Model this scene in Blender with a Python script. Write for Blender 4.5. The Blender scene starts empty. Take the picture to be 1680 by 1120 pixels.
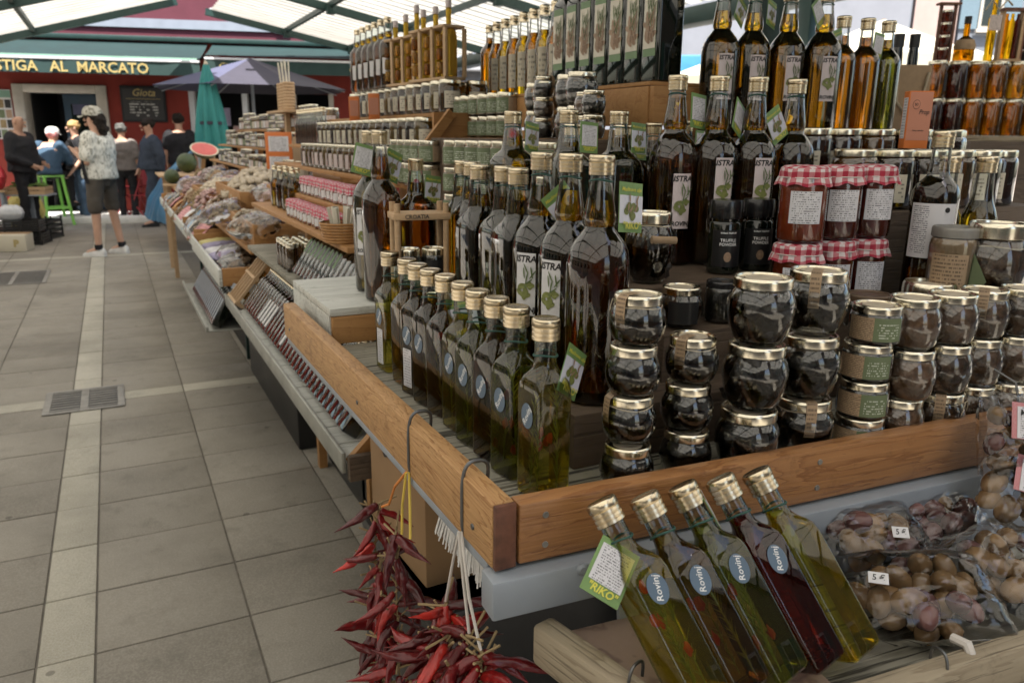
import bpy, bmesh, math, random
from mathutils import Vector, Matrix, noise
random.seed(7)
R = math.radians
sc = bpy.context.scene
COL = sc.collection

# ---------------------------------------------------------------- camera, sky, sun, exposure
cam_d = bpy.data.cameras.new('camera'); cam = bpy.data.objects.new('camera', cam_d); COL.objects.link(cam)
PITCH, YAW, ROLL = R(14.584), R(26.746), R(0.6)
fw = Vector((math.sin(YAW)*math.cos(PITCH), math.cos(YAW)*math.cos(PITCH), -math.sin(PITCH)))
rt = Vector((math.cos(YAW), -math.sin(YAW), 0)); up = rt.cross(fw)
rt2 = rt*math.cos(ROLL)+up*math.sin(ROLL); up2 = up*math.cos(ROLL)-rt*math.sin(ROLL)
m = Matrix((rt2, up2, -fw)).transposed().to_4x4(); m.translation = (0, 0, 1.45)
cam.matrix_world = m
cam_d.sensor_width = 36; cam_d.lens = 1280/1680*36
cam_d.clip_start = .02; cam_d.clip_end = 400
cam_d.dof.use_dof = True; cam_d.dof.focus_distance = 1.05; cam_d.dof.aperture_fstop = 9
sc.camera = cam

SUN_EL, SUN_AZ = R(65), R(203)          # azimuth measured from +Y towards +X
w = bpy.data.worlds.new('World'); sc.world = w; w.use_nodes = True
wt = w.node_tree; wt.nodes.clear()
sky = wt.nodes.new('ShaderNodeTexSky'); sky.sky_type = 'NISHITA'; sky.sun_disc = False
sky.sun_elevation = SUN_EL; sky.sun_rotation = SUN_AZ; sky.air_density = 1.2; sky.dust_density = 2.5
bg = wt.nodes.new('ShaderNodeBackground'); bg.inputs[1].default_value = .10
wo = wt.nodes.new('ShaderNodeOutputWorld')
wt.links.new(sky.outputs[0], bg.inputs[0]); wt.links.new(bg.outputs[0], wo.inputs[0])
sun_d = bpy.data.lights.new('sun', 'SUN'); sun_d.energy = 4.5; sun_d.angle = R(.5); sun_d.color = (1, .95, .87)
sun = bpy.data.objects.new('sun', sun_d); COL.objects.link(sun)
sdir = Vector((math.sin(SUN_AZ)*math.cos(SUN_EL), math.cos(SUN_AZ)*math.cos(SUN_EL), math.sin(SUN_EL)))
sun.rotation_euler = sdir.to_track_quat('Z', 'Y').to_euler(); sun.location = (8, 5, 12)
sc.view_settings.view_transform = 'Standard'; sc.view_settings.look = 'None'
sc.view_settings.exposure = 1.66; sc.view_settings.gamma = 1
sc.render.engine = 'CYCLES'
cy = sc.cycles
cy.max_bounces = 10; cy.diffuse_bounces = 3; cy.glossy_bounces = 4; cy.transmission_bounces = 8
cy.transparent_max_bounces = 14; cy.caustics_reflective = False; cy.caustics_refractive = False
cy.sample_clamp_indirect = 6; cy.use_denoising = True

# ---------------------------------------------------------------- materials
def NN(t, typ, props=None, **inp):
    n = t.nodes.new('ShaderNode'+typ)
    for k, v in (props or {}).items(): setattr(n, k, v)
    for k, v in inp.items():
        k = k.replace('_', ' ')
        s = n.inputs[int(k[1:])] if k[0] == 'i' and k[1:].isdigit() else n.inputs[k]
        if isinstance(v, bpy.types.NodeSocket): t.links.new(v, s)
        else: s.default_value = v
    return n
def c4(c): return (c[0], c[1], c[2], 1)
def ramp(t, fac, stops, interp='LINEAR'):
    n = t.nodes.new('ShaderNodeValToRGB'); t.links.new(fac, n.inputs[0]); e = n.color_ramp.elements
    n.color_ramp.interpolation = interp
    while len(e) < len(stops): e.new(.5)
    for i, (p, c) in enumerate(stops): e[i].position = p; e[i].color = c4(c)
    return n.outputs[0]
def newmat(name):
    m = bpy.data.materials.new(name); m.use_nodes = True; t = m.node_tree; t.nodes.clear()
    o = t.nodes.new('ShaderNodeOutputMaterial'); return m, t, o
def P(t, o, **inp):
    b = NN(t, 'BsdfPrincipled', **inp); t.links.new(b.outputs[0], o.inputs[0]); return b
def mixc(t, fac, a, b, mode='MIX'):
    n = t.nodes.new('ShaderNodeMix'); n.data_type = 'RGBA'; n.blend_type = mode
    for i, v in ((0, fac), (6, a), (7, b)):
        if isinstance(v, bpy.types.NodeSocket): t.links.new(v, n.inputs[i])
        else: n.inputs[i].default_value = v if i == 0 else c4(v)
    return n.outputs[2]
def mth(t, op, a, b=None, c=None):
    n = t.nodes.new('ShaderNodeMath'); n.operation = op
    for i, v in enumerate((a, b, c)):
        if v is None: continue
        if isinstance(v, bpy.types.NodeSocket): t.links.new(v, n.inputs[i])
        else: n.inputs[i].default_value = v
    return n.outputs[0]
def objco(t, scale=(1, 1, 1), rnd=7.0):
    co = t.nodes.new('ShaderNodeTexCoord'); oi = t.nodes.new('ShaderNodeObjectInfo')
    r = mth(t, 'MULTIPLY', oi.outputs['Random'], rnd)
    mp = NN(t, 'Mapping', Vector=co.outputs['Object'], Scale=scale); cmb = NN(t, 'CombineXYZ', i0=r, i1=r, i2=r)
    t.links.new(cmb.outputs[0], mp.inputs['Location']); return mp.outputs[0], oi.outputs['Random']
def bump(t, h, strength=.3, dist=.01):
    return NN(t, 'Bump', Strength=strength, Distance=dist, Height=h).outputs[0]

def plain(name, col, rough=.5, metal=0, var=.12, scale=30, spec=.5, bmp=0, coat=0, **kw):
    m, t, o = newmat(name); v, rnd = objco(t)
    nz = NN(t, 'TexNoise', Vector=v, Scale=scale, Detail=4.0).outputs[0]
    f = mth(t, 'ADD', mth(t, 'MULTIPLY', nz, .75), mth(t, 'MULTIPLY', rnd, .25))
    a = tuple(min(1, x*(1-var)) for x in col); b = tuple(min(1, x*(1+var)) for x in col)
    c = ramp(t, f, [(.25, a), (.75, b)])
    p = P(t, o, Base_Color=c, Roughness=rough, Metallic=metal, Specular_IOR_Level=spec, Coat_Weight=coat, **kw)
    if bmp: t.links.new(bump(t, nz, bmp, .004), p.inputs['Normal'])
    return m
def wood(name, dark, light, axis=0, scale=1.0, rough=.6, rings=6, crack=0, gloss=.35, ringdark=.5):
    m, t, o = newmat(name)
    s = [9*scale, 9*scale, 9*scale]; s[axis] = 1.1*scale
    v, rnd = objco(t, tuple(s))
    n1 = NN(t, 'TexNoise', Vector=v, Scale=2.0, Detail=5.0, Distortion=.5).outputs[0]
    s2 = [90*scale, 90*scale, 90*scale]; s2[axis] = 3*scale
    v2, _ = objco(t, tuple(s2))
    n2 = NN(t, 'TexNoise', Vector=v2, Scale=1.6, Detail=3.0).outputs[0]
    rg = mth(t, 'FRACT', mth(t, 'MULTIPLY', n1, float(rings)))
    rg = ramp(t, rg, [(0, (0, 0, 0)), (.72, (.35, .35, .35)), (.93, (1, 1, 1)), (1, (0, 0, 0))])
    c = mixc(t, n2, light, tuple(x*.72 for x in light)); c = mixc(t, mth(t, 'MULTIPLY', rg, ringdark), c, dark)
    n3 = NN(t, 'TexNoise', Vector=v, Scale=.9, Detail=2.0).outputs[0]
    c = mixc(t, mth(t, 'MULTIPLY', n3, .45), c, dark)
    gv, _ = objco(t); gn = NN(t, 'TexNoise', Vector=gv, Scale=16.0, Detail=6.0, Roughness=.75).outputs[0]
    c = mixc(t, mth(t, 'MULTIPLY', ramp(t, gn, [(.56, (0, 0, 0)), (.72, (1, 1, 1))]), .55), c, tuple(x*.55 for x in dark))
    h = mth(t, 'ADD', n2, mth(t, 'MULTIPLY', rg, -.3))
    if crack:
        ck = ramp(t, n2, [(0, (1, 1, 1)), (.36, (1, 1, 1)), (.43, (0, 0, 0))])
        c = mixc(t, mth(t, 'MULTIPLY', ck, crack), c, tuple(x*.25 for x in dark)); h = mth(t, 'SUBTRACT', h, ck)
    p = P(t, o, Base_Color=c, Roughness=rough, Specular_IOR_Level=gloss)
    t.links.new(bump(t, h, .35, .003), p.inputs['Normal']); return m
def thin_glass(name, tint=(.96, .98, .97), ior=1.5, rough=.015, boost=1.0):
    m, t, o = newmat(name)
    tr = NN(t, 'BsdfTransparent', Color=c4(tint)); gl = NN(t, 'BsdfGlossy', Color=(1, 1, 1, 1), Roughness=rough)
    v, _ = objco(t); nz = NN(t, 'TexNoise', Vector=v, Scale=55.0, Detail=1.0).outputs[0]
    nb = bump(t, nz, .025, .004); t.links.new(nb, gl.inputs['Normal'])
    fr = NN(t, 'Fresnel', IOR=ior, Normal=nb).outputs[0]
    f = mth(t, 'MINIMUM', mth(t, 'MULTIPLY', fr, boost), .95)
    mx = NN(t, 'MixShader', i0=f, i1=tr.outputs[0], i2=gl.outputs[0]); t.links.new(mx.outputs[0], o.inputs[0]); return m
def cloudy(t, clear, col, amount):
    c = c4(tuple(min(.8, x*.8) for x in col))
    d = NN(t, 'BsdfDiffuse', Color=c); l = NN(t, 'BsdfTranslucent', Color=c); s_ = NN(t, 'MixShader', i0=.5, i1=d.outputs[0], i2=l.outputs[0])
    return NN(t, 'MixShader', i0=amount, i1=clear, i2=s_.outputs[0]).outputs[0]
def liquid(name, col, rough=.0, ior=1.42, murk=0.0, murkcol=None, scale=40, cloud=.07):
    m, t, o = newmat(name)
    b = NN(t, 'BsdfRefraction', Color=c4(col), Roughness=rough, IOR=ior)
    if murk:
        v, _ = objco(t); nz = NN(t, 'TexNoise', Vector=v, Scale=scale, Detail=4.0).outputs[0]
        c = ramp(t, nz, [(.3, tuple(x*.5 for x in murkcol)), (.7, murkcol)])
        d = NN(t, 'BsdfPrincipled', Base_Color=c, Roughness=.25)
        mx = NN(t, 'MixShader', i0=murk, i1=b.outputs[0], i2=d.outputs[0]); t.links.new(mx.outputs[0], o.inputs[0])
    else: t.links.new(cloudy(t, b.outputs[0], col, cloud), o.inputs[0])
    return m
def tinted(name, tint, cloud=.0):
    m, t, o = newmat(name); tr = NN(t, 'BsdfTransparent', Color=c4(tint))
    t.links.new(cloudy(t, tr.outputs[0], tuple(x*x for x in tint), cloud) if cloud else tr.outputs[0], o.inputs[0]); return m
def printed(name, paper, ink, rows=12, margin=.08, dens=.5, top=1.0, bottom=0.0, cols=34, rough=.55, umax=1.0):
    """small print: uneven word-like dashes in rows, over UV"""
    m, t, o = newmat(name); uv = t.nodes.new('ShaderNodeTexCoord').outputs['UV']
    sp = NN(t, 'SeparateXYZ', Vector=uv); u, v = sp.outputs[0], sp.outputs[1]
    oi = t.nodes.new('ShaderNodeObjectInfo').outputs['Random']
    r = mth(t, 'MULTIPLY', v, float(rows)); row = mth(t, 'FLOOR', r); fr = mth(t, 'FRACT', r)
    line = mth(t, 'MULTIPLY', mth(t, 'GREATER_THAN', fr, .28), mth(t, 'LESS_THAN', fr, .74))
    cmb = NN(t, 'CombineXYZ', i0=mth(t, 'MULTIPLY', u, float(cols)), i1=mth(t, 'MULTIPLY', row, 7.31), i2=mth(t, 'MULTIPLY', oi, 40.0))
    nz = NN(t, 'TexNoise', Vector=cmb.outputs[0], Scale=1.0, Detail=1.0).outputs[0]
    word = mth(t, 'GREATER_THAN', nz, 1-dens)
    cm2 = NN(t, 'CombineXYZ', i0=mth(t, 'MULTIPLY', row, 3.7), i1=oi)
    ln = NN(t, 'TexNoise', Vector=cm2.outputs[0], Scale=1.0).outputs[0]
    end = mth(t, 'ADD', mth(t, 'MULTIPLY', ln, .9), .45)
    ok = mth(t, 'MULTIPLY', mth(t, 'GREATER_THAN', u, margin), mth(t, 'LESS_THAN', u, mth(t, 'MINIMUM', end, min(umax, 1-margin))))
    ok = mth(t, 'MULTIPLY', ok, mth(t, 'MULTIPLY', mth(t, 'LESS_THAN', v, top), mth(t, 'GREATER_THAN', v, bottom)))
    f = mth(t, 'MULTIPLY', mth(t, 'MULTIPLY', line, word), ok)
    P(t, o, Base_Color=mixc(t, mth(t, 'MULTIPLY', f, .8), paper, ink), Roughness=rough); return m
MT = {}
def glassset():
    MT['glass'] = thin_glass('clear_glass', boost=1.6); MT['glass_green'] = thin_glass('pale_green_glass', (.88, .94, .9), boost=1.3)
    MT['glass_far'] = thin_glass('far_glass', (.9, .93, .9), boost=1.3)
    MT['glass_jar'] = thin_glass('jar_glass', (.97, .98, .96), boost=2.1)
    MT['film'] = thin_glass('plastic_film', (.95, .95, .96), ior=1.45, rough=.05, boost=1.2)
    MT['oil_olive'] = liquid('olive_oil', (.70, .58, .12)); MT['oil_green'] = liquid('green_olive_oil', (.50, .48, .09))
    MT['oil_dark'] = liquid('dark_oil', (.45, .27, .06)); MT['oil_brown'] = liquid('brown_oil', (.60, .29, .06))
    MT['oil_amber'] = liquid('amber_oil', (.72, .42, .05)); MT['oil_gold'] = liquid('golden_oil', (.80, .60, .09))
    MT['oil_red'] = liquid('red_oil', (.16, .012, .004))
    MT['honey'] = liquid('amber_honey', (.66, .34, .05), murk=.4, murkcol=(.30, .135, .02), scale=9)
    MT['honey_dark'] = liquid('dark_honey', (.28, .07, .015), murk=.5, murkcol=(.07, .02, .008), scale=9)
    MT['honey_gold'] = liquid('pale_honey', (.85, .5, .08), murk=.45, murkcol=(.46, .27, .05), scale=9)
glassset()
MT['cap'] = plain('brass_cap', (.74, .63, .45), .27, 1.0, .1, 60)
MT['lid'] = plain('gold_lid', (.76, .70, .56), .2, 1.0, .08, 40)
MT['lid_top'] = plain('lid_sticker_paper', (.50, .43, .33), .5, 0, .2, 60)
MT['lid_brown'] = plain('brown_lid', (.10, .065, .04), .35, .3)
MT['lid_black'] = plain('black_lid', (.012, .012, .013), .22, 0, .1, 30, .6)
MT['dark_glass'] = plain('dark_green_glass', (.006, .008, .005), .04, 0, .2, 10, .6, coat=.3)
MT['truffle'] = plain('truffle', (.020, .017, .014), .55, 0, .6, 120, .5, .9)
MT['mushroom'] = plain('sliced_mushroom', (.13, .070, .038), .38, 0, .9, 85, .5, 1.0)
MT['jam_red'] = plain('red_pepper_relish', (.28, .045, .015), .22, 0, .35, 60, .5, .3)
MT['jam_dark'] = plain('dark_red_relish', (.14, .02, .012), .2, 0, .35, 60, .5, .3)
MT['herb'] = plain('rosemary', (.17, .19, .055), .6, 0, .4, 200)
MT['berry'] = plain('red_pepper_flake', (.34, .018, .018), .4, 0, .3)
def chili_mat():
    m, t, o = newmat('dried_chili'); v, rnd = objco(t); nz = NN(t, 'TexNoise', Vector=v, Scale=70.0, Detail=4.0).outputs[0]
    f = mth(t, 'ADD', mth(t, 'MULTIPLY', nz, .45), mth(t, 'MULTIPLY', mth(t, 'POWER', rnd, 1.6), .62))
    c = ramp(t, f, [(.12, (.035, .004, .005)), (.42, (.12, .007, .009)), (.66, (.24, .012, .012)), (.86, (.50, .03, .02))])
    p = P(t, o, Base_Color=c, Roughness=.28, Specular_IOR_Level=.5); t.links.new(bump(t, nz, .9, .004), p.inputs['Normal']); return m
MT['chili'] = chili_mat()
MT['stem'] = plain('dry_stem', (.28, .20, .10), .7, 0, .3)
MT['olive'] = plain('green_olive', (.25, .155, .075), .25, 0, .45, 25, .5)
MT['olive_dark'] = plain('purple_olive', (.125, .06, .055), .25, 0, .4, 25, .5)
MT['kraft'] = plain('kraft_paper', (.36, .25, .15), .8, 0, .12, 90)
MT['twine'] = plain('twine', (.50, .42, .30), .9)
MT['wire'] = plain('steel_wire', (.16, .16, .16), .4, .9)
MT['ribbon_white'] = plain('white_ribbon', (.62, .58, .54), .6); MT['ribbon_orange'] = plain('orange_ribbon', (.75, .26, .05), .5)
MT['ribbon_yellow'] = plain('yellow_ribbon', (.75, .55, .10), .5)
MT['band'] = plain('green_elastic', (.02, .075, .06), .6)
MT['white_paper'] = plain('white_label_paper', (.66, .65, .66), .5, 0, .04); MT['cream_paper'] = plain('cream_label_paper', (.62, .58, .48), .5, 0, .05)
MT['pink_paper'] = plain('pinkish_label_paper', (.60, .52, .52), .5, 0, .05)
MT['green_card'] = plain('green_card', (.16, .27, .09), .5, 0, .25, 25); MT['lime_card'] = plain('lime_card', (.36, .43, .10), .5, 0, .2, 40)
MT['sky_card'] = plain('pale_photo', (.58, .58, .66), .5, 0, .12, 40)
MT['olive_print'] = plain('olive_print', (.17, .19, .055), .5, 0, .35, 200); MT['leaf_print'] = plain('leaf_print', (.10, .14, .05), .5, 0, .3, 200)
MT['brown_print'] = plain('brown_print', (.30, .20, .13), .5, 0, .3, 200)
MT['ink'] = plain('black_ink', (.015, .014, .014), .5); MT['ink_gold'] = plain('gold_lettering', (.40, .31, .12), .45); MT['ink_white'] = plain('white_lettering', (.8, .8, .8), .5)
MT['ink_yellow'] = plain('yellow_lettering', (.60, .56, .08), .5)
MT['sticker'] = plain('slate_blue_sticker', (.105, .155, .22), .35, 0, .08)
MT['green_label'] = plain('green_label', (.15, .24, .12), .5, 0, .06); MT['sage'] = plain('sage_label', (.13, .165, .085), .55, 0, .06)
MT['print'] = printed('fine_print', (.64, .63, .66), (.05, .05, .06), 14)
MT['print_few'] = printed('sparse_print', (.62, .61, .63), (.08, .08, .1), 26, .06, .55, .95, .08, 30, umax=.42)
MT['print_kraft'] = printed('kraft_print', (.37, .26, .16), (.09, .06, .04), 13, .06, .55)
MT['print_cream'] = printed('cream_print', (.60, .55, .44), (.16, .15, .12), 7, .1, .5, .9, .1, 8)
MT['print_sage'] = printed('sage_print', (.13, .165, .085), (.55, .58, .5), 9, .12, .5, .8, .1, 16)
MT['print_pink'] = printed('pink_print', (.62, .53, .5), (.12, .09, .08), 11, .08, .45)
MT['black_plastic'] = plain('black_plastic', (.014, .014, .015), .35, 0, .2)
MT['wood_rail'] = wood('orange_pine', (.24, .10, .03), (.66, .40, .18), 1, 1.6, .55, 16, .1, ringdark=.8)
MT['wood_rail_x'] = wood('varnished_pine', (.17, .062, .02), (.45, .22, .085), 0, 1.3, .38, 11, 0, .5, .7)
MT['wood_end'] = plain('pine_end_grain', (.15, .06, .035), .6, 0, .4, 80)
MT['wood_grey'] = wood('weathered_planks', (.10, .09, .065), (.40, .38, .31), 0, 1.0, .75, 5, .85, ringdark=.4)
MT['wood_white'] = wood('white_washed_planks', (.40, .40, .36), (.74, .75, .70), 0, .8, .6, 4, .35, ringdark=.35)
MT['wood_old'] = wood('old_grey_timber', (.16, .115, .07), (.47, .40, .29), 0, 1.3, .8, 6, .6, ringdark=.5)
MT['wood_light'] = wood('pale_beech', (.38, .23, .12), (.60, .42, .25), 0, 2.0, .6, 5, ringdark=.4)
MT['wood_crate'] = wood('crate_pine', (.26, .11, .035), (.50, .27, .10), 0, 1.0, .6, 6, ringdark=.5)
MT['metal_grey'] = plain('grey_painted_steel', (.27, .30, .34), .45, .1, .12, 15, .5, .15)
MT['zinc'] = plain('zinc_tray', (.30, .30, .27), .5, .6, .3, 12)
MT['card'] = plain('cardboard', (.29, .175, .085), .8, 0, .12, 10)
MT['bristle'] = plain('white_bristles', (.75, .74, .72), .7, 0, .1, 300)
MT['green_steel'] = plain('dark_green_steel', (.018, .045, .040), .42, .2, .25, 6)
MT['stone_frame'] = plain('pale_stone', (.46, .43, .38), .8, 0, .18, 9, .3, .3)
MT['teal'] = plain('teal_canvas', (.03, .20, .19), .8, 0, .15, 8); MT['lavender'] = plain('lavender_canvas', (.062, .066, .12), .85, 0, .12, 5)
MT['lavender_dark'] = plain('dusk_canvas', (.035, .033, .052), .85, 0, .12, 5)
MT['cream_canvas'] = plain('cream_canvas', (.52, .47, .36), .85, 0, .06, 5)
MT['blue_tarp'] = plain('blue_tarpaulin', (.035, .17, .33), .4, 0, .2, 8)
MT['melon'] = plain('watermelon_rind', (.045, .07, .02), .4, 0, .5, 9); MT['melon_red'] = plain('watermelon_flesh', (.60, .12, .09), .4, 0, .15)
MT['melon_white'] = plain('melon_pith', (.6, .55, .4), .5)

def gingham(name, col, n):
    m, t, o = newmat(name); uv = t.nodes.new('ShaderNodeTexCoord').outputs['UV']
    sp = NN(t, 'SeparateXYZ', Vector=uv)
    a = mth(t, 'GREATER_THAN', mth(t, 'FRACT', mth(t, 'MULTIPLY', sp.outputs[0], n)), .5)
    b = mth(t, 'GREATER_THAN', mth(t, 'FRACT', mth(t, 'MULTIPLY', sp.outputs[1], n)), .5)
    f = mth(t, 'MULTIPLY', mth(t, 'ADD', a, b), .5)
    P(t, o, Base_Color=ramp(t, f, [(0, (.62, .55, .55)), (.5, (.48, .17, .19)), (1, col)], 'CONSTANT'), Roughness=.85); return m
MT['gingham'] = gingham('red_gingham', (.34, .02, .045), 62.0); MT['gingham_far'] = gingham('pink_gingham', (.55, .06, .12), 90.0)

# ---------------------------------------------------------------- mesh helpers
class MB:
    def __init__(s): s.v = []; s.f = []; s.uv = {}; s.M = Matrix()
    def add(s, vs, fs, uvs=None):
        n = len(s.v); s.v += [tuple(s.M @ Vector(p)) for p in vs]
        for i, f in enumerate(fs):
            if uvs: s.uv[len(s.f)] = uvs[i]
            s.f.append([n+k for k in f])
        return s
    def box(s, x0, x1, y0, y1, z0, z1, ch=0):
        if ch <= 0:
            vs = [(x, y, z) for z in (z0, z1) for y in (y0, y1) for x in (x0, x1)]
            return s.add(vs, [(0, 2, 3, 1), (4, 5, 7, 6), (0, 1, 5, 4), (2, 6, 7, 3), (0, 4, 6, 2), (1, 3, 7, 5)])
        b = bmesh.new(); bmesh.ops.create_cube(b, size=1)
        for v in b.verts: v.co = ((x0+x1)/2+v.co.x*(x1-x0), (y0+y1)/2+v.co.y*(y1-y0), (z0+z1)/2+v.co.z*(z1-z0))
        bmesh.ops.bevel(b, geom=b.edges[:], offset=ch, segments=2, affect='EDGES', profile=.5)
        b.verts.index_update(); s.add([v.co.copy() for v in b.verts], [[v.index for v in f.verts] for f in b.faces]); b.free(); return s
    def rings(s, rs, close0=True, close1=True, closed=True):
        n = len(rs[0]); vs = [p for r in rs for p in r]; fs = []
        for i in range(len(rs)-1):
            for j in range(n if closed else n-1):
                k = (j+1) % n; fs.append((i*n+j, i*n+k, (i+1)*n+k, (i+1)*n+j))
        if close0: fs.append(tuple(reversed(range(n))))
        if close1: fs.append(tuple((len(rs)-1)*n+j for j in range(n)))
        return s.add(vs, fs)
    def lathe(s, prof, n=24, close0=True, close1=True, wob=None):
        return s.rings([[((r+(wob(z, a) if wob else 0))*math.cos(a), (r+(wob(z, a) if wob else 0))*math.sin(a), z) for a in (2*math.pi*j/n for j in range(n))] for r, z in prof], close0, close1)
    def sq(s, prof, k=5, close0=True, close1=True):
        rs = []
        for a, rc, z in prof:
            ring = []
            for q in range(4):
                cx = (a-rc)*(1 if q in (0, 3) else -1); cyy = (a-rc)*(1 if q in (0, 1) else -1)
                for i in range(k):
                    t = math.pi/2*(q+i/(k-1)*.999)
                    ring.append((cx+rc*math.cos(t), cyy+rc*math.sin(t), z))
            rs.append(ring)
        return s.rings(rs, close0, close1)
    def tube(s, pts, r, n=8, caps=True):
        pts = [Vector(p) for p in pts]; rs = []; up_ = Vector((0, 0, 1))
        for i, p in enumerate(pts):
            d = (pts[min(i+1, len(pts)-1)]-pts[max(i-1, 0)])
            d = d.normalized() if d.length > 1e-9 else Vector((0, 0, 1))
            a = d.cross(up_)
            if a.length < 1e-3: a = d.cross(Vector((1, 0, 0)))
            a.normalize(); b = d.cross(a); up_ = a.cross(d) if a.length else up_
            rr = r[i] if isinstance(r, (list, tuple)) else r
            rs.append([tuple(p+a*(rr*math.cos(t))+b*(rr*math.sin(t))) for t in (2*math.pi*j/n for j in range(n))])
        return s.rings(rs, caps, caps)
    def bar(s, a, b, w, h):
        a, b = Vector(a), Vector(b); d = (b-a).normalized(); sd = d.cross(Vector((0, 0, 1)))
        if sd.length < 1e-3: sd = Vector((1, 0, 0))
        sd.normalize(); u = sd.cross(d)
        ring = lambda c: [tuple(c+sd*(x*w/2)+u*(z*h/2)) for x, z in ((-1, -1), (1, -1), (1, 1), (-1, 1))]
        return s.rings([ring(a), ring(b)])
    def ball(s, c, r, n=12, k=8, wob=0, sd=0):
        rx, ry, rz = r if isinstance(r, (list, tuple)) else (r, r, r); rs = []
        for i in range(k+1):
            ph = math.pi*(i/k-.5); ph = max(-1.5, min(1.5, ph))
            ring = []
            for j in range(n):
                a = 2*math.pi*j/n; d = Vector((math.cos(ph)*math.cos(a), math.cos(ph)*math.sin(a), math.sin(ph)))
                q = 1+(wob*noise.noise(d*1.7+Vector((sd, sd*.3, 0))) if wob else 0)
                ring.append((c[0]+d.x*rx*q, c[1]+d.y*ry*q, c[2]+d.z*rz*q))
            rs.append(ring)
        return s.rings(rs)
    def sheet(s, fn, nu, nv):
        vs = [fn(i/nu, j/nv) for j in range(nv+1) for i in range(nu+1)]; fs = []; uvs = []
        for j in range(nv):
            for i in range(nu):
                a = j*(nu+1)+i; fs.append((a, a+1, a+nu+2, a+nu+1))
                uvs.append([(i/nu, j/nv), ((i+1)/nu, j/nv), ((i+1)/nu, (j+1)/nv), (i/nu, (j+1)/nv)])
        return s.add(vs, fs, uvs)
    def build(s, name='mesh', smooth=True, sharp=35):
        me = bpy.data.meshes.new(name); me.from_pydata(s.v, [], s.f)
        if s.uv:
            uvl = me.uv_layers.new(name='UVMap')
            for p in me.polygons:
                u = s.uv.get(p.index)
                if u:
                    for li, c in zip(p.loop_indices, u): uvl.data[li].uv = c
        if smooth:
            me.shade_smooth(); me.set_sharp_from_angle(angle=R(sharp))
        me.materials.append(None); me.update(); return me
CACHE = {}
def cached(key, fn):
    if key not in CACHE: CACHE[key] = fn()
    return CACHE[key]
def put(name, me, mat=None, parent=None, loc=(0, 0, 0), rot=(0, 0, 0), sc_=None):
    if isinstance(me, MB): me = me.build(name)
    o = bpy.data.objects.new(name, me); COL.objects.link(o)
    o.location = loc; o.rotation_euler = rot
    if sc_: o.scale = (sc_,)*3 if not isinstance(sc_, (tuple, list)) else sc_
    if mat is not None:
        o.material_slots[0].link = 'OBJECT'; o.material_slots[0].material = MT[mat] if isinstance(mat, str) else mat
    if parent: o.parent = parent
    return o
USED = {}
def tag(o, label, cat, group=None):
    o['label'] = label; o['category'] = cat
    if group: o['group'] = group
    n = len(label.split())
    if not 4 <= n <= 16: print('LABELLEN', n, label)
    if label in USED: print('DUP', label)
    USED[label] = 1
    return o
def thing(name, label, cat, loc=(0, 0, 0), rot=(0, 0, 0), group=None):
    o = bpy.data.objects.new(name, None); COL.objects.link(o); o.empty_display_size = .05
    o.location = loc; o.rotation_euler = rot if isinstance(rot, (tuple, list)) else (0, 0, rot)
    return tag(o, label, cat, group)
def struct(name, me, mat): o = put(name, me, mat); o['kind'] = 'structure'; return o
ORD = 'nearest second third fourth fifth sixth seventh eighth ninth tenth eleventh twelfth thirteenth fourteenth fifteenth sixteenth seventeenth eighteenth nineteenth twentieth'.split()
def ordw(i):
    if i < 20: return ORD[i] if i else 'first'
    tens = {2: ('twentieth', 'twenty'), 3: ('thirtieth', 'thirty'), 4: ('fortieth', 'forty'), 5: ('fiftieth', 'fifty')}[(i+1)//10]
    return tens[0] if (i+1) % 10 == 0 else tens[1]+' '+('', 'first', *ORD[1:])[(i+1) % 10]
ORDL = ['leftmost']+ORD[1:]
def text_mesh(body, size, shear=0.0, bold=0.0, depth=0.0, rad=None):
    def mk():
        cu = bpy.data.curves.new('txt', 'FONT'); cu.body = body; cu.size = size; cu.shear = shear; cu.offset = bold
        cu.align_x = 'CENTER'; cu.align_y = 'CENTER'; cu.resolution_u = 2; cu.extrude = depth
        ob = bpy.data.objects.new('txt', cu); COL.objects.link(ob)
        dg = bpy.context.evaluated_depsgraph_get(); me = bpy.data.meshes.new_from_object(ob.evaluated_get(dg))
        bpy.data.objects.remove(ob); bpy.data.curves.remove(cu)
        for v in me.vertices:          # stands upright: x across, z up, faces -Y
            x, y, z = v.co
            v.co = (x, -z, y) if rad is None else ((rad+z)*math.sin(x/rad), -(rad+z)*math.cos(x/rad), y)
        me.materials.clear(); me.materials.append(None); return me
    return cached(('txt', body, size, shear, bold, depth, rad), mk)
def arc_patch(r, a0, a1, z0, z1, n=10):     # a measured from -Y towards +X, degrees
    def fn(u, v):
        a = R(a0+(a1-a0)*u); return (r*math.sin(a), -r*math.cos(a), z0+(z1-z0)*v)
    return cached(('arc', r, a0, a1, z0, z1), lambda: MB().sheet(fn, n, 1).build('label_patch'))
def flat_patch(w, h, d=.0006):
    def mk():
        b = MB(); b.sheet(lambda u, v: ((u-.5)*w, -d/2, (v-.5)*h), 1, 1)
        b.add([(-w/2, d/2, -h/2), (w/2, d/2, -h/2), (w/2, d/2, h/2), (-w/2, d/2, h/2), (-w/2, -d/2, -h/2), (w/2, -d/2, -h/2), (w/2, -d/2, h/2), (-w/2, -d/2, h/2)],
              [(1, 0, 3, 2), (0, 1, 5, 4), (1, 2, 6, 5), (2, 3, 7, 6), (3, 0, 4, 7)]); return b.build('card', smooth=False)
    return cached(('flat', w, h, d), mk)
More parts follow.
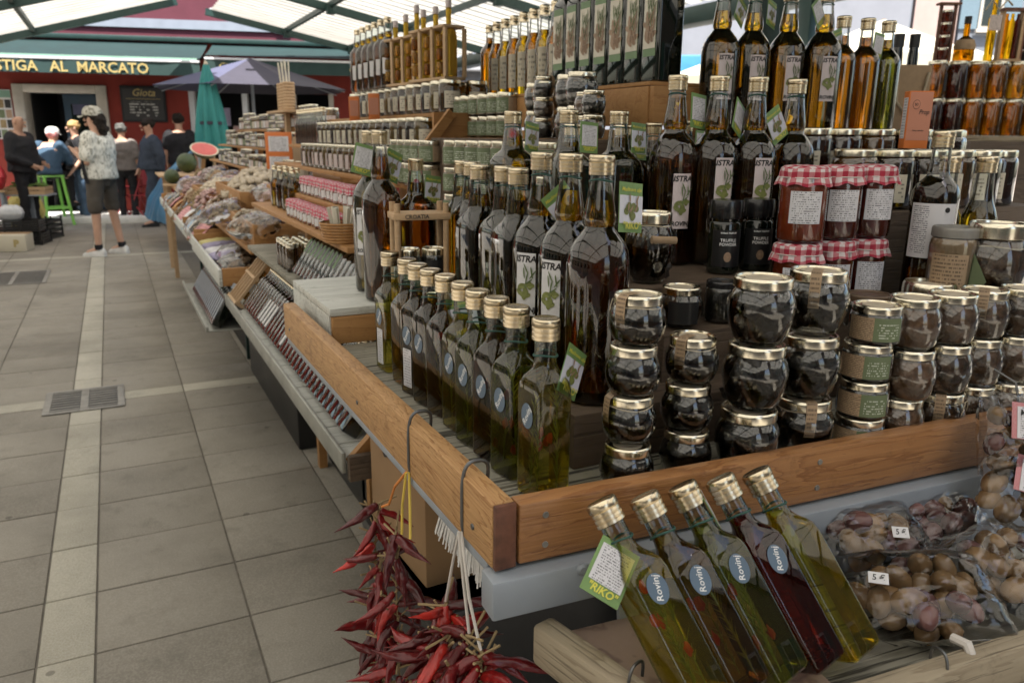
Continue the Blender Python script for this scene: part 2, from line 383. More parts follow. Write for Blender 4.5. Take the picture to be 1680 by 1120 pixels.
def oval(w, h, n=24, bend=None):
    def mk():
        b = MB(); vs = [(0, -.0006, 0)]+[(w/2*math.cos(2*math.pi*i/n), -.0006, h/2*math.sin(2*math.pi*i/n)) for i in range(n)]
        if bend: vs = [(bend*math.sin(x/bend), -bend*math.cos(x/bend), z) for x, y, z in vs]
        return b.add(vs, [(0, i+1, (i+1) % n+1) for i in range(n)]).build('oval', smooth=False)
    return cached(('oval', w, h, n, bend), mk)
def olive_sprig(w, h, rad=None, leaves=5, sd=1):
    """printed olives: a cluster of flat ovals; returns (olives mesh, leaves mesh)"""
    def mk():
        rnd = random.Random(sd); out = []
        for kind in (0, 1):
            b = MB()
            for i in range(9 if kind == 0 else leaves+3):
                if kind == 0: cx, cz, rx, rz, a = rnd.uniform(-.28, .28)*w, rnd.uniform(-.35, .05)*h, .13*w, .12*h, rnd.uniform(0, 3)
                else: cx, cz, rx, rz, a = rnd.uniform(-.1, .4)*w, rnd.uniform(-.05, .42)*h, .035*w, .15*h, rnd.uniform(-.9, .5)
                y = -.0008-.0001*i-(.0006 if kind else 0); n = 10; vs = []
                for j in range(n):
                    t = 2*math.pi*j/n; x, z = rx*math.cos(t), rz*math.sin(t)
                    x, z = cx+x*math.cos(a)-z*math.sin(a), cz+x*math.sin(a)+z*math.cos(a)
                    vs.append((x, y, z) if rad is None else ((rad-y)*math.sin(x/rad), -(rad-y)*math.cos(x/rad), z))
                b.add(vs, [tuple(range(n))])
            out.append(b.build('sprig', smooth=False))
        return out
    return cached(('sprig', w, h, rad, leaves, sd), mk)
# ---------------------------------------------------------------- product kinds
MT['tint_olive'] = tinted('herb_oil', (.88, .80, .34), 0.07); MT['tint_green'] = tinted('green_herb_oil', (.78, .76, .33), 0.07)
MT['tint_dark'] = tinted('brown_herb_oil', (.74, .57, .22), 0.07); MT['tint_red'] = tinted('chili_oil', (.55, .12, .06), 0.14); MT['tint_gold'] = tinted('golden_herb_oil', (.93, .84, .30), 0.08)

MT['brine'] = tinted('truffle_brine', (.55, .45, .32))
def cap_mesh(n=64):
    def mk():
        r, g = .0157, .0149
        pr = [(.0146, 0), (r, .0008), (r, .0042), (g, .0048), (g, .0056), (r, .0062), (r, .0094), (g, .0100), (g, .0108), (r, .0114), (r, .0146), (g, .0152), (r, .0162), (r, .0222), (.0150, .0240), (.0136, .0246), (.0128, .0243)]
        kn = lambda z, a: (.00035*(1 if int(round(a/(2*math.pi)*n)) % 2 else -1) if .016 < z < .023 and n > 40 else 0)
        return MB().lathe(pr if n > 20 else [(r, 0), (r, .009), (g, .01), (g, .012), (r, .013), (r, .0225), (.014, .0246)], n, wob=kn).build('cap', sharp=50)
    return cached(('cap', n), mk)
SHAPES = {
 'square': ('sq', [(.0195, .004, 0), (.0222, .005, .003), (.0228, .005, .008), (.0228, .005, .128), (.0220, .0065, .136), (.0196, .009, .143), (.0158, .0125, .150), (.0135, .0133, .156), (.0125, .0124, .162), (.0125, .0124, .187)]),
 'square_tall': ('sq', [(.029, .006, 0), (.0325, .007, .003), (.033, .007, .01), (.033, .007, .205), (.032, .009, .216), (.027, .015, .226), (.020, .018, .235), (.0160, .0158, .243), (.0145, .0144, .25), (.0145, .0144, .285)]),
 'istra': ('la', [(.034, 0), (.0385, .003), (.040, .010), (.0402, .170), (.0395, .182), (.0365, .194), (.0305, .205), (.0235, .2135), (.0188, .2195), (.0180, .2225), (.0196, .2265), (.0200, .234), (.0182, .246), (.0155, .264), (.0138, .278), (.0130, .286)]),
 'square_istra': ('sq', [(.029, .010, 0), (.0325, .011, .003), (.0335, .011, .010), (.0335, .011, .180), (.0325, .014, .190), (.0285, .018, .200), (.0225, .0205, .208), (.0195, .0192, .214), (.0188, .0186, .219), (.0172, .0171, .238), (.0150, .0149, .255), (.0140, .0139, .262)]),
 'dorica': ('la', [(.030, 0), (.0335, .003), (.0345, .010), (.0345, .165), (.0335, .176), (.029, .186), (.0215, .194), (.0165, .200), (.0150, .207), (.0140, .225), (.0132, .241)]),
 'small_round': ('la', [(.024, 0), (.027, .003), (.0275, .008), (.0275, .120), (.0265, .130), (.022, .142), (.0175, .152), (.0152, .165), (.0138, .185), (.0132, .196)]),
}
def outline(kind, grow=0.0, z0=0.0, fill=None, n=28):
    t, pr = SHAPES[kind]; out = []
    zs = lambda p: p[-1]
    for i, p in enumerate(pr):
        q = (p[0]+grow, (max(.0015, p[1]+grow) if t == 'sq' else None), zs(p)) if t == 'sq' else (p[0]+grow, zs(p))
        if fill and zs(p) > fill:
            a = pr[i-1]; k = (fill-zs(a))/(zs(p)-zs(a))
            m_ = [a[j]+(p[j]-a[j])*k for j in range(len(p))]
            out.append((m_[0]+grow, m_[1]+grow, fill) if t == 'sq' else (m_[0]+grow, fill)); break
        out.append(q)
    if z0: out[0] = out[0][:-1]+(z0,)
    b = MB(); (b.sq(out, 6, True, fill is not None) if t == 'sq' else b.lathe(out, n, True, fill is not None)); return b
def neck_outline(kind, z0, z1, grow=-.0013, n=28):
    t, pr = SHAPES[kind]; zs = lambda p: p[-1]
    def at(z):
        for a, b in zip(pr, pr[1:]):
            if zs(a) <= z <= zs(b):
                k = (z-zs(a))/max(1e-6, zs(b)-zs(a)); m_ = [a[j]+(b[j]-a[j])*k for j in range(len(a))]
                return (m_[0]+grow, m_[1]+grow, z) if t == 'sq' else (m_[0]+grow, z)
    out = [at(z0)]+[((p[0]+grow, p[1]+grow, p[2]) if t == 'sq' else (p[0]+grow, p[1])) for p in pr if z0 < zs(p) < z1]+[at(z1)]
    b = MB(); (b.sq(out, 6) if t == 'sq' else b.lathe(out, n)); return b
NECK = {'istra': .2205, 'square_istra': .2100, 'dorica': .1990}
NECKOIL = {'oil_dark': 'oil_gold', 'oil_brown': 'oil_gold', 'oil_bronze': 'oil_gold', 'oil_olive': 'oil_gold', 'oil_green': 'oil_gold'}
def sprig_mesh(h, wd, sd):
    def mk():
        r = random.Random(sd); b = MB()
        for s_ in range(3):
            x, y = r.uniform(-.5, .5)*wd, r.uniform(-.5, .5)*wd; dx, dy = r.uniform(-.25, .25)*wd, r.uniform(-.25, .25)*wd
            hh = h*r.uniform(.65, 1); pts = [(x+dx*k/6, y+dy*k/6, .004+hh*k/6) for k in range(7)]
            b.tube(pts, .0007, 4)
            for i in range(48):
                k = r.uniform(.1, 1); p = Vector((x+dx*k, y+dy*k, .004+hh*k)); a = r.uniform(0, 6.28)
                d = Vector((math.cos(a)*.6, math.sin(a)*.6, .75)).normalized()*r.uniform(.010, .020); q = p+d
                q.x = max(-.5*wd, min(.5*wd, q.x))*1; q.y = max(-.5*wd, min(.5*wd, q.y)); q.z = min(q.z, h)
                sdv = Vector((-math.sin(a), math.cos(a), 0))*.0010
                b.add([p-sdv, p+sdv, q, p+Vector((0, 0, .0012))], [(0, 1, 2), (1, 3, 2), (3, 0, 2)])
        return b.build('sprig', smooth=False)
    return cached(('herb', h, wd, sd), mk)
def flake_mesh(sd, wd, h):
    def mk():
        r = random.Random(sd); b = MB()
        for i in range(4): b.ball((r.uniform(-.4, .4)*wd, r.uniform(-.4, .4)*wd, r.uniform(.01, h)), (.004, .0025, .007), 7, 5, .5, i)
        return b.build('flakes')
    return cached(('flake', sd, wd, h), mk)
def seeds_mesh(wd):
    def mk():
        r = random.Random(3); b = MB()
        for i in range(70): b.ball((r.uniform(-.5, .5)*wd, r.uniform(-.5, .5)*wd, .006+abs(r.gauss(0, .006))), (.0018, .0016, .0009), 5, 4)
        return b.build('seeds')
    return cached(('seeds', wd), mk)
def hang_tag(par, loc, rot, back=False, w=.042, h=.056):
    c = put('hang_tag', flat_patch(w, h, .0008), 'green_card', par, loc, rot)
    if back:
        put('printed_text', flat_patch(w*.84, h*.66, .0006), 'print', c, (0, -.0010, .06*h))
        put('lettering', text_mesh('"RIKO"', .0105, .2, .0003), 'ink_yellow', c, (0, -.0012, -.37*h))
    else:
        put('photo', flat_patch(w*.98, h*.56, .0006), 'sky_card', c, (0, -.0009, -.04*h))
        a, l = olive_sprig(w*.85, h*.62, None, 4, 5)
        put('olive_print', a, 'olive_print', c, (0, -.0008, .02*h)); put('leaf_print', l, 'brown_print', c, (-.1*w, -.0008, -.05*h))
        put('lettering', text_mesh('"RIKO"', .0115, .0, .0003), 'ink_yellow', c, (0, -.0030, -.37*h))
        put('lettering', text_mesh('Maslinovo ulje', .0068, .3, .0001), 'ink_yellow', c, (0, -.0012, .36*h))
    return c
def band(par, z, r=.0134):
    put('elastic_band', cached(('band', r), lambda: MB().tube([(r*math.cos(t), r*math.sin(t), .0015*math.sin(2*t)) for t in (2*math.pi*j/16 for j in range(17))], .0012, 6, False).build('band')), 'band', par, (0, 0, z))
def istra_label(par, r, ang, z0=.055, h=.095, wdeg=46, text2='ROVINJ', paper='pink_paper'):
    lb = put('label', arc_patch(r+.0006, -wdeg/2, wdeg/2, 0, h), paper, par, (0, 0, z0), (0, 0, R(ang)))
    lb['label'] = 'pale paper label printed with an olive sprig'
    put('lettering', text_mesh('ISTRA', .0128, .18, .0004, 0, r+.0011), 'ink', lb, (0, 0, h-.0085))
    put('lettering', text_mesh(text2, .0100, .12, .0004, 0, r+.0011), 'ink', lb, (0, 0, .008))
    a, l = olive_sprig(.030, h*.62, r+.0006, 5, 2)
    put('olive_print', a, 'olive_print', lb, (0, 0, h*.47)); put('leaf_print', l, 'leaf_print', lb, (0, 0, h*.50))
def bottle(kind, name, label, group, loc, rz=0.0, oil='oil_olive', fill=None, capn=64, n=28, cap='cap', glass='glass', rot=None):
    o = thing(name, label, 'bottle', loc, rot or rz, group)
    H = SHAPES[kind][1][-1][-1]; fill = fill or H*.86
    put('glass', cached((kind, 'g', n), lambda: outline(kind, n=n).build('glass')), glass, o)
    nk = NECK.get(kind); top = min(fill, nk) if nk and oil in NECKOIL else fill
    put('oil', cached((kind, 'o', round(top, 3), n), lambda: outline(kind, -.0013, .004, top, n).build('oil')), oil, o)
    if top < fill-.003: put('neck_oil', cached((kind, 'no', round(fill, 3), n), lambda: neck_outline(kind, top+.0004, fill, n=n).build('oil')), NECKOIL[oil], o)
    put('cap', cap_mesh(capn), cap, o, (0, 0, H-.002), (0, 0, random.uniform(0, 3)))
    return o
def sticker(par, face_r, z, txt=True, rz=-90):
    s_ = put('sticker', oval(.022, .030), 'sticker', par, (0, 0, 0), (0, 0, 0))
    a = R(rz); s_.location = (-math.sin(-a)*face_r, -math.cos(a)*face_r, z); s_.rotation_euler = (0, 0, a)
    put('lettering', text_mesh('Rovinj', .0098, .25, .0001), 'ink_white', s_, (0, -.0009, 0), (0, R(-62), 0))
    return s_

# ---- jars
def jar_glass(kind):
    J = {'orcio': [(.020, 0), (.0235, .002), (.028, .008), (.0315, .018), (.0322, .026), (.031, .036), (.0275, .044), (.0255, .047), (.0255, .051)],
         'orcio_big': [(.024, 0), (.028, .002), (.0325, .010), (.038, .028), (.0402, .044), (.0395, .053), (.036, .062), (.0318, .067), (.0318, .072)],
         'vase': [(.026, 0), (.029, .002), (.0318, .008), (.0352, .024), (.0358, .033), (.034, .046), (.0305, .054), (.0290, .057), (.0290, .060)],
         'low': [(.028, 0), (.0315, .002), (.0325, .006), (.0325, .034), (.0310, .038), (.0285, .040), (.0285, .0425)],
         'tall': [(.031, 0), (.034, .002), (.035, .007), (.035, .090), (.0335, .096), (.031, .099), (.031, .102)],
         'honey': [(.034, 0), (.038, .002), (.039, .007), (.039, .078), (.0375, .085), (.034, .089), (.034, .093)],
         'honey_tall': [(.036, 0), (.041, .003), (.042, .010), (.042, .125), (.040, .133), (.037, .138), (.037, .142)],
         'mini': [(.0165, 0), (.0205, .0015), (.0225, .006), (.0245, .016), (.0245, .024), (.022, .034), (.019, .038), (.019, .040)],
         'small': [(.0215, 0), (.024, .0015), (.025, .005), (.025, .046), (.0235, .050), (.022, .052), (.022, .054)]}
    return J[kind]
LIDR = {'orcio': (.0275, .011), 'orcio_big': (.0345, .013), 'vase': (.0308, .0115), 'low': (.0305, .0105), 'tall': (.0335, .013), 'honey': (.0365, .013), 'honey_tall': (.0395, .014), 'mini': (.0205, .009), 'small': (.0235, .010)}
def lid_mesh(r, h, n=40):
    return cached(('lid', r, h, n), lambda: MB().lathe([(r*.96, 0), (r, .001), (r, h*.72), (r*.985, h*.9), (r*.94, h), (r*.88, h*.97), (r*.86, h*.82), (r*.70, h*.80)], n).build('lid', sharp=40))
def truffle_mesh(kind, sd):
    def mk():
        lev = 7+sd % 4
        pr = jar_glass(kind); big = kind == 'orcio_big'; R0 = max(r for r, z in pr)-.003; r = random.Random(sd); b = MB(); rad = R0*.46
        for k in range(lev):
            lay = k//4; a = k*1.75+sd; q = R0-rad*1.05 if k % 4 else R0*.25; q = min(q, R0*.52)
            b.ball((q*math.cos(a), q*math.sin(a), .004+rad*.85+lay*rad*1.25), (rad*r.uniform(.8, 1.1), rad*r.uniform(.8, 1.1), rad*r.uniform(.75, 1)), 14, 10, .45, sd+k)
            if not big and k > 6: break
        return b.build('truffles', sharp=70)
    return cached(('truf', kind, sd), mk)
def content_mesh(kind, fill, lump, sd, n=28):
    def mk():
        pr = jar_glass(kind); H = pr[-1][1]; out = []
        for k in range(13):
            z = .003+(fill*H-.003)*k/12
            for i in range(len(pr)-1):
                if pr[i][1] <= z <= pr[i+1][1]:
                    t = (z-pr[i][1])/max(1e-6, pr[i+1][1]-pr[i][1]); r = pr[i][0]+(pr[i+1][0]-pr[i][0])*t; break
            out.append((r-.0018-lump*.5, z))
        top = out[-1]; out += [(top[0]*.75, top[1]+lump*.8), (top[0]*.3, top[1]+lump)]
        wob = (lambda z, a: min(lump*.45, lump*1.6*noise.noise(Vector((math.cos(a)*2.6, math.sin(a)*2.6, z*95+sd*3.1))))) if lump else None
        return MB().lathe(out, n, wob=wob).build('contents', sharp=60)
    return cached(('content', kind, fill, lump, sd, n), mk)
def kraft_strip(par, r, H, L=.036, w=.013, ang=0, mat='print_kraft'):
    def fn(u, v):
        x = (u-.5)*w; s_ = v*(r*.9+L)
        if s_ < L: z = H-L+s_-.002; y = -(r+.0015)-.003*math.sin(math.pi*min(1, s_/L))*.6
        else: z = H+.0012; y = -(r+.0012)+(s_-L)
        return (x, y, z)
    s_ = put('kraft_seal', cached(('kraft', r, H, L, w), lambda: MB().sheet(fn, 2, 12).build('seal')), mat, par, (0, 0, 0), (0, 0, R(ang))); return s_
def twine_ring(par, r, z):
    def mk():
        b = MB(); b.tube([(r*math.cos(t), r*math.sin(t), .001*math.sin(3*t)) for t in (2*math.pi*j/20 for j in range(21))], .0007, 5, False)
        for s_ in (-1, 1): b.tube([(0, -r, 0), (s_*.006, -r-.004, .003), (s_*.010, -r-.004, -.006), (s_*.012, -r-.002, -.017)], .0007, 5)
        return b.build('twine')
    put('twine', cached(('twine', r), mk), 'twine', par, (0, 0, z), (0, 0, random.uniform(0, 6)))
def diamond_tag(par, r, z, ang, mat='kraft', w=.026):
    return put('card_tag', flat_patch(w, w, .0008), mat, par, (r*math.sin(R(ang)), -r*math.cos(R(ang)), z), (R(-8), R(45), R(ang)))
def jar(kind, name, label, group, loc, rz=0.0, content='truffle', fill=.7, lump=.004, lid='lid', liq=None, sd=1, glass='glass_jar', n=32, lidtop=True, cat='jar'):
    o = thing(name, label, cat, loc, rz, group); pr = jar_glass(kind); H = pr[-1][1]; lr, lh = LIDR[kind]
    put('glass', cached((kind, 'jg', n), lambda: MB().lathe(pr, n, True, False).build('glass')), glass, o)
    if content == 'truffle' and kind in ('orcio', 'orcio_big'): put('truffles', truffle_mesh(kind, sd), content, o, (0, 0, 0), (0, 0, sd*1.3)); put('brine', cached((kind, 'brine'), lambda: MB().lathe([(a-.0016, max(.003, z)) for a, z in pr if z < H*.55]+[(pr[5][0]-.004, H*.56)], n).build('brine')), 'brine', o)
    elif content: put('contents', content_mesh(kind, fill, lump, sd, n), content, o, (0, 0, 0), (0, 0, sd*1.3))
    if liq: put('filling', cached((kind, 'liq', n), lambda: MB().lathe([(a-.0015, max(.003, z)) for a, z in pr[:-1]], n).build('filling')), liq, o)
    l = put('lid', lid_mesh(lr, lh, n), lid, o, (0, 0, H-.004))
    if lidtop: put('lid_sticker', cached(('disc', lr), lambda: MB().lathe([(lr*.62, 0), (lr*.62, .0006)], 24).build('disc')), 'lid_top', l, (0, 0, lh*.82))
    return o
def jar_h(kind): return jar_glass(kind)[-1][1]-.004+LIDR[kind][1]
def gingham_mesh(r, skirt, n=56, sd=1):
    def mk():
        b = MB(); rs = []; rows = [(.0001, .0035), (r*.5, .0032), (r*.86, .002), (r*1.0, -.001), (r*1.03, -.008), (r*1.01, -.0125), (r*1.06, -.017), (r*1.13, -.017-skirt)]
        s_ = 0; prev = None; arc = []
        for k, (rr, z) in enumerate(rows):
            if prev: s_ += math.hypot(rr-prev[0], z-prev[1])
            prev = (rr, z); arc.append(s_); ring = []
            for j in range(n):
                a = 2*math.pi*j/n; q = 0
                if k >= 4: q = (k-3)*.0006*math.sin(a*11+sd)+(k-3)*.0005*math.sin(a*5+sd*2)
                zz = z+(.002*math.sin(a*7+sd)*(k >= 7)+.0015*noise.noise(Vector((math.cos(a)*2, math.sin(a)*2, sd))))
                ring.append(((rr+q)*math.cos(a), (rr+q)*math.sin(a), zz))
            rs.append(ring)
        vs = [p for r_ in rs for p in r_]; fs = []; uvs = []
        for i in range(len(rows)-1):
            for j in range(n):
                k = (j+1) % n; fs.append((i*n+j, i*n+k, (i+1)*n+k, (i+1)*n+j)); f = lambda ii, jj: (arc[ii]*math.cos(2*math.pi*jj/n), arc[ii]*math.sin(2*math.pi*jj/n))
                if i >= 3:
                    g = lambda ii, jj: (r*2*math.pi*jj/n, arc[ii]); uvs.append([g(i, j), g(i, j+1), g(i+1, j+1), g(i+1, j)])
                else: uvs.append([f(i, j), f(i, j+1), f(i+1, j+1), f(i+1, j)])
        b.add(vs, fs, uvs); return b.build('cloth', sharp=80)
    return cached(('ging', r, skirt, n, sd), mk)
def relish_jar(label, group, loc, rz, mat, sd, kind='tall', far=False):
    o = thing('relish_jar', label, 'jar', loc, rz, group); pr = jar_glass(kind); H = pr[-1][1]; R0 = pr[3][0]; n = 12 if far else 32
    put('glass', cached((kind, 'jg', n), lambda: MB().lathe(pr, n, True, False).build('glass')), 'glass', o)
    put('contents', content_mesh(kind, .97, 0, 1, n), mat, o)
    put('cloth_cover', gingham_mesh(LIDR[kind][0]+.0015, .008 if not far else .006, 16 if far else 56, sd), 'gingham_far' if far else 'gingham', o, (0, 0, H+.006))
    if not far:
        put('twine', cached(('tw', R0), lambda: MB().tube([(R0*1.04*math.cos(t), R0*1.04*math.sin(t), 0) for t in (2*math.pi*j/24 for j in range(25))], .0008, 5, False).build('twine')), 'ribbon_white', o, (0, 0, H-.008))
        put('label', arc_patch(R0+.0007, -70, 6, .028, .075), 'print', o)
    else: put('label', arc_patch(R0+.0007, -30, 40, H*.18, H*.62, 4), 'white_paper', o)
    return o

# ---------------------------------------------------------------- paving
MT['slab'] = None
def slab_mat(name, a, b, speck, bs):
    m_, t, o = newmat(name); v, rnd = objco(t)
    n1 = NN(t, 'TexNoise', Vector=v, Scale=170.0, Detail=3.0).outputs[0]; n2 = NN(t, 'TexNoise', Vector=v, Scale=3.0, Detail=4.0).outputs[0]
    c = ramp(t, mth(t, 'ADD', mth(t, 'MULTIPLY', n2, .68), mth(t, 'MULTIPLY', rnd, .32)), [(.25, a), (.75, b)])
    c = mixc(t, mth(t, 'MULTIPLY', ramp(t, n1, [(.42, (0, 0, 0)), (.66, (1, 1, 1))]), .5), c, speck)
    st = NN(t, 'TexNoise', Vector=v, Scale=6.5, Detail=5.0, Roughness=.7).outputs[0]
    c = mixc(t, mth(t, 'MULTIPLY', ramp(t, st, [(.56, (0, 0, 0)), (.75, (1, 1, 1))]), .42), c, tuple(x*.45 for x in a))
    vg = NN(t, 'TexVoronoi', Vector=v, Scale=7.0); gum = mth(t, 'MULTIPLY', mth(t, 'LESS_THAN', vg.outputs['Distance'], .085), mth(t, 'GREATER_THAN', NN(t, 'SeparateColor', i0=vg.outputs['Color']).outputs[0], .72))
    c = mixc(t, mth(t, 'MULTIPLY', gum, .65), c, tuple(x*.38 for x in a))
    big = NN(t, 'TexNoise', Vector=t.nodes.new('ShaderNodeNewGeometry').outputs['Position'], Scale=1.1, Detail=6.0, Roughness=.65).outputs[0]
    c = mixc(t, mth(t, 'MULTIPLY', ramp(t, big, [(.45, (0, 0, 0)), (.70, (1, 1, 1))]), .55), c, tuple(x*.55 for x in a))
    p = P(t, o, Base_Color=c, Roughness=.8, Specular_IOR_Level=.25); t.links.new(bump(t, n1, bs, .004), p.inputs['Normal']); return m_
MT['slab'] = slab_mat('paving_slab', (.232, .210, .176), (.300, .274, .232), (.38, .355, .305), .25)
MT['band_stone'] = slab_mat('band_stone', (.38, .355, .29), (.48, .45, .375), (.58, .55, .48), .8)
MT['joint'] = plain('dark_joint', (.145, .130, .108), .95, 0, .3, 20); MT['sunlit_kerb'] = slab_mat('sunlit_white_kerb_stone', (.70, .69, .66), (.80, .79, .76), (.85, .84, .8), .2)  # kerb stone whitened to stand in for sunlight on the doorstep
ground = struct('ground', MB().add([(-60, -40, -.006), (80, -40, -.006), (80, 90, -.006), (-60, 90, -.006)], [(0, 1, 2, 3)]), 'joint')
PX, PY, G = .43, .352, .006
def slab_obj(x0, x1, y0, y1, mat, z=.0, name='paving_slab'):
    w_, d_ = x1-x0, y1-y0
    me = cached(('slab', round(w_, 3), round(d_, 3)), lambda: MB().box(-w_/2, w_/2, -d_/2, d_/2, -.04, 0, .003).build('slab', sharp=30))
    return put(name, me, mat, ground, ((x0+x1)/2, (y0+y1)/2, z+random.uniform(-.0012, .0012)))
cross = [(4.805-.075, 4.805+.075), (10.8-.075, 10.8+.075)]
def rows(y0, y1):
    ys = []; y = y0
    while y < y1: ys.append((y+G/2, y+PY-G/2)); y += PY
    return ys
segs = [(1.58, 4.73-.352*.0), (4.88, 10.725), (10.875, 15.6)]
for a, b in segs:
    nrow = max(1, round((b-a)/PY)); py = (b-a)/nrow
    for k in range(nrow):
        y0, y1 = a+k*py+G/2, a+(k+1)*py-G/2
        slab_obj(-.336+G/2, -.187-G/2, y0, y1, 'band_stone', .001, 'band_stone')
        far = y0 > 8
        for c in range(3 if not far else 2):
            if y0 > 6 and c > 1: continue
            slab_obj(-.187+c*PX+G/2, -.187+(c+1)*PX-G/2, y0, y1, 'slab')
        sh = PY*.45
        for c in range(1 if y0 < 5 else (2 if y0 < 9 else 3)):
            yy0, yy1 = (y0+sh*0, y1)
            slab_obj(-.336-(c+1)*PX+G/2, -.336-c*PX-G/2, yy0, yy1, 'slab')
for a, b in cross:
    for c in range(-4, 5):
        x0 = -.187+c*PX if c >= 0 else -.336+c*PX
        if c == -1 or c >= 0 or True: slab_obj(x0+G/2, x0+PX-G/2, a+G/2, b-G/2, 'band_stone', .001, 'band_stone')
    slab_obj(-.336+G/2, -.187-G/2, a+G/2, b-G/2, 'band_stone', .001, 'band_stone')
slab_rest = struct('pavement', MB().add([(-30, 15.62, -.002), (40, 15.62, -.002), (40, 40, -.002), (-30, 40, -.002)], [(0, 1, 2, 3)]).add([(1.11, -30, -.002), (40, -30, -.002), (40, 15.6, -.002), (1.11, 15.6, -.002)], [(0, 1, 2, 3)]).add([(-30, -30, -.002), (-.77, -30, -.002), (-.77, 4.0, -.002), (-30, 4.0, -.002)], [(0, 1, 2, 3)]).add([(-30, 4.0, -.0025), (-1.63, 4.0, -.0025), (-1.63, 15.6, -.0025), (-30, 15.6, -.0025)], [(0, 1, 2, 3)]).add([(-.77, -30, -.002), (1.11, -30, -.002), (1.11, 1.57, -.002), (-.77, 1.57, -.002)], [(0, 1, 2, 3)]), 'slab')
def grate(label, x, y, w_, d_, rz, nb):
    o = thing('drain_grate', label, 'drain', (x, y, .0022), rz)
    f = MB()
    for x0, x1, y0, y1 in ((-w_/2, w_/2, -d_/2, -d_/2+.03), (-w_/2, w_/2, d_/2-.03, d_/2), (-w_/2, -w_/2+.035, -d_/2+.03, d_/2-.03), (w_/2-.035, w_/2, -d_/2+.03, d_/2-.03), (-.02, .02, -d_/2+.03, d_/2-.03)): f.box(x0, x1, y0, y1, .0006, .0055, .001)
    put('frame', f, 'grate_steel', o); put('pit', MB().box(-w_/2+.03, w_/2-.03, -d_/2+.03, d_/2-.03, .0002, .0012), 'black_plastic', o)
    bm_ = cached(('gbar', w_, d_, nb), lambda: MB().box(-w_/4+.028, w_/4-.028, -.009, .009, .0014, .005, .001).build('bar'))
    for k in range(nb):
        y_ = -d_/2+.03+(d_-.06)*(k+.5)/nb
        for s_ in (-1, 1): put('grate_bar', bm_, 'grate_steel', o, (s_*(w_/4-.005), y_, 0))
MT['grate_steel'] = plain('worn_steel', (.24, .23, .21), .5, .4, .25, 25)
grate('steel drain grate set where the two pale stone bands cross', -.27, 4.80, .40, .42, 0, 8)
grate('wide drain grate by the market crates, far from the band', -1.02, 9.4, .62, .85, 0, 13)
# ---------------------------------------------------------------- near display stand
RA = R(-3.6)
def rp(d, off=0.0, z=0.0):      # point along the front rail, d metres from the corner, off towards the back
    return (.335+d*math.cos(RA)-off*math.sin(RA), .648+d*math.sin(RA)+off*math.cos(RA), z)
ZF = 1.05
st = thing('display_stand', 'wooden display stand with planked trays and pine rails full of bottles and jars', 'stand')
def plank(name, par, x0, x1, y0, y1, z0, z1, mat, ch=.002, rz=0, at=None):
    cx, cyy, cz = (x0+x1)/2, (y0+y1)/2, (z0+z1)/2
    b = MB().box(x0-cx, x1-cx, y0-cyy, y1-cyy, z0-cz, z1-cz, ch)
    if at: cx, cyy, cz = at
    return put(name, b, mat, par, (cx, cyy, cz), (0, 0, rz))
plank('side_rail', st, .308, .334, .652, 1.74, 1.018, 1.092, 'wood_rail', .0035)
put('rail_end', MB().box(.309, .333, .646, .6518, 1.019, 1.091, .001), 'wood_end', st)
L = .83; p = rp(L/2+.0, .0125); fr = put('front_rail', MB().box(-L/2, L/2, -.0125, .0125, -.034, .034, .003), 'wood_rail_x', st, (p[0]+.001, p[1]-.002, 1.054), (0, 0, RA))
y = .676; k = 0
while y < 1.49:
    d_ = random.uniform(.088, .10); plank('tray_plank', st, .337, 1.45, y, min(y+d_-.004, 1.492), ZF-.018, ZF+random.uniform(-.0012, .0008), 'wood_grey', .002); y += d_
p = rp(.43, .02); put('steel_frame', MB().box(-.47, .37, -.024, .010, -.022, .022, .003), 'metal_grey', st, (p[0]+.004, p[1]-.016, .994), (0, 0, RA))
put('steel_frame', MB().box(-.012, .012, -.53, .53, -.006, .006, .002), 'metal_grey', st, (.323, 1.20, 1.010))
put('frame_knob', MB().lathe([(.006, 0), (.007, .004), (.004, .007)], 10), 'metal_grey', st, (.40, .627, 1.011), (R(90), 0, RA))
for (x_, y_) in ((.93, 1.10), (1.38, .80), (1.38, 1.6), (.60, 1.66)): put('leg', MB().box(-.022, .022, -.022, .022, 0, ZF-.02, .003), 'green_steel', st, (x_, y_, 0))
# white-washed step box at the far end of the tray
bx = thing('step_box', 'white washed plank step box with a pine front on the tray', 'box', (0, 0, 0))
y = 1.492
for k, d_ in enumerate((.115, .12, .12)):
    plank('top_plank', bx, .352, .80, y+.001, y+d_-.002, 1.107, 1.123, 'wood_white', .002); y += d_
plank('front_board', bx, .356, .80, 1.488, 1.506, 1.052, 1.106, 'wood_crate', .002)
plank('side_board', bx, .353, .371, 1.507, 1.85, 1.052, 1.106, 'wood_white', .002)
# inner steps that carry the back rows
steps = thing('stepped_shelf', 'dark stepped shelf under the tall bottles in the middle of the stand', 'shelf')
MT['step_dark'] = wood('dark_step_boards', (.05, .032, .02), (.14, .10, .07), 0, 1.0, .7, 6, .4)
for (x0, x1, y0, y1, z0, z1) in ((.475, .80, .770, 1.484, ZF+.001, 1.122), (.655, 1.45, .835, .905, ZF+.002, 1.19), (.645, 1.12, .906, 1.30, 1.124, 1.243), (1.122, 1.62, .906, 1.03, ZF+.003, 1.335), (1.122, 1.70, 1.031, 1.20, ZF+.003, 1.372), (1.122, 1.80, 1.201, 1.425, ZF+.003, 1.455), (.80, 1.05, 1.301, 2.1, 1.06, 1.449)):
    plank('step_board', steps, x0, x1, y0, y1, z0, z1, 'step_dark', .002)
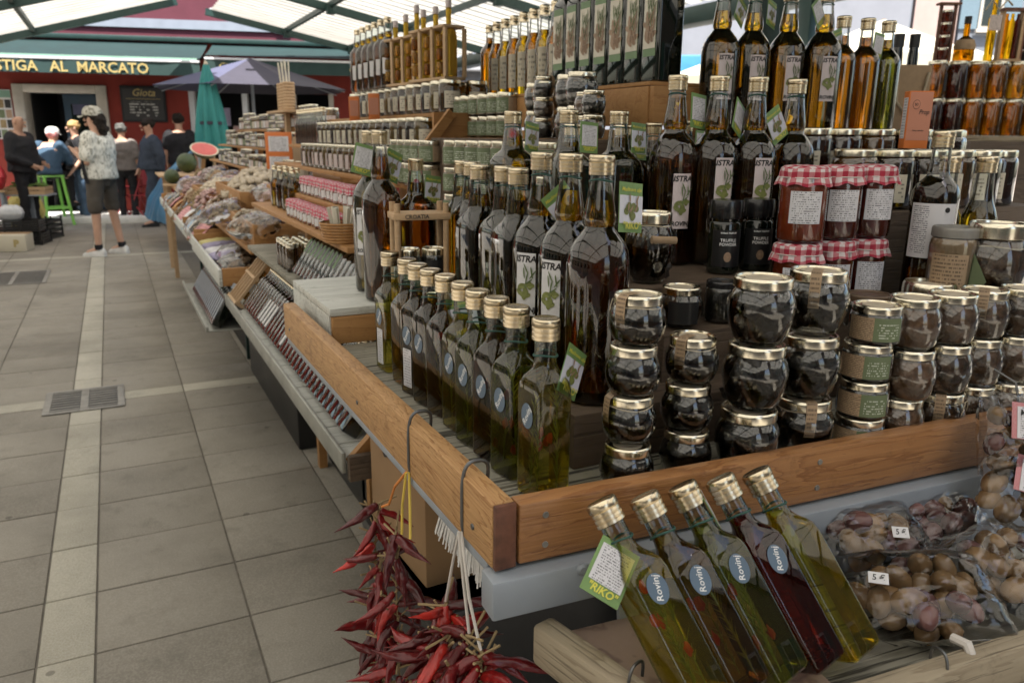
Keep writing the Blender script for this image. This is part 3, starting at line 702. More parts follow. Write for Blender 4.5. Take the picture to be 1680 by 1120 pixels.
# crate under the dark green bottles
cr = thing('display_crate', 'brown pine crate with a slanted brace under the dark green bottles', 'crate')
for k, z0 in enumerate((1.30, 1.39, 1.48)): plank('crate_board', cr, 1.055, 1.40, 1.430, 1.446, z0, z0+.082, 'wood_crate', .002)
for k, z0 in enumerate((1.30, 1.39, 1.48)): plank('crate_board', cr, 1.052, 1.068, 1.448, 2.68, z0, z0+.082, 'wood_crate', .002)
plank('crate_lid', cr, 1.055, 1.42, 1.447, 2.70, 1.5635, 1.572, 'wood_crate', .001)
put('brace', MB().bar((1.08, 1.424, 1.31), (1.20, 1.424, 1.555), .012, .014), 'wood_crate', cr)

# ---- row A : square oil bottles beside the side rail
ys = [.728, .797, .853, .890, .965, 1.030, 1.085, 1.140, 1.197, 1.285]
oils = ['tint_olive', 'tint_green', 'tint_dark', 'tint_green', 'tint_gold', 'tint_dark', 'tint_dark', 'tint_dark', 'tint_dark', 'tint_olive']
ys[3] = .908; ys[4] = .966
desc = ['herb oil bottle with rosemary and a green olive tag', 'herb oil bottle full of rosemary', 'herb oil bottle with red flakes', 'herb oil bottle with rosemary', 'golden herb oil bottle', 'dark oil bottle with a green tag', 'dark oil bottle', 'oil bottle with white side label', 'dark oil bottle', 'oil bottle with white side label']
for i, y_ in enumerate(ys):
    x_ = .409+random.uniform(-.003, .003)
    o = bottle('square', 'oil_bottle', '%s square %s beside the side rail' % (('nearest' if i == 0 else ORD[i]+' nearest'), desc[i]), 'square oil bottles along the side rail', (x_, y_, ZF+.001), R(random.uniform(5, 15)), oils[i], random.uniform(.158, .170), glass='glass_green')
    put('herbs', sprig_mesh(.135, .030, 1+i % 4), 'herb', o, (0, 0, .004), (0, 0, i))
    if i in (0, 1, 2, 5, 6): put('pepper_flakes', flake_mesh(i, .026, .12), 'berry', o, (0, 0, .006))
    if i not in (5, 8): sticker(o, .0232, .098 if i else .100)
    if i in (7, 9): put('label', flat_patch(.022, .062), 'print', o, (-.0233, 0, .045), (0, 0, R(-90)))
    band(o, .168)
    if i == 0: hang_tag(o, (.030, -.010, .145), (R(-5), R(33), R(18)))
    if i == 5: hang_tag(o, (.014, -.024, .150), (R(-8), R(-10), R(-35)))
# ---- row B : tall dark bottles on the first step
B = [(.533, .820, 'istra', 'oil_brown'), (.537, .900, 'istra', 'oil_dark'), (.535, .975, 'istra', 'oil_dark'), (.537, 1.050, 'square_istra', 'oil_dark'), (.550, 1.125, 'square_istra', 'oil_olive'), (.540, 1.197, 'square_istra', 'oil_dark'), (.585, 1.330, 'square_istra', 'oil_dark'), (.600, 1.410, 'square_istra', 'oil_green')]
dB = ['amber brown round bottle with rosemary and an olive tag', 'dark round bottle with a white olive label', 'dark round bottle with a tilted olive tag', 'dark square shouldered bottle', 'square shouldered bottle with yellow oil in the neck', 'dark square shouldered bottle', 'tall square shouldered bottle', 'tall olive green bottle']
for i, (x_, y_, kd, oil) in enumerate(B):
    o = bottle(kd, 'oil_bottle', '%s of the tall row, %s' % (ORD[i], dB[i]), 'tall oil bottles on the first step', (x_, y_, 1.1235), R(random.uniform(-5, 5)), oil, (.262 if i else .255) if kd == 'istra' else .236, n=40)
    band(o, .278 if kd == 'istra' else .254, .0142)
    if i in (1, 2): istra_label(o, .0402, -62, .085, .088, 44, 'ROVINJ', 'white_paper')
    if i == 0:
        hang_tag(o, (.030, -.022, .246), (R(-6), R(6), R(22)), w=.046, h=.060)
        put('lemon', MB().ball((0, 0, 0), (.012, .012, .014), 12, 8), 'melon_white', o, (.015, -.022, .02)); put('herbs', sprig_mesh(.17, .05, 3), 'herb', o, (0, 0, .006))
    if i == 2: hang_tag(o, (.022, -.026, .235), (R(-6), R(-38), R(-8)), w=.044, h=.058)
# ---- row C : bottles on the second step, only necks show
Cc = [(.640, 1.275, .0, 'oil_gold', 1), (.680, 1.150, .0, 'oil_olive', 2), (.772, 1.140, .0, 'oil_green', 1), (.755, 1.262, -.02, 'oil_dark', 0), (.860, 1.255, -.02, 'oil_dark', 2), (.935, 1.262, -.015, 'oil_dark', 0), (1.0, 1.25, -.01, 'oil_green', 2)]
dC = ['gold oil with red pepper in the neck', 'clear neck with the back of a price tag', 'yellow green oil beside a large olive tag', 'dark oil, half hidden', 'dark oil with folded green tag', 'dark oil, brass cap just showing', 'green oil next to an ISTRA bottle']
for i, (x_, y_, dz, oil, tg) in enumerate(Cc):
    o = bottle('square_istra', 'oil_bottle', 'bottle on the second step, %s' % dC[i], 'oil bottles on the second step', (x_, y_, 1.2445), R(random.uniform(-8, 8)), oil, .236-.01*(i % 2))
    o.scale = (1, 1, (.252+dz)/.285)
    band(o, .254, .0145)
    if tg: hang_tag(o, (.030, -.016, .235), (R(-4), R(4 if i else 8), R(20)), back=(tg == 2))
    if i == 0: put('pepper', MB().ball((0, 0, 0), (.008, .008, .012), 8, 6, .3, 2), 'berry', o, (-.006, -.008, .240))
# ---- row D : ISTRA bottles
D_ = [(.848, 1.085), (.912, 1.058), (.980, 1.040), (1.068, 1.040)]
for i, (x_, y_) in enumerate(D_):
    o = bottle('istra', 'oil_bottle', '%s dark round ISTRA label bottle behind the truffle powder jars' % ('leftmost', 'second', 'third', 'rightmost')[i], 'ISTRA bottles in the middle row', (x_, y_, 1.2445), 0, 'oil_brown' if i == 0 else 'oil_dark', (.272, .256, .266, .258)[i], n=40)
    istra_label(o, .0402, -13, (.062, .088, .088, .075)[i], .090, 44, 'ROVINJ'); band(o, .279, .0142)
    if i in (0, 1, 2): hang_tag(o, (.036, -.012, .252-.01*i), (R(-6), R((6, 28, -30)[i]), R((15, 25, 10)[i])), back=(i < 2))
MT['oil_bronze'] = liquid('bronze_oil', (.36, .24, .045))
# ---- row E : ISTRA bottles on the top step, row F : amber bottles
E_ = [(1.205, 1.395), (1.290, 1.385), (1.345, 1.320), (1.395, 1.262)]
E_ = [(1.190, 1.385), (1.268, 1.375), (1.345, 1.350), (1.415, 1.315)]
for i, (x_, y_) in enumerate(E_):
    o = bottle('istra', 'oil_bottle', '%s ISTRA label bottle of the top row against the pale houses' % ('leftmost', 'second', 'third', 'rightmost')[i], 'ISTRA bottles in the top row', (x_, y_, 1.4565), 0, 'oil_bronze', .258, n=32)
    istra_label(o, .0402, -20, .078, .092, 46); band(o, .279, .0142)
    if i in (0, 1, 3): hang_tag(o, (.036*(1 if i < 2 else -1), -.012, .258), (R(-6), R((30, 14, 0, -35)[i]), R(20)), back=(i == 3))
F_ = [(1.494, 1.335, 'oil_amber'), (1.565, 1.330, 'oil_amber'), (1.640, 1.335, 'oil_green')]
for i, (x_, y_, oil) in enumerate(F_):
    o = bottle('dorica', 'oil_bottle', '%s slim bottle right of the top ISTRA row' % ('amber honey coloured', 'second amber', 'dark green herb filled')[i], 'slim bottles on the top step', (x_, y_, 1.4565), 0, oil, .222, n=28)
    if i == 2: put('herbs', sprig_mesh(.19, .05, 2), 'herb', o, (0, 0, .006))
    if i in (0, 1): hang_tag(o, (-.026 if i == 0 else .028, -.01, .205), (0, R(-20 if i == 0 else 5), R(10)), back=(i == 1))
# ---- row G : dark green square bottles, row H : white labelled bottles
for i in range(7):
    y_ = 1.482+i*.0705
    o = thing('oil_bottle', '%s tall dark green square bottle with green edged label, on the crate' % ORD[i], 'bottle', (1.108+.002*i, y_, 1.573), R(random.uniform(-2, 2)), 'dark green square bottles on the crate')
    put('glass', cached('tallg', lambda: outline('square_tall').build('glass')), 'dark_glass', o); put('cap', cap_mesh(20), 'lid_black', o, (0, 0, .283))
    lb = put('label', flat_patch(.046, .150), 'green_label', o, (-.0337, 0, .128), (0, 0, R(-90)))
    put('label_panel', flat_patch(.045, .118), 'cream_paper', lb, (0, -.0008, 0))
    a, l = olive_sprig(.048, .115, None, 9, 8); put('olive_print', a, 'brown_print', lb, (0, -.0008, 0)); put('leaf_print', l, 'leaf_print', lb, (-.004, -.0012, 0)); put('leaf_print', l, 'brown_print', lb, (-.002, -.0016, -.03))
for i in range(8):
    y_ = 2.015+i*.078
    o = bottle('small_round', 'oil_bottle', '%s small golden oil bottle with a white label beside the dark bottles' % ORD[i], 'white labelled bottles on the crate', (1.180+.006*i, y_, 1.573), 0, ('oil_gold', 'oil_amber')[i % 2], .160, 20, 20)
    o.scale = (1, 1, 1.18)
    put('label', arc_patch(.0282, -70, 10, .03, .118, 8), 'print_cream', o)
o = bottle('dorica', 'oil_bottle', 'tall amber bottle at the end of the white labelled row', None, (1.255, 2.69, 1.573), 0, 'oil_amber', .222, 20, 20)
# ---- I : small dark jars in front of the dark bottles
I_ = [(.850, 1.345, 2, 'mini'), (.870, 1.405, 2, 'mini'), (.905, 1.480, 2, 'vase'), (.925, 1.560, 2, 'vase'), (.905, 1.645, 3, 'mini'), (.975, 1.760, 2, 'vase'), (1.000, 1.850, 2, 'vase')]
c = 0
for x_, y_, nst, kd in I_:
    for q in range(nst):
        hh = jar_h(kd)
        pos = ('bottom', 'top')[q] if nst == 2 else ('bottom', 'middle', 'top')[q]
        o = jar(kd, 'truffle_jar', '%s jar of the %s small stack of dark jars before the dark bottles' % (pos, ORD[I_.index((x_, y_, nst, kd))]), 'small dark jars on the crate step', (x_, y_, 1.4505+q*(hh+.0008)), random.uniform(0, 1), 'truffle' if c % 3 else 'mushroom', .7, .003, sd=c % 5, n=24)
        if c % 2 == 0: kraft_strip(o, LIDR[kd][0], hh, .026, .012, 25)
        c += 1
# ---- truffle jar stacks along the front rail
def stack(x_, y_, kd, nst, what, col, content, sd0, strips=(), lean=(0, 0), fill=.66, lump=.005, liq=None):
    hh = jar_h(kd); nm = {4: ('bottom', 'second', 'third', 'top'), 3: ('bottom', 'middle', 'top'), 2: ('bottom', 'top')}[nst]
    for q in range(nst):
        o = jar(kd, 'truffle_jar', '%s %s of the %s' % (nm[q], what, col), 'stacked jars along the front rail', (x_+random.uniform(-.0035, .0035)+lean[0]*q, y_+random.uniform(-.0035, .0035)+lean[1]*q, ZF+.0012+q*(hh+.0006)), (random.uniform(-.4, .4) if kd != 'low' else .06), content, fill, lump, sd=sd0+q)
        if q in strips: kraft_strip(o, LIDR[kd][0], hh, .036 if kd != 'orcio_big' else .042, .013, -85 if x_ < .55 else (-62 if x_ < .63 else -42))
        if q in strips: twine_ring(o, LIDR[kd][0]*.97, hh-.013)
        if kd == 'low':
            put('label', arc_patch(.0331, -118, -52, .006, .036), 'print_kraft', o)
            put('label', arc_patch(.0332, -58, 6, .006, .036), 'print_sage', o)
    return o
stack(.507, .700, 'orcio', 4, 'truffle jar', 'first stack beside the front bottles', 'truffle', 1, (1, 3), (.0015, .001))
o = stack(.598, .705, 'orcio', 3, 'truffle jar', 'short second stack behind the rail', 'truffle', 5, (2,))
stack(.672, .680, 'orcio_big', 3, 'large truffle jar', 'left stack of big bulging jars', 'truffle', 2, (), (.003, .002), .62, .007)
stack(.773, .690, 'orcio_big', 3, 'large truffle jar', 'right stack of big bulging jars', 'truffle', 4, (0, 2), (.003, .002), .62, .007)
stack(.858, .668, 'low', 4, 'low jar with kraft and green label', 'flat jar stack', 'truffle', 3, (), (.001, 0), .9, .002)
stack(.925, .660, 'vase', 3, 'sliced mushroom jar', 'first mushroom stack, right of the flat jars', 'mushroom', 1, (), (.001, .001), .86, .004)
stack(.997, .658, 'vase', 3, 'sliced mushroom jar', 'second mushroom stack', 'mushroom', 4, (0,), (.001, .001), .86, .004)
stack(1.068, .655, 'vase', 3, 'sliced mushroom jar', 'third mushroom stack with a kraft seal', 'mushroom', 6, (2,), (.001, .001), .86, .004)
stack(1.130, .645, 'vase', 3, 'sliced mushroom jar', 'last mushroom stack by the hanging olive bags', 'mushroom', 3, (), (.001, .001), .86, .004)
# second row of the front jars
o = jar('low', 'truffle_jar', 'jar with a plain brown lid behind the flat jar stack', None, (.955, .755, 1.19+.0012), 0, 'truffle', .8, .003, 'lid_brown', lidtop=False)
o = jar('vase', 'mushroom_jar', 'wide gold lidded jar just below the two small oil bottles', None, (1.072, .716+.03, ZF+.0012), 0, 'mushroom', .86, .004); o.scale = (1.2, 1.2, 2.95)
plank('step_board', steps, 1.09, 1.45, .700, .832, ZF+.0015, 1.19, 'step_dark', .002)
o = jar('tall', 'cream_jar', 'pale salt jar with grey lid behind the mushroom stacks', None, (1.125, .752, 1.1915), 0, 'kraft', .95, 0, lid='grate_steel', lidtop=False); o.scale = (1, 1, 1.24)
put('label', arc_patch(.0356, -105, -20, .02, .08), 'print_kraft', o)
o = jar('orcio_big', 'mushroom_jar', 'large mushroom jar with a green diamond card tag at the picture edge', None, (1.168, .716, 1.1915), 0, 'mushroom', .9, .006, lidtop=True); o.scale = (1.15, 1.15, 1.8)
d = diamond_tag(o, .041, .035, -92, 'sage', .030); twine_ring(o, .034, .062)
# ---- relish jars with gingham cloth
rj = [(.921, .830, 0), (1.003, .838, 1), (1.076, .838, 2)]
for x_, y_, i in rj:
    hh = .113
    for q in range(2):
        relish_jar('%s gingham topped relish jar, %s of the red relish pile' % (('left', 'middle', 'right')[i], ('lower row', 'upper row')[q]), 'gingham topped relish jars', (x_+.001*q, y_+.035, 1.1915+q*hh), R(8*i-6), 'jam_red' if i == 0 else 'jam_dark', i*3+q)
# ---- bottles K, L
o = bottle('dorica', 'oil_bottle', 'pale oil bottle with a tall white label right of the relish jars', None, (1.150, .812, 1.1915), 0, 'oil_dark', .197, n=40); o.scale = (1, 1, 1.05)
put('label', arc_patch(.0351, -112, 4, .080, .160, 14), 'print_few', o); put('seal_print', oval(.008, .008, 14, .0357), 'ink', o, (0, 0, .151), (0, 0, R(-22)))
put('fruit_print', oval(.010, .008, 14, .0357), 'brown_print', o, (0, 0, .104), (0, 0, R(-24))); put('leaf_print', oval(.011, .004, 14, .0357), 'olive_print', o, (0, 0, .122), (0, 0, R(-24)))
for i, (x_, y_) in enumerate(((1.222, .845), (1.282, .822))):
    o = bottle('small_round', 'oil_bottle', '%s small oil bottle with a white label at the picture edge' % ('first', 'outermost')[i], 'small white labelled bottles', (x_, y_, 1.1915), 0, 'oil_olive', .152, n=32); o.scale = (1, 1, 1.09)
    put('label', arc_patch(.0281, -110, 0, .055, .108, 10), 'print_few', o); put('seal_print', oval(.006, .006, 12, .0287), 'ink', o, (0, 0, .101), (0, 0, R(-18)))
# ---- truffle powder shakers, truffle jar with scroll, little black jars
for i, (x_, y_) in enumerate(((.862, .962), (.930, .962))):
    o = thing('powder_shaker', '%s black truffle powder shaker with a shiny black lid' % ('left', 'right')[i], 'shaker', (x_, y_, 1.2445), R(12), 'truffle powder shakers')
    put('glass', cached('shk', lambda: MB().lathe([(.022, 0), (.0245, .002), (.025, .006), (.025, .078), (.024, .081), (.022, .083), (.022, .088)], 32).build('glass')), 'dark_glass', o)
    put('lid', cached('shkl', lambda: MB().lathe([(.0252, 0), (.0255, .001), (.0255, .026), (.0245, .0285), (.020, .0285)], 32).build('lid')), 'lid_black', o, (0, 0, .087))
    lb = put('label', arc_patch(.0254, -60, 60, .012, .070, 12), 'black_plastic', o, (0, 0, 0), (0, 0, R(-38)))
    put('lettering', text_mesh('TRUFFLE', .0066, 0, .0001, 0, .0258), 'ink_white', lb, (0, 0, .054)); put('lettering', text_mesh('POWDER', .0066, 0, .0001, 0, .0258), 'ink_white', lb, (0, 0, .0475))
    put('lettering', text_mesh('KARLIC TARTUFI', .0034, 0, .0001, 0, .0258), 'ink_white', lb, (0, 0, .0655)); put('mushroom_print', oval(.012, .016, 14, .0258), 'brown_print', lb, (0, 0, .028))
o = jar('orcio_big', 'truffle_jar', 'truffle jar with a rolled paper scroll before the first ISTRA bottle', None, (.703, .945, 1.2445), 0, 'truffle', .6, .008, sd=9); o.scale = (.92, .92, 1.28)
put('paper_scroll', MB().tube([(-.022, -.035, .052), (.022, -.040, .050)], .0045, 10), 'kraft', o); twine_ring(o, .033, .066)
o = jar('orcio', 'truffle_jar', 'dark labelled truffle jar low behind the second jar stack', None, (.710, .872, 1.19+.0012), 0, 'truffle', .8, .004, sd=3); put('label', arc_patch(.0328, -70, 10, .008, .040), 'black_plastic', o)
for i, (x_, y_) in enumerate(((.785, .872), (.838, .866))):
    o = jar('small', 'truffle_jar', '%s small black lidded jar under the powder shakers' % ('left', 'right')[i], 'small black lidded jars', (x_, y_, 1.1915), 0, 'truffle', .9, .001, 'lid_black', lidtop=False)
# ---- orange box and gold lidded black jars
ng = 0
for r_, (z_, lst) in enumerate(((1.336, [(1.165, .985), (1.235, .965), (1.305, .950), (1.385, .955), (1.455, .950), (1.52, .96)]), (1.373, [(1.20, 1.12), (1.275, 1.115), (1.350, 1.100), (1.425, 1.075), (1.500, 1.06), (1.565, 1.10)]))):
    for i, (x_, y_) in enumerate(lst):
        o = jar('honey', 'spread_jar', '%s dark spread jar with a gold lid, %s row behind the relish' % (ORDL[i], ('front', 'rear')[r_]), 'gold lidded dark jars', (x_, y_, z_), random.uniform(-.2, .4), None, liq=('honey_dark' if (i+r_) % 3 else 'honey'), lidtop=False, n=28)
        put('label', arc_patch(.0396, -75, -20, .012, .06, 6), 'print_cream', o)
        ng += 1
MT['orange_box'] = plain('orange_carton', (.62, .17, .035), .55, 0, .06); MT['salmon'] = plain('salmon_carton', (.50, .21, .13), .55, 0, .05)
o = thing('carton', 'small upright orange carton standing on the gold lids', 'box', (1.290, .970, 1.4395), R(-32))
o.scale = (.78, .8, 1); put('box', MB().box(-.026, .026, -.016, .016, 0, .098, .0012), 'orange_box', o)
fp = put('front_panel', flat_patch(.049, .082), 'salmon', o, (.0005, -.0164, .055)); put('seal', oval(.016, .016), 'ink', fp, (-.010, -.0006, .020)); put('seal_center', oval(.0145, .0145), 'salmon', fp, (-.010, -.0009, .020))
put('lettering', text_mesh('BD', .006, 0, .0001), 'ink', fp, (-.010, -.0018, .020)); put('lettering', text_mesh('Prop', .0115, .3, .0001), 'ink', fp, (.008, -.0012, .007)); put('lettering', text_mesh('honey cosmetics', .0036, 0, .0001), 'ink', fp, (0, -.0012, -.024))
put('side_panel', flat_patch(.022, .070), 'print', o, (-.0264, 0, .052), (0, 0, R(-90)))
# ---- small wooden frame with two jars, and ISTRA bottles on the white step box
o = thing('wooden_rack', 'little beech rack lettered CROATIA holding two small jars', 'rack', (.487, 1.345, 1.052), R(-8))
for z_ in (.006, .262): put('plate', cached('rkp', lambda: MB().box(-.052, .052, -.032, .032, -.006, .006, .002).build('plate')), 'wood_light', o, (0, 0, z_))
for x_ in (-.044, .044):
    for y_ in (-.024, .024): put('post', cached('rkpost', lambda: MB().lathe([(.0055, 0), (.0055, .285)], 12).build('post')), 'wood_light', o, (x_, y_, 0))
put('lettering', text_mesh('CROATIA', .010, 0, .0002), 'ink', o, (-.010, -.0327, .262))
for i, x_ in enumerate((-.017, .020)):
    pos = Matrix.Rotation(R(-8), 4, 'Z') @ Vector((x_*1.35, .0, 0)); j = jar('small', 'truffle_jar', '%s small jar held in the beech rack' % ('green labelled', 'black diamond labelled')[i], None, (.487+pos.x, 1.345+pos.y, 1.065+.115), 0, 'truffle', .9, .001, lidtop=False)
    j.scale = (1, 1, 1.25); put('label', arc_patch(.0254, -60, 40, .006, .044), 'print_sage' if i == 0 else 'black_plastic', j)
    j2 = jar('small', 'truffle_jar', 'lower small jar under the %s jar in the beech rack' % ('green labelled', 'black labelled')[i], None, (.487+pos.x, 1.345+pos.y, 1.065), 0, 'mushroom', .9, .001, lidtop=False); j2.scale = (1, 1, 1.85)
W_ = [(.490, 1.650, 'istra', 'oil_olive', 'round bottle with a white ISTRA label on the white step box'), (.480, 1.545, 'istra', 'oil_amber', 'amber brown round bottle at the front of the white step box'), (.560, 1.560, 'square_istra', 'oil_brown', 'bottle with a red pepper neck behind the beech rack')]
for i, (x_, y_, kd, oil, lb) in enumerate(W_):
    o = bottle(kd, 'oil_bottle', lb, 'bottles on the white step box', (x_, y_, 1.1235), R(4), oil, .262 if kd == 'istra' else .236, n=32); o.scale = (1, 1, 1.1 if i < 2 else 1.0)
    if i == 0: istra_label(o, .0402, -48, .075, .090, 46, 'ROVINJ', 'white_paper')
    if i == 0: hang_tag(o, (-.022, -.020, .255), (0, R(14), R(-20)), back=True)
    if i == 1: hang_tag(o, (.030, .010, .245), (0, R(20), R(20)))
    if i == 2: hang_tag(o, (.030, -.016, .222), (R(-4), R(8), R(15))); put('pepper', MB().ball((0, 0, 0), (.009, .009, .016), 8, 6, .2, 2), 'berry', o, (-.002, -.006, .228))

# dark parasol that shades the stand
o = thing('stall_parasol', 'dark parasol post rising behind the top ISTRA bottles, shading the stand', 'parasol', (1.56, 1.63, 0))
put('post', MB().lathe([(.042, 0), (.042, 2.80)], 16), 'green_steel', o)
MT['parasol_dark'] = plain('dark_green_canvas', (.022, .05, .042), .85, 0, .15, 5)
for k in range(8):
    a0, a1 = 2*math.pi*k/8+.39, 2*math.pi*(k+1)/8+.39
    put('canopy_panel', MB().sheet(lambda u, v: ((math.cos(a0)*(1-u)+math.cos(a1)*u)*1.4*v, (math.sin(a0)*(1-u)+math.sin(a1)*u)*1.4*v, 2.86-.38*v), 5, 5), 'parasol_dark', o)
    put('rib', MB().bar((.04*math.cos(a0), .04*math.sin(a0), 2.82), (1.37*math.cos(a0), 1.37*math.sin(a0), 2.465), .014, .014), 'metal_grey', o)

for d_ in (.03, .40, .78):
    for z_ in (-.016, .018): p = rp(d_, -.0005); put('screw', cached('scr', lambda: MB().lathe([(.0038, 0), (.0034, .0012), (.0008, .0010)], 10).build('screw')), 'grate_steel', fr, (d_-.415, -.0126, z_), (R(90), 0, 0))
for y_ in (.70, 1.15, 1.68): put('screw', cached('scr', None), 'wire', st, (.3075, y_, 1.045), (0, R(-90), 0))
# ---------------------------------------------------------------- lower front tray with leaning bottles and olive bags
RB = R(-5.0)
def lp(d, off, z): return (.40+d*math.cos(RB)-off*math.sin(RB), .445+d*math.sin(RB)+off*math.cos(RB), z)
lt = thing('lower_tray', 'weathered timber tray hung below the front rail of the stand', 'tray')
p = lp(.37, -.012, .922); put('front_rail', MB().box(-.40, .40, -.013, .013, -.024, .024, .004), 'wood_old', lt, p, (0, 0, RB))
a, b = Vector((.362, .640, .928)), Vector((.405, .445, .928)); dd = b-a
put('end_rail', MB().box(-dd.length/2, dd.length/2, -.014, .014, -.024, .024, .005), 'wood_old', lt, tuple((a+b)/2), (0, 0, math.atan2(dd.y, dd.x)))
for k in range(3):
    p = lp(.375, .018+.062*k+.03, .905+.0006*k); put('floor_board', MB().box(-.36, .40, -.029, .029, -.006, .006, .002), 'wood_grey', lt, p, (0, 0, RB))
put('back_panel', MB().box(-.36, .40, -.003, .003, -.045, .045, .001), 'metal_grey', lt, lp(.40, .205, .945), (R(-8), 0, RA))
put('support', MB().box(-.02, .02, -.02, .02, -.45, .45), 'metal_grey', lt, lp(.70, .10, .449))
# thin panel with a printed stone pattern
m_, t_, o_ = newmat('stone_pattern_board'); v_, _ = objco(t_, (1, 1, 1), 0)
vd = NN(t_, 'TexVoronoi', {'feature': 'DISTANCE_TO_EDGE'}, Vector=NN(t_, 'Mapping', Vector=NN(t_, 'TexNoise', Vector=v_, Scale=14.0, Detail=3.0).outputs['Color'], Scale=(2.2, 2.2, 2.2)).outputs[0], Scale=1.0)
cc = ramp(t_, vd.outputs['Distance'], [(0, (.20, .135, .12)), (.03, (.25, .18, .15)), (.07, (.34, .25, .205))])
nz_ = NN(t_, 'TexNoise', Vector=v_, Scale=120.0, Detail=4.0).outputs[0]
pp = P(t_, o_, Base_Color=mixc(t_, mth(t_, 'MULTIPLY', nz_, .4), cc, (.27, .19, .16)), Roughness=.45); t_.links.new(bump(t_, nz_, .3, .002), pp.inputs['Normal']); MT['stone_board'] = m_
o = put('stone_pattern_board', MB().box(-.115, .115, -.085, .085, -.002, .002, .0008), 'stone_board', None, (.492, .545, .921), (R(4), 0, RB)); tag(o, 'pinkish board with a printed stone pattern in the tray corner', 'board')
# leaning square bottles
base5 = Vector((.640, .470, .935)); cap5 = Vector((.583, .580, 1.112)); ax = (cap5-base5).normalized()
xx = Vector((math.cos(RA), math.sin(RA), 0)); xx = (xx-ax*xx.dot(ax)).normalized(); yy = ax.cross(xx)
rotm = Matrix((xx, yy, ax)).transposed()
for i, (oil, ds) in enumerate((('tint_gold', 'golden herb oil bottle with a white backed tag'), ('tint_dark', 'dark rosemary oil bottle'), ('tint_green', 'green rosemary oil bottle'), ('tint_red', 'deep red chili oil bottle'), ('tint_gold', 'plain golden oil bottle without sticker'))):
    off = (4-i)*.0475; pos = base5-Vector((math.cos(RA), math.sin(RA), 0))*off
    o = bottle('square', 'oil_bottle', '%s leaning %s in the lower tray' % (ORDL[i], ds), 'square bottles leaning in the lower tray', tuple(pos), 0, oil, .166, glass='glass_green', rot=tuple(rotm.to_euler()))
    if i == 1: o.scale = (1, 1, .985)
    if i in (0, 1, 2): put('herbs', sprig_mesh(.135, .032, 5+i), 'herb', o, (0, 0, .004)); put('pepper_flakes', flake_mesh(11+i, .028, .12), 'berry', o, (0, 0, .006))
    if i == 3: put('chili_seeds', seeds_mesh(.034), 'stem', o)
    if i < 4:
        s_ = sticker(o, .0232, .112, rz=0); s_.location = (0, -.0232, .115); s_.children[0].rotation_euler = (0, R(-75), 0)
    band(o, .168)
    if i == 0: hang_tag(o, (-.028, -.006, .148), (R(-10), R(58), R(-10)), back=True)
    if i == 2: hang_tag(o, (.020, .004, .172), (0, R(-28), R(55)), back=True, w=.03, h=.05)
# olive bags
def film_mesh(rx, ry, rz, sd, tail=0):
    b = MB(); V3 = Vector
    def fn(sgn):
        def f(u, v):
            x, y_ = 2*u-1, 2*v-1
            q = max(0, (1-abs(x)**3.5)*(1-abs(y_)**3.5))**.5
            lump = .16*noise.noise(V3((x*rx*42, y_*ry*42, sd)))
            cr = -.13*abs(noise.noise(V3((x*2.6+y_*1.3, y_*6.5-x*1.2, sd*3.3))))-.07*abs(noise.noise(V3((x*9, y_*4.2+x*3, sd*1.7))))
            e = .05*noise.noise(V3((x*3, y_*3, sd+9)))
            return (x*rx*(1.04+e), y_*ry*(1.04-e), sgn*rz*(q*(1.12+lump)+cr*1.3*q**.3)+rz*.12*noise.noise(V3((x*4, y_*4, sd)))*(1-q))
        return f
    b.sheet(fn(1), 34, 34); b.sheet(fn(-1), 20, 20)
    if tail:
        b.sheet(lambda u, v: (rx*1.02*(2*u-1)*(1+.12*v), ry*(1.0+tail*v), rz*(.55*math.sin(u*7+sd)*v+.5*noise.noise(V3((u*5, v*3, sd)))*v+.25*noise.noise(V3((u*14, v*6, sd))))), 22, 8)
    return b.build('film', sharp=180)
olm = cached('olive', lambda: MB().ball((0, 0, 0), (.0132, .0132, .0178), 14, 9, .10, 3).build('olive'))
def olive_bag(label, loc, rot, r, n, sd, tail=.5, price=None, mats=('olive', 'olive', 'olive_dark')):
    o = thing('olive_bag', label, 'bag', loc, rot, 'plastic bags of olives'); rr = random.Random(sd); rx, ry, rz = r; pts = []
    for k in range(900):
        if len(pts) >= n: break
        p = Vector((rr.uniform(-1, 1)*(rx-.013), rr.uniform(-1, 1)*(ry-.013), rr.uniform(-1, 1)*(rz-.011)))
        if (p.x/rx)**2+(p.y/ry)**2+(p.z/rz)**2 > .72: continue
        if all((p-q).length > .0225 for q in pts): pts.append(p)
    for k, p in enumerate(pts): put('olive', olm, mats[k % 3 if rr.random() < .8 else 0], o, p, (rr.uniform(0, 3), rr.uniform(0, 3), rr.uniform(0, 3)), rr.uniform(.85, 1.12))
    put('film', film_mesh(rx, ry, rz, sd, tail), 'film', o)
    if price:
        pr_ = put('price_sticker', flat_patch(.021, .013), 'white_paper', o, price, (R(-70), 0, R(-12))); put('lettering', text_mesh('5 €', .0095, .1, .0001), 'ink', pr_, (0, -.0008, 0))
    return o
olive_bag('olive bag with a 5 euro sticker in front, right of the leaning bottles', (.765, .490, .955), (R(18), R(-4), R(-30)), (.080, .056, .030), 60, 1, .5, (-.052, -.004, .036))
olive_bag('olive bag at the tray front beside the picture edge', (.905, .480, .960), (R(16), 0, R(10)), (.075, .056, .032), 60, 2, .4)
olive_bag('smaller olive bag with a price sticker against the steel panel', (.800, .585, .975), (R(30), 0, R(-12)), (.066, .042, .028), 40, 3, .5, (.012, -.018, .034))
olive_bag('dark olive bag lying at the back below the front rail', (.930, .590, .970), (R(25), 0, R(-5)), (.068, .040, .026), 40, 4, .4, None, ('olive_dark', 'olive', 'olive_dark'))
MT['masline'] = gingham('red_check_border', (.50, .03, .05), 160.0)
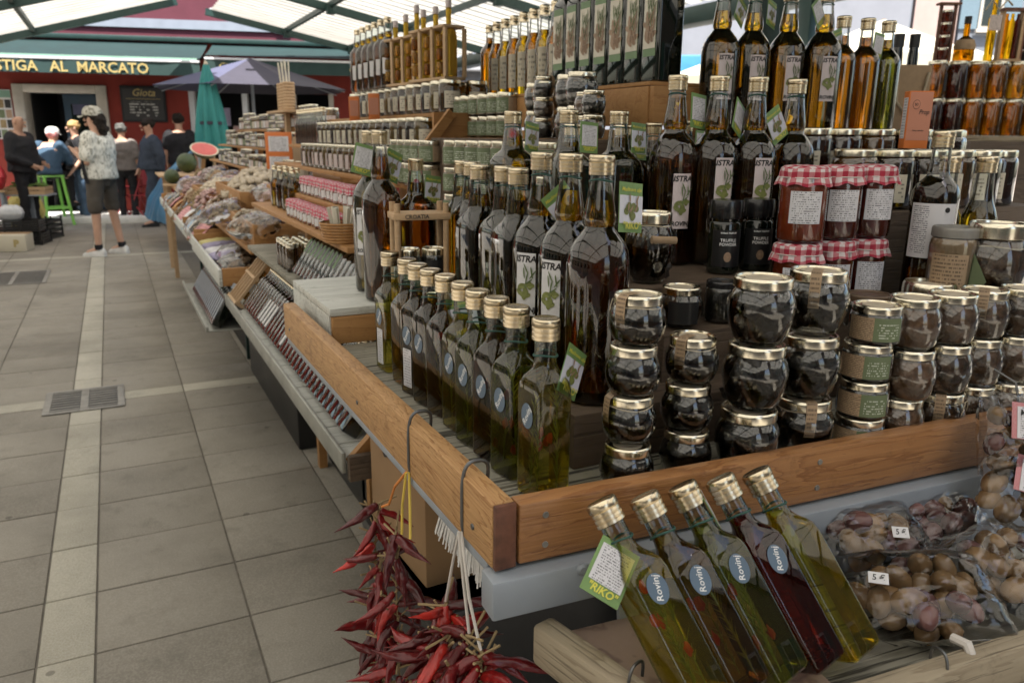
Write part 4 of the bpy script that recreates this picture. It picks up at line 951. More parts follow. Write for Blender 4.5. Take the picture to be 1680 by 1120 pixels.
for i, (loc, rot) in enumerate((((1.005, .552, 1.085), (R(68), R(8), R(-22))), ((.995, .530, 1.020), (R(62), R(16), R(-30))))):
    o = olive_bag('%s hanging olive bag with a red checked label at the picture edge' % ('upper', 'lower')[i], loc, rot, (.048, .052, .020), 22, 6+i, .3)
    lb = put('label', flat_patch(.062, .046), 'masline', o, (.008, .018, .0235), (R(-90), 0, 0))
    pn = put('label_panel', flat_patch(.054, .040), 'print', lb, (.003, -.0008, -.002)); put('lettering', text_mesh('Masline ca', .0105, .15, .0002), 'ink', pn, (-.002, -.0008, .012))
put('bag_hook', MB().tube([(1.02, .60, 1.16), (1.02, .57, 1.15), (1.02, .56, 1.12)], .0015, 6), 'wire', st)
# hooks on the lower tray rail, plastic tie, screw
def hook(label, loc, rz, s_=1.0, par=None):
    pts = [(.014, 0, -.012), (.014, 0, .004), (.006, 0, .010), (-.006, 0, .008), (-.012, 0, -.006), (-.013, 0, -.035), (-.012, 0, -.060), (-.004, 0, -.070), (.004, 0, -.062), (.006, 0, -.050)]
    sm = []
    for i in range(len(pts)-1):
        for k in range(4):
            t = k/4; p0, p1, p2, p3 = (Vector(pts[max(0, min(len(pts)-1, i+q))]) for q in (-1, 0, 1, 2))
            sm.append(.5*((2*p1)+(-p0+p2)*t+(2*p0-5*p1+4*p2-p3)*t*t+(-p0+3*p1-3*p2+p3)*t*t*t))
    o = put('wire_hook', cached(('hook',), lambda: MB().tube(sm, .0019, 8).build('hook')), 'wire', None, loc, (0, 0, rz), s_)
    return tag(o, label, 'hook', 'bent wire hooks')
hook('bent wire hook on the corner of the weathered lower tray', (.398, .520, .957), R(20), .9)
hook('thin wire hook over the tray rail beside the olive bag', (.690, .410, .952), R(80), .8)
hook('wire hook over the side rail holding the left chili string', (.322, .905, 1.096), 0, 1.15)
hook('wire hook over the side rail holding the right chili string', (.322, .728, 1.096), 0, 1.15)
put('cable_tie', MB().tube([(.735, .428, .950), (.735, .412, .952), (.735, .404, .940), (.735, .402, .905), (.738, .400, .880)], [.005, .0055, .005, .004, .004], 8), 'ribbon_white', lt)
put('screw_head', MB().lathe([(.004, 0), (.0036, .0012), (.001, .0014)], 12), 'metal_grey', lt, lp(.445, -.0255, .925), (R(90), 0, RB))
# ---------------------------------------------------------------- chili strings
def chili_mesh(sd):
    def mk():
        r = random.Random(sd); n, k = 14, 18; b = MB(); rs = []; bend = r.uniform(-.5, .5)*.018; tw = r.uniform(0, 6); L_ = r.uniform(.042, .064)
        for i in range(k+1):
            t = i/k; rad = .0062*(math.sin(math.pi*min(1, .18+t*.86))**.7)*(1-.45*t)+.0004; cx = bend*math.sin(math.pi*t); ring = []
            for j in range(n):
                a = 2*math.pi*j/n; q = 1+.6*noise.noise(Vector((math.cos(a)*1.8, math.sin(a)*1.8, t*3.2+sd*5)))+.35*noise.noise(Vector((math.cos(a)*4, math.sin(a)*4, t*7+sd)))
                ring.append((cx+rad*q*math.cos(a), rad*q*.72*math.sin(a), -t*L_))
            rs.append(ring)
        return b.rings(rs).build('chili', sharp=180)
    return cached(('chili', sd), mk)
stm = [cached(('stm', k), lambda k=k: MB().tube([(0, 0, -.001), (.003*(k-1), .001, .009), (.010*(k-1), .003, .022+.004*k)], [.0016, .0011, .0013], 5).build('stem')) for k in range(3)]
def chili_string(label, strands, n, sd, ribbons, cordtop):
    o = thing('chili_string', label, 'chili string', cordtop, 0, 'strings of dried red chilies'); r = random.Random(sd); c0 = Vector(cordtop)
    for k, (pts, mat) in enumerate(ribbons): put('ribbon', MB().tube([Vector(p)-c0 for p in pts], .0019, 6), mat, o)
    for pts in strands: put('cord', MB().tube([Vector(p)-c0 for p in pts], .0012, 5), 'stem', o)
    for pts in strands:
        ps = [Vector(p) for p in pts]
        for i in range(n):
            t = (i+r.random())/n*(len(ps)-1); q = int(t); p = ps[q].lerp(ps[q+1], t-q)-c0
            a = r.uniform(0, 6.28); el = r.uniform(-.35, 1.3)
            d = Vector((math.cos(a)*math.cos(el), math.sin(a)*math.cos(el), -math.sin(el)))     # the way the pepper points
            rot = (-d).to_track_quat('Z', 'Y').to_euler()
            c = put('chili', chili_mesh(r.randrange(8)), 'chili', o, p+d*.004, rot, r.uniform(1.0, 1.5))
            put('stem', stm[r.randrange(3)], 'stem', c)
xh = .303
chili_string('dried red chili string hung by orange and yellow ribbon', [[(xh, 1.035, .925), (xh, 1.06, .86), (xh, 1.068, .76), (xh, 1.06, .66), (xh, 1.05, .50)], [(xh, .955, .925), (xh-.004, .95, .84), (xh, .96, .74), (xh, .96, .64), (xh, .965, .50)], [(xh-.01, 1.005, .86), (xh-.01, 1.01, .70), (xh-.01, 1.02, .52)]], 30, 3,
  [([(xh, .905, 1.026), (xh, .955, .985), (xh, .985, .945), (xh, 1.02, .925)], 'ribbon_orange'), ([(xh, .905, 1.026), (xh, .925, .97), (xh, .93, .925)], 'ribbon_yellow'), ([(xh+.004, .905, 1.026), (xh+.004, .905, .97), (xh, .895, .935)], 'ribbon_yellow')], (xh, .905, 1.026))
chili_string('lower dried chili string hung by white ribbon near the corner', [[(xh, .770, .915), (xh, .785, .86), (xh, .79, .78), (xh, .785, .70)], [(xh, .700, .915), (xh-.01, .695, .84), (xh-.01, .70, .75), (xh, .70, .68)], [(xh-.01, .735, .90), (xh-.02, .74, .82), (xh-.015, .74, .72)], [(xh+.005, .680, .905), (xh+.005, .675, .84), (xh, .68, .72)], [(xh-.015, .76, .88), (xh-.02, .765, .76), (xh-.02, .76, .66)]], 32, 5,
  [([(xh, .728, 1.026), (xh, .750, .97), (xh, .770, .915)], 'ribbon_white'), ([(xh, .728, 1.026), (xh, .715, .97), (xh, .700, .915)], 'ribbon_white'), ([(xh+.003, .728, 1.026), (xh, .70, .96), (xh+.005, .680, .905)], 'ribbon_white')], (xh, .728, 1.026))
# ---------------------------------------------------------------- under the stand
o = thing('cardboard_box', 'brown cardboard box with a hand hole under the stand', 'box', (.46, 1.27, .605), R(3))
put('carton', MB().box(0, .30, 0, .30, 0, .30, .003), 'card', o); put('hand_hole', MB().lathe([(.020, 0), (.020, .002)], 16), 'black_plastic', o, (-.002, .10, .24), (0, R(-90), 0)); put('hand_hole', MB().lathe([(.010, 0), (.010, .002)], 12), 'black_plastic', o, (-.002, .20, .21), (0, R(-90), 0))
put('flap', MB().box(0, .30, -.003, -.001, .26, .305), 'card', o)
def storage(label, x0, x1, y0, y1, h_, n_):
    o = thing('support_and_shade_crate', label, 'crate', ((x0+x1)/2, (y0+y1)/2, 0), 0, 'dark storage crates under the stalls'); w_, d_ = (x1-x0)/2, (y1-y0)/2
    put('crate_body', MB().box(-w_, w_, -d_, d_, 0, h_, .008), 'black_plastic', o)
    for k in range(n_): put('rim', MB().box(-w_-.006, w_+.006, -d_-.006, d_+.006, h_*(k+1)/n_-.03, h_*(k+1)/n_, .004), 'black_plastic', o)
storage('stacked dark crates carrying the cardboard box under the stand', .44, .98, 1.18, 1.62, .604, 2)
storage('added black crates deepening the shade at the back under the near stand', .95, 1.40, .98, 1.15, .75, 3); storage('added black crates deepening the shade under the walkway bottle tray', .76, 1.15, 1.75, 3.4, .70, 2); storage('added black crates deepening the shade under the fig tray', .66, 1.1, 3.55, 5.0, .76, 3); storage('added black crates deepening the shade below the far trays', .70, 1.1, 5.2, 8.4, .78, 3)  # black crates added to deepen the shade under the trays
o = thing('hand_brush', 'white bristled brush hanging under the side rail', 'brush', (.352, .800, 1.003))
put('brush_back', MB().box(-.014, .014, -.075, .075, -.012, .004, .003), 'white_paper', o)
rr = random.Random(4); b = MB()
for k in range(900):
    x_, y_ = rr.uniform(-.012, .012), rr.uniform(-.072, .072); b.bar((x_, y_, -.012), (x_*1.5+rr.uniform(-.004, .004), y_*1.18+rr.uniform(-.003, .003), -.058+rr.uniform(-.006, .006)), .0017, .0017)
q = put('bristles', b, 'bristle', o); q['kind'] = 'stuff'
o = thing('parasol_base', 'grey iron parasol base on the ground under the stand', 'parasol base', (.95, 1.46, 0))
put('foot', MB().lathe([(.17, 0), (.17, .03), (.12, .05), (.06, .075), (.055, .09)], 32), 'metal_grey', o); put('socket', MB().lathe([(.046, .088), (.046, .33), (.052, .335), (.052, .352), (.040, .356)], 24), 'metal_grey', o); put('collar', MB().lathe([(.050, 0), (.065, .004), (.068, .014), (.050, .02)], 24), 'metal_grey', o, (0, 0, .300))
# ---------------------------------------------------------------- street side: low tray with leaning bottles, stepped shelves of the next stalls
lw = thing('street_tray', 'long zinc edged tray of leaning bottles along the walkway', 'tray')
plank('zinc_lip', lw, .392, .402, 1.62, 3.64, .715, .765, 'zinc', .002)
y = 1.625
while y < 3.6:
    plank('tray_board', lw, .404, .74, y, y+.118, .722, .738, 'wood_white', .002); y += .122
put('end_brace', MB().bar((.42, 1.63, .728), (.54, 1.635, .845), .02, .04), 'wood_crate', lw); put('side_panel', MB().box(.50, .62, 1.70, 1.704, .742, .90), 'white_paper', lw)
plank('end_beam', lw, .404, .86, 1.60, 1.62, .700, .760, 'step_dark', .003)
for y_ in (1.9, 2.8, 3.5): put('leg', MB().box(-.02, .02, -.02, .02, 0, .72), 'green_steel', lw, (.78, y_, 0))
leanrot = lambda deg: (0, R(deg), 0)
lab = ('dark oil', 'amber oil', 'herb oil', 'golden oil')
for i in range(34):
    y_ = 1.775+i*.0475; mat = ('oil_olive', 'tint_dark', 'oil_green', 'tint_red', 'oil_dark', 'oil_amber', 'oil_brown')[(i*5) % 7]
    o = bottle('square', 'oil_bottle', '%s bottle, %s from the near end of the walkway tray' % (lab[(i*7) % 4], ordw(i)), 'bottles leaning in the walkway tray', (.445, y_, .752), 0, mat, .164, 20, 16, rot=(0, R(38), 0), glass='glass_far')
    if i in (17, 23, 24, 25, 26): put('label', flat_patch(.020, .085), 'white_paper', o, (-.0236, 0, .060), (0, 0, R(-90)))
# second tier: black bottles leaning, shelf under it
tier = thing('tier_shelf', 'raised grey shelf of leaning bottles behind the white step box', 'shelf')
plank('shelf_board', tier, .50, .80, 1.86, 2.75, .965, .982, 'wood_grey', .002); plank('back_board', tier, .70, .715, 1.87, 2.75, .984, 1.168, 'wood_grey', .002)
for y_ in (1.9, 2.7): put('leg', MB().box(-.015, .015, -.015, .015, .74, .964), 'metal_grey', tier, (.62, y_, 0))
for i in range(17):
    y_ = 1.90+i*.0485
    o = bottle('square', 'oil_bottle', '%s bottle, %s from the near end of the raised leaning row' % (('white labelled' if i < 4 else 'black'), ORD[i]), 'bottles leaning on the raised shelf', (.530, y_, .992), 0, ('oil_dark' if i < 8 else 'dark_glass'), .160, 20, 16, rot=(0, R(34), 0), glass='glass_far')
    if i < 4: put('label', flat_patch(.036, .075), 'print_few', o, (-.0236, 0, .07), (0, 0, R(-90)))
    elif i >= 8: put('label', flat_patch(.020, .05), 'green_label', o, (-.0236, 0, .105), (0, 0, R(-90)))
# stepped shelving behind
sh = thing('stall_shelf', 'stepped wooden shelving of the next stall carrying honey and relish jars', 'shelf')
for x0, x1, y0, y1, z in ((.53, .72, 2.02, 3.60, 1.168), (.60, .80, 2.25, 3.60, 1.245), (.78, .94, 2.06, 4.4, 1.315), (.86, 1.0, 2.36, 4.4, 1.408), (.96, 1.22, 2.42, 4.4, 1.528)):
    plank('shelf_board', sh, x0, x1, y0, y1, z-.016, z, 'wood_crate', .002)
for y_ in (2.50, 3.3, 4.3): put('upright', MB().box(1.12, 1.16, y_, y_+.04, 0, 1.51), 'wood_crate', sh); put('upright', MB().box(.70, .735, y_, y_+.04, 0, 1.15), 'wood_crate', sh)
put('end_board', MB().box(.90, 1.14, 2.335, 2.350, 1.40, 1.525), 'wood_crate', sh); put('brace', MB().bar((.80, 2.30, 1.35), (.955, 2.325, 1.525), .014, .030), 'wood_crate', sh); put('notice', flat_patch(.07, .07), 'print', sh, (1.05, 2.333, 1.455))
# relish minis with pink gingham
for r_, (x_, z_, y0, n_) in enumerate(((.575, 1.169, 2.26, 13), (.635, 1.246, 2.30, 13))):
    for i in range(n_):
        relish_jar('%s mini gingham jar of the %s row beside the leaning bottles' % (ORD[i], ('lower', 'upper')[r_]), 'mini gingham jars', (x_+random.uniform(-.003, .003), y0+i*.054, z_), R(-40), 'jam_red', i, 'small', True)
bk = thing('candle_basket', 'brown woven basket of pale sticks beside the mini gingham jars', 'basket', (.548, 2.13, 1.169))
for k in range(7): put('weave_band', MB().lathe([(.050+.0015*k, .008*k), (.053+.0015*k, .008*k+.004), (.0505+.0015*k, .008*k+.0075)], 20, k == 0, False), 'wood_crate', bk)
for k in range(9): put('stick', MB().bar((.02*math.cos(k), .02*math.sin(k), .01), (.035*math.cos(k), .035*math.sin(k), .095), .009, .009), 'cream_paper', bk)
# honey rows
def honey_row(what, n_, x_, z_, y0, dy, mats, kind='honey', lab_='print_cream', far=True, dx=0):
    for i in range(n_):
        o = jar(kind, 'honey_jar', '%s %s' % (ORD[i], what), 'honey jars on the next stall', (x_+dx*i, y0+i*dy, z_), R(random.uniform(-35, -15)), None, liq=mats[i % len(mats)], lidtop=False, n=18, glass='glass_far')
        put('label', arc_patch(jar_glass(kind)[3][0]+.0006, -35, 45, .014, .066, 5), lab_, o)
honey_row('honey jar of the top row under the corked bottle racks', 14, 1.010, 1.529, 2.47, .083, ['honey', 'honey_gold', 'honey_dark'])
honey_row('second line honey jar behind the top front row', 3, 1.105, 1.529, 2.47, .083, ['honey', 'honey_gold'])
honey_row('honey jar of the middle row with cream labels', 17, .905, 1.409, 2.42, .083, ['honey_gold', 'honey_dark', 'honey'])
honey_row('low honey jar beneath the middle row', 17, .830, 1.316, 2.44, .083, ['honey', 'honey_gold'], lab_='pink_paper')
# green labelled pate jars
def sage_jar(label, loc):
    o = jar('low', 'pate_jar', label, 'sage labelled jars', loc, R(random.uniform(-30, -10)), 'kraft', .95, 0, lidtop=False, n=18, glass='glass_far')
    put('label', arc_patch(.0331, -75, 5, .005, .037, 5), 'print_sage', o); put('label', arc_patch(.0331, 5, 75, .005, .037, 5), 'print_kraft', o); o.scale = (1, 1, 1.25)
lvl = ('bottom', 'second', 'third', 'top')
for q in range(2):
    for i in range(6): sage_jar('%s sage labelled jar from the near end, %s layer right of the crate' % (ORD[i], ('lower', 'upper')[q]), (1.035+.0*i, 2.10+i*.069, 1.4515+q*.0645))
plank('shelf_board', sh, .99, 1.049, 2.06, 2.33, 1.30, 1.450, 'wood_crate', .002)
for q in range(2):
    for i in range(8): sage_jar('%s sage labelled jar, %s layer of the front low stack' % (ORD[i], ('lower', 'upper')[q]), (.780+.002*i, 2.06+.0*i+i*.069, 1.3165+q*.0645)) if i < 5 else None
MT['oil_pale'] = liquid('pale_golden_liqueur', (.92, .70, .18), cloud=.5)
# racks of corked bottles on the honey lids
def corked_rack(label, loc, nb, hts):
    o = thing('bottle_rack', label, 'bottle rack', loc, R(8), 'racks of corked bottles'); w_ = .085*nb
    put('base', MB().box(-.04, .04, -.02, w_-.02, 0, .01, .002), 'wood_light', o)
    for i in range(nb):
        b = put('bottle', cached(('ckb',), lambda: MB().lathe([(.024, 0), (.027, .004), (.027, .12), (.024, .135), (.012, .148), (.0085, .156), (.0085, .205)], 16).build('b')), 'oil_pale', o, (0, i*.085+.02, .0105), (0, 0, 0), (1, 1, 1+.05*max(0, hts[i])))
        put('cork', cached(('cork',), lambda: MB().lathe([(.007, 0), (.010, .006), (.010, .024), (.008, .027)], 10).build('cork')), 'pink_paper', b, (0, 0, .200))
        for x_ in (-.036, .036): put('slat', cached(('cks',), lambda: MB().box(-.004, .004, -.008, .008, 0, .148).build('slat')), 'wood_light', o, (x_, i*.085-.018, .0105))
        put('top_ring', cached(('ckt',), lambda: MB().box(-.04, .04, -.022, .05, 0, .009, .002).build('t')), 'wood_light', o, (0, i*.085+.006, .160))
        for z_ in (.02, .062, .104): j = put('mini_jar', cached(('ckm',), lambda: MB().lathe([(.012, 0), (.014, .003), (.014, .026), (.012, .03), (.0125, .036)], 10).build('mj')), 'honey' if (i+int(z_*100)) % 3 == 0 else 'honey_gold', o, (-.034, i*.085+.018, z_))
corked_rack('near wooden rack of three corked golden bottles above the honey jars', (1.030, 2.500, 1.632), 3, (1, 0, -1))
corked_rack('far wooden rack of three tall corked golden bottles above the honey jars', (1.030, 2.800, 1.632), 3, (3, 1, 0))
# dark bottles with fabric tops further along
for i in range(6):
    o = bottle('istra', 'oil_bottle', '%s dark bottle with clear top on the far honey shelf' % ORD[i], 'dark bottles beyond the corked racks', (.985, 3.02+i*.083, 1.632), 0, ('oil_dark', 'oil_brown')[i % 2], .245, 20, 14, glass='glass_far'); o.scale = (.9, .9, .82)
    put('label', arc_patch(.0408, -60, 10, .06, .13, 4), 'white_paper', o)
for i, (y_, z_) in enumerate(((3.22, 1.510), (2.95, 1.510))):
    o = thing('carton', '%s orange carton on the honey lids' % ('farther', 'nearer')[i], 'box', (.900, y_, z_), R(-20), 'orange cartons'); put('box', MB().box(-.02, .02, -.018, .018, 0, .095, .001), 'orange_box', o); put('front_panel', flat_patch(.034, .06), 'salmon', o, (0, -.0185, .05))
# mixed small bottles on the mid shelf
for i in range(7):
    o = bottle('small_round', 'oil_bottle', '%s small oil bottle beyond the gingham jars' % ORD[i], 'small bottles beyond the gingham jars', (.60+.03*(i % 2), 3.02+i*.06, 1.169), 0, ('oil_gold', 'oil_dark', 'oil_olive')[i % 3], .15, 20, 14, glass='glass_far'); o.scale = (.8, .8, .75)
# gift rack of pale wood at the end of the walkway tray
o = thing('wooden_rack', 'pale wooden slatted gift rack leaning at the far end of the walkway tray', 'rack', (.435, 3.40, .745), (0, R(40), 0))
for k in range(5): put('slat', cached('gsl', lambda: MB().box(-.006, .006, -.006, .006, 0, .26).build('slat')), 'wood_light', o, (-.03, k*.05, 0))
for z_ in (.0, .13, .255): put('rail', cached('grl', lambda: MB().box(-.040, .0, -.012, .215, -.006, .006).build('rail')), 'wood_light', o, (0, 0, z_))
for k in range(8): put('mini_jar', cached('ckm2', lambda: MB().lathe([(.014, 0), (.016, .003), (.016, .03), (.014, .036)], 10).build('mj')), 'honey_gold', o, (-.015, .028+.05*(k % 4), .03+.11*(k//4)))
for i in range(8):
    o = jar('small', 'olive_jar', '%s pale lidded jar behind the gift rack' % ORD[i], 'pale lidded jars behind the rack', (.54+.055*(i % 2), 2.80+.058*(i//2), .984), 0, None, liq='honey', lidtop=False, n=14, glass='glass_far'); o.scale = (1, 1, 1.7)
plank('shelf_board', tier, .50, .80, 2.76, 3.6, .965, .983, 'wood_grey', .002)
# ---------------------------------------------------------------- fig tray, dark bottle tray, bags, piles
def pile_mesh(rx, ry, h, n, pr, sd, sq_=1.0):
    r = random.Random(sd); b = MB()
    for k in range(n):
        a = r.uniform(0, 6.28); q = math.sqrt(r.random()); x, y_ = rx*q*math.cos(a), ry*q*math.sin(a); z = h*(1-q*q)*r.uniform(.82, 1.02)
        b.ball((x, y_, z), (pr*r.uniform(.8, 1.3), pr*r.uniform(.8, 1.3), pr*r.uniform(.6, 1)), 6, 4, .4, k)
    return b.build('pile', sharp=180)
MT['fig'] = plain('dried_fig', (.24, .165, .095), .7, 0, .5, 60); MT['garlic'] = plain('pale_garlic', (.52, .44, .33), .7, 0, .25, 60); MT['nut'] = plain('brown_nut', (.30, .20, .11), .6, 0, .4, 60)
MT['lilac'] = plain('lilac_sachet', (.40, .36, .52), .7, 0, .2, 30); MT['pinkbag'] = plain('pink_printed_bag', (.55, .36, .33), .5, 0, .35, 40); MT['sachet_yellow'] = plain('yellow_sachet', (.55, .48, .20), .7)
def goods_bag(label, loc, r, mat, sd, rot=0, n=60, pr=.016, group='bags of dried goods'):
    o = thing('goods_bag', label, 'bag', loc, rot, group); rx, ry, rz = r
    q = put('dried_goods', pile_mesh(rx*.95, ry*.95, rz*1.5, int(n*1.7), pr*.8, sd), mat, o); q['kind'] = 'stuff'
    (put('film', film_mesh(rx, ry, rz, sd), 'film', o, (0, 0, rz*.8)) if sd % 3 == 0 or sd < 5 else None); return o
ft = thing('fig_tray', 'white sided tray of dried fig bags with an orange wooden end', 'tray')
plank('side_board', ft, .378, .392, 3.67, 5.0, .79, .868, 'wood_white', .002); plank('end_board', ft, .393, .68, 3.67, 3.69, .792, .872, 'wood_crate', .002); plank('side_board', ft, .682, .695, 3.67, 5.0, .83, .95, 'wood_white', .002); plank('tray_floor', ft, .393, .681, 3.692, 5.0, .79, .802, 'wood_grey', .001); plank('end_board', ft, .393, .68, 5.0, 5.02, .792, .88, 'wood_crate', .002)
for y_ in (3.9, 4.8): put('leg', MB().box(-.02, .02, -.02, .02, 0, .788), 'green_steel', ft, (.69, y_, 0))
goods_bag('bag of dried figs at the near end of the white sided tray', (.53, 3.86, .81), (.13, .13, .05), 'fig', 1); goods_bag('second bag of dried figs behind the first', (.55, 4.12, .81), (.12, .12, .06), 'fig', 2)
for i, (y_, mt) in enumerate(((4.35, 'lilac'), (4.55, 'white_paper'), (4.75, 'lilac'), (4.9, 'sachet_yellow'))):
    o = thing('sachet', '%s cloth sachet lying in the fig tray' % ('near lilac', 'white', 'far lilac', 'yellow')[i], 'sachet', (.52, y_, .83), R(20)); put('pouch', film_mesh(.11, .065, .028, 20+i), mt, o); put('tie', MB().lathe([(.012, 0), (.008, .02), (.02, .045)], 10), mt, o, (.11, 0, 0), (0, R(80), 0))
dt = thing('dark_bottle_tray', 'low zinc tray of leaning black bottles hanging off the fig tray', 'tray')
plank('zinc_lip', dt, .300, .310, 3.62, 4.9, .600, .625, 'zinc', .002); plank('tray_floor', dt, .311, .50, 3.62, 4.9, .598, .606, 'zinc', .001)
for y_ in (3.8, 4.7): put('bracket', MB().bar((.44, y_, .60), (.60, y_, .785), .012, .03), 'green_steel', dt)
for i in range(18):
    o = thing('dark_bottle', '%s black bottle from the near end of the low zinc tray' % (ORD[i]), 'bottle', (.345, 3.66+i*.052, .618), (0, R(30), 0), 'black bottles in the low zinc tray'); put('glass', cached(('square', 'g', 16), lambda: outline('square', n=16).build('glass')), 'dark_glass', o); put('cap', cap_mesh(16), 'metal_grey', o, (0, 0, .185)); put('label', flat_patch(.026, .10), 'metal_grey', o, (-.0236, 0, .075), (0, 0, R(-90)))
# next trays along the walkway
tr = thing('sweets_tray', 'far wooden tray with bags of nuts and bright packets along the walkway', 'tray')
plank('side_board', tr, .385, .40, 5.06, 8.4, .80, .865, 'wood_white', .002); plank('tray_floor', tr, .401, .80, 5.06, 8.4, .80, .812, 'wood_crate', .001)
for k in range(5): plank('divider', tr, .401, .80, 5.06+k*.83, 5.08+k*.83, .813, .90, 'wood_crate', .001)
for y_ in (5.3, 8.2): put('leg', MB().box(-.02, .02, -.02, .02, 0, .798), 'green_steel', tr, (.70, y_, 0))
for i, (x_, y_, mt, r_) in enumerate(((.52, 5.25, 'nut', .15), (.55, 5.6, 'pinkbag', .15), (.52, 5.9, 'fig', .13), (.62, 6.15, 'pinkbag', .14), (.50, 6.55, 'nut', .14), (.56, 7.0, 'garlic', .15), (.50, 7.4, 'fig', .13), (.52, 7.9, 'pinkbag', .15))):
    goods_bag('%s goods bag along the far walkway tray, %s' % (ORD[i], {'nut': 'brown nuts', 'pinkbag': 'pink print', 'fig': 'figs', 'garlic': 'pale'}[mt]), (x_, y_, .815), (r_, r_*.9, .08), mt, 30+i, n=40, pr=.02)
# raised crates with piles
def pile_crate(label, loc, w_, d_, mat, sd, hh=.12, pr=.018, n=380):
    o = thing('produce_crate', label, 'crate', loc, 0, 'crates of dried produce')
    for x0, x1, y0, y1 in ((-w_/2, w_/2, -d_/2, -d_/2+.014), (-w_/2, w_/2, d_/2-.014, d_/2), (-w_/2, -w_/2+.014, -d_/2+.015, d_/2-.015), (w_/2-.014, w_/2, -d_/2+.015, d_/2-.015)): put('side_board', MB().box(x0, x1, y0, y1, 0, .09, .002), 'wood_crate', o)
    put('crate_floor', MB().box(-w_/2, w_/2, -d_/2, d_/2, -.012, -.001), 'wood_crate', o)
    q = put('produce', pile_mesh(w_*.52, d_*.52, hh, n, pr, sd), mat, o, (0, 0, .03)); q['kind'] = 'stuff'
pile_crate('crate heaped with small brown nuts behind the fig tray', (.72, 4.05, .97), .36, .75, 'nut', 1); pile_crate('crate heaped with pale garlic strings further back', (.82, 5.10, 1.06), .42, 1.1, 'garlic', 2, .16, .024); pile_crate('far crate heaped with pale dried produce', (.72, 6.2, .99), .36, .8, 'garlic', 3)
goods_bag('large pink printed bag lying on the nut crate', (.82, 4.40, 1.07), (.16, .18, .07), 'pinkbag', 51, n=50, pr=.03)
sup = thing('trestle_table', 'rough trestle table under the far crates and jars', 'table')
plank('table_top', sup, .52, 1.3, 3.66, 8.9, .93, .955, 'wood_crate', .002)
for y_ in (4.0, 5.6, 7.2, 8.6): put('leg', MB().box(-.03, .03, -.03, .03, 0, .929), 'wood_crate', sup, (1.1, y_, 0)); put('leg', MB().box(-.03, .03, -.03, .03, 0, .929), 'wood_crate', sup, (.85, y_, 0))
for x0, x1, y0, y1, z in ((.92, 1.25, 4.45, 8.9, 1.21), (1.02, 1.30, 4.45, 8.9, 1.36), (1.10, 1.40, 4.42, 8.0, 1.50)): plank('shelf_board', sup, x0, x1, y0, y1, z-.016, z, 'wood_crate', .002)
for y_ in (4.46, 6.0, 7.5, 8.8): put('upright', MB().box(1.20, 1.24, y_, y_+.04, .956, 1.48), 'wood_crate', sup)
nf = 0
rr = random.Random(12)
kinds = [('honey', 'honey'), ('low', None), ('small', 'honey_dark'), ('tall', 'oil_dark'), ('honey', 'honey_gold'), ('vase', None)]
for r_, (x_, z_, y0, y1, lev) in enumerate(((.965, 1.211, 4.5, 8.7, 'lowest far shelf'), (1.05, 1.361, 4.5, 8.7, 'middle far shelf'), (1.13, 1.501, 4.5, 7.9, 'top far shelf'))):
    y_ = y0; i = 0
    while y_ < y1 and i < 40:
        kd, lq = kinds[(i//4+r_*2) % 6]; st_ = 2 if kd in ('low', 'small', 'vase') else 1
        for q in range(st_):
            what = {'honey': 'honey', 'low': 'flat', 'small': 'small dark', 'tall': 'tall dark', 'vase': 'mushroom'}[kd]
            o = jar(kd, 'preserve_jar', '%s%s jar, %s from the near end of the %s' % ({(1, 0): '', (2, 0): 'lower ', (2, 1): 'upper '}[(st_, q)], what, ordw(i), lev), 'preserve jars on the far shelves', (x_, y_, z_+q*(jar_h(kd)+.0005)), R(-30), None if lq else 'mushroom', .9, 0, liq=lq, lidtop=False, n=12, glass='glass_far')
            put('label', arc_patch(jar_glass(kd)[3][0]+.0012, -40, 40, .010, .030 if kd in ('low', 'small', 'vase') else .06, 4), ('print_cream', 'print_sage', 'print_pink', 'white_paper')[(i+r_) % 4], o)
        y_ += 2*jar_glass(kd)[4][0]+rr.uniform(.012, .05); i += 1
# tall straw wrapped bottles and boxes on the far top shelf
for i in range(3):
    o = thing('straw_bottle', '%s tall straw wrapped bottle with pale sticks on the far shelf' % ORD[i], 'bottle', (1.06, 5.30+i*.10, 1.611), 0, 'straw wrapped bottles')
    for k in range(9): put('straw_band', cached(('strb',), lambda: MB().lathe([(.036, 0), (.040, .009), (.036, .018)], 12).build('band')), 'wood_light', o, (0, 0, .019*k))
    for k in range(2): put('stick', MB().bar((.012*k-.006, 0, .15), (.03*k-.02, .02*k, .30), .009, .009), 'cream_paper', o)
plank('shelf_board', sup, 1.0, 1.13, 5.2, 5.8, 1.595, 1.610, 'wood_light', .001)
put('upright', MB().box(1.06, 1.09, 5.45, 5.5, 1.362, 1.594), 'wood_light', sup)
o = thing('framed_notice', 'orange framed white notice card standing on the far shelf', 'notice', (.93, 5.05, 1.212), R(-22)); put('frame', MB().box(-.08, .08, -.006, .006, 0, .26, .002), 'orange_box', o)
for z_ in (.07, .19): put('card', flat_patch(.12, .09), 'print', o, (0, -.0066, z_))
o = thing('paper_bag', 'plain brown paper bag beside the framed notice', 'bag', (.98, 4.62, 1.245), R(-15)); put('bag_body', MB().box(-.05, .05, -.03, .03, 0, .2, .004), 'kraft', o)
for i in range(10):
    o = bottle('small_round', 'oil_bottle', '%s slim dark bottle of the rank near the paper bag' % ORD[i], 'slim dark bottles near the paper bag', (.925, 3.86+i*.060, 1.409), 0, 'oil_dark', .14, 16, 12, glass='glass_far'); o.scale = (.85, .85, .8)
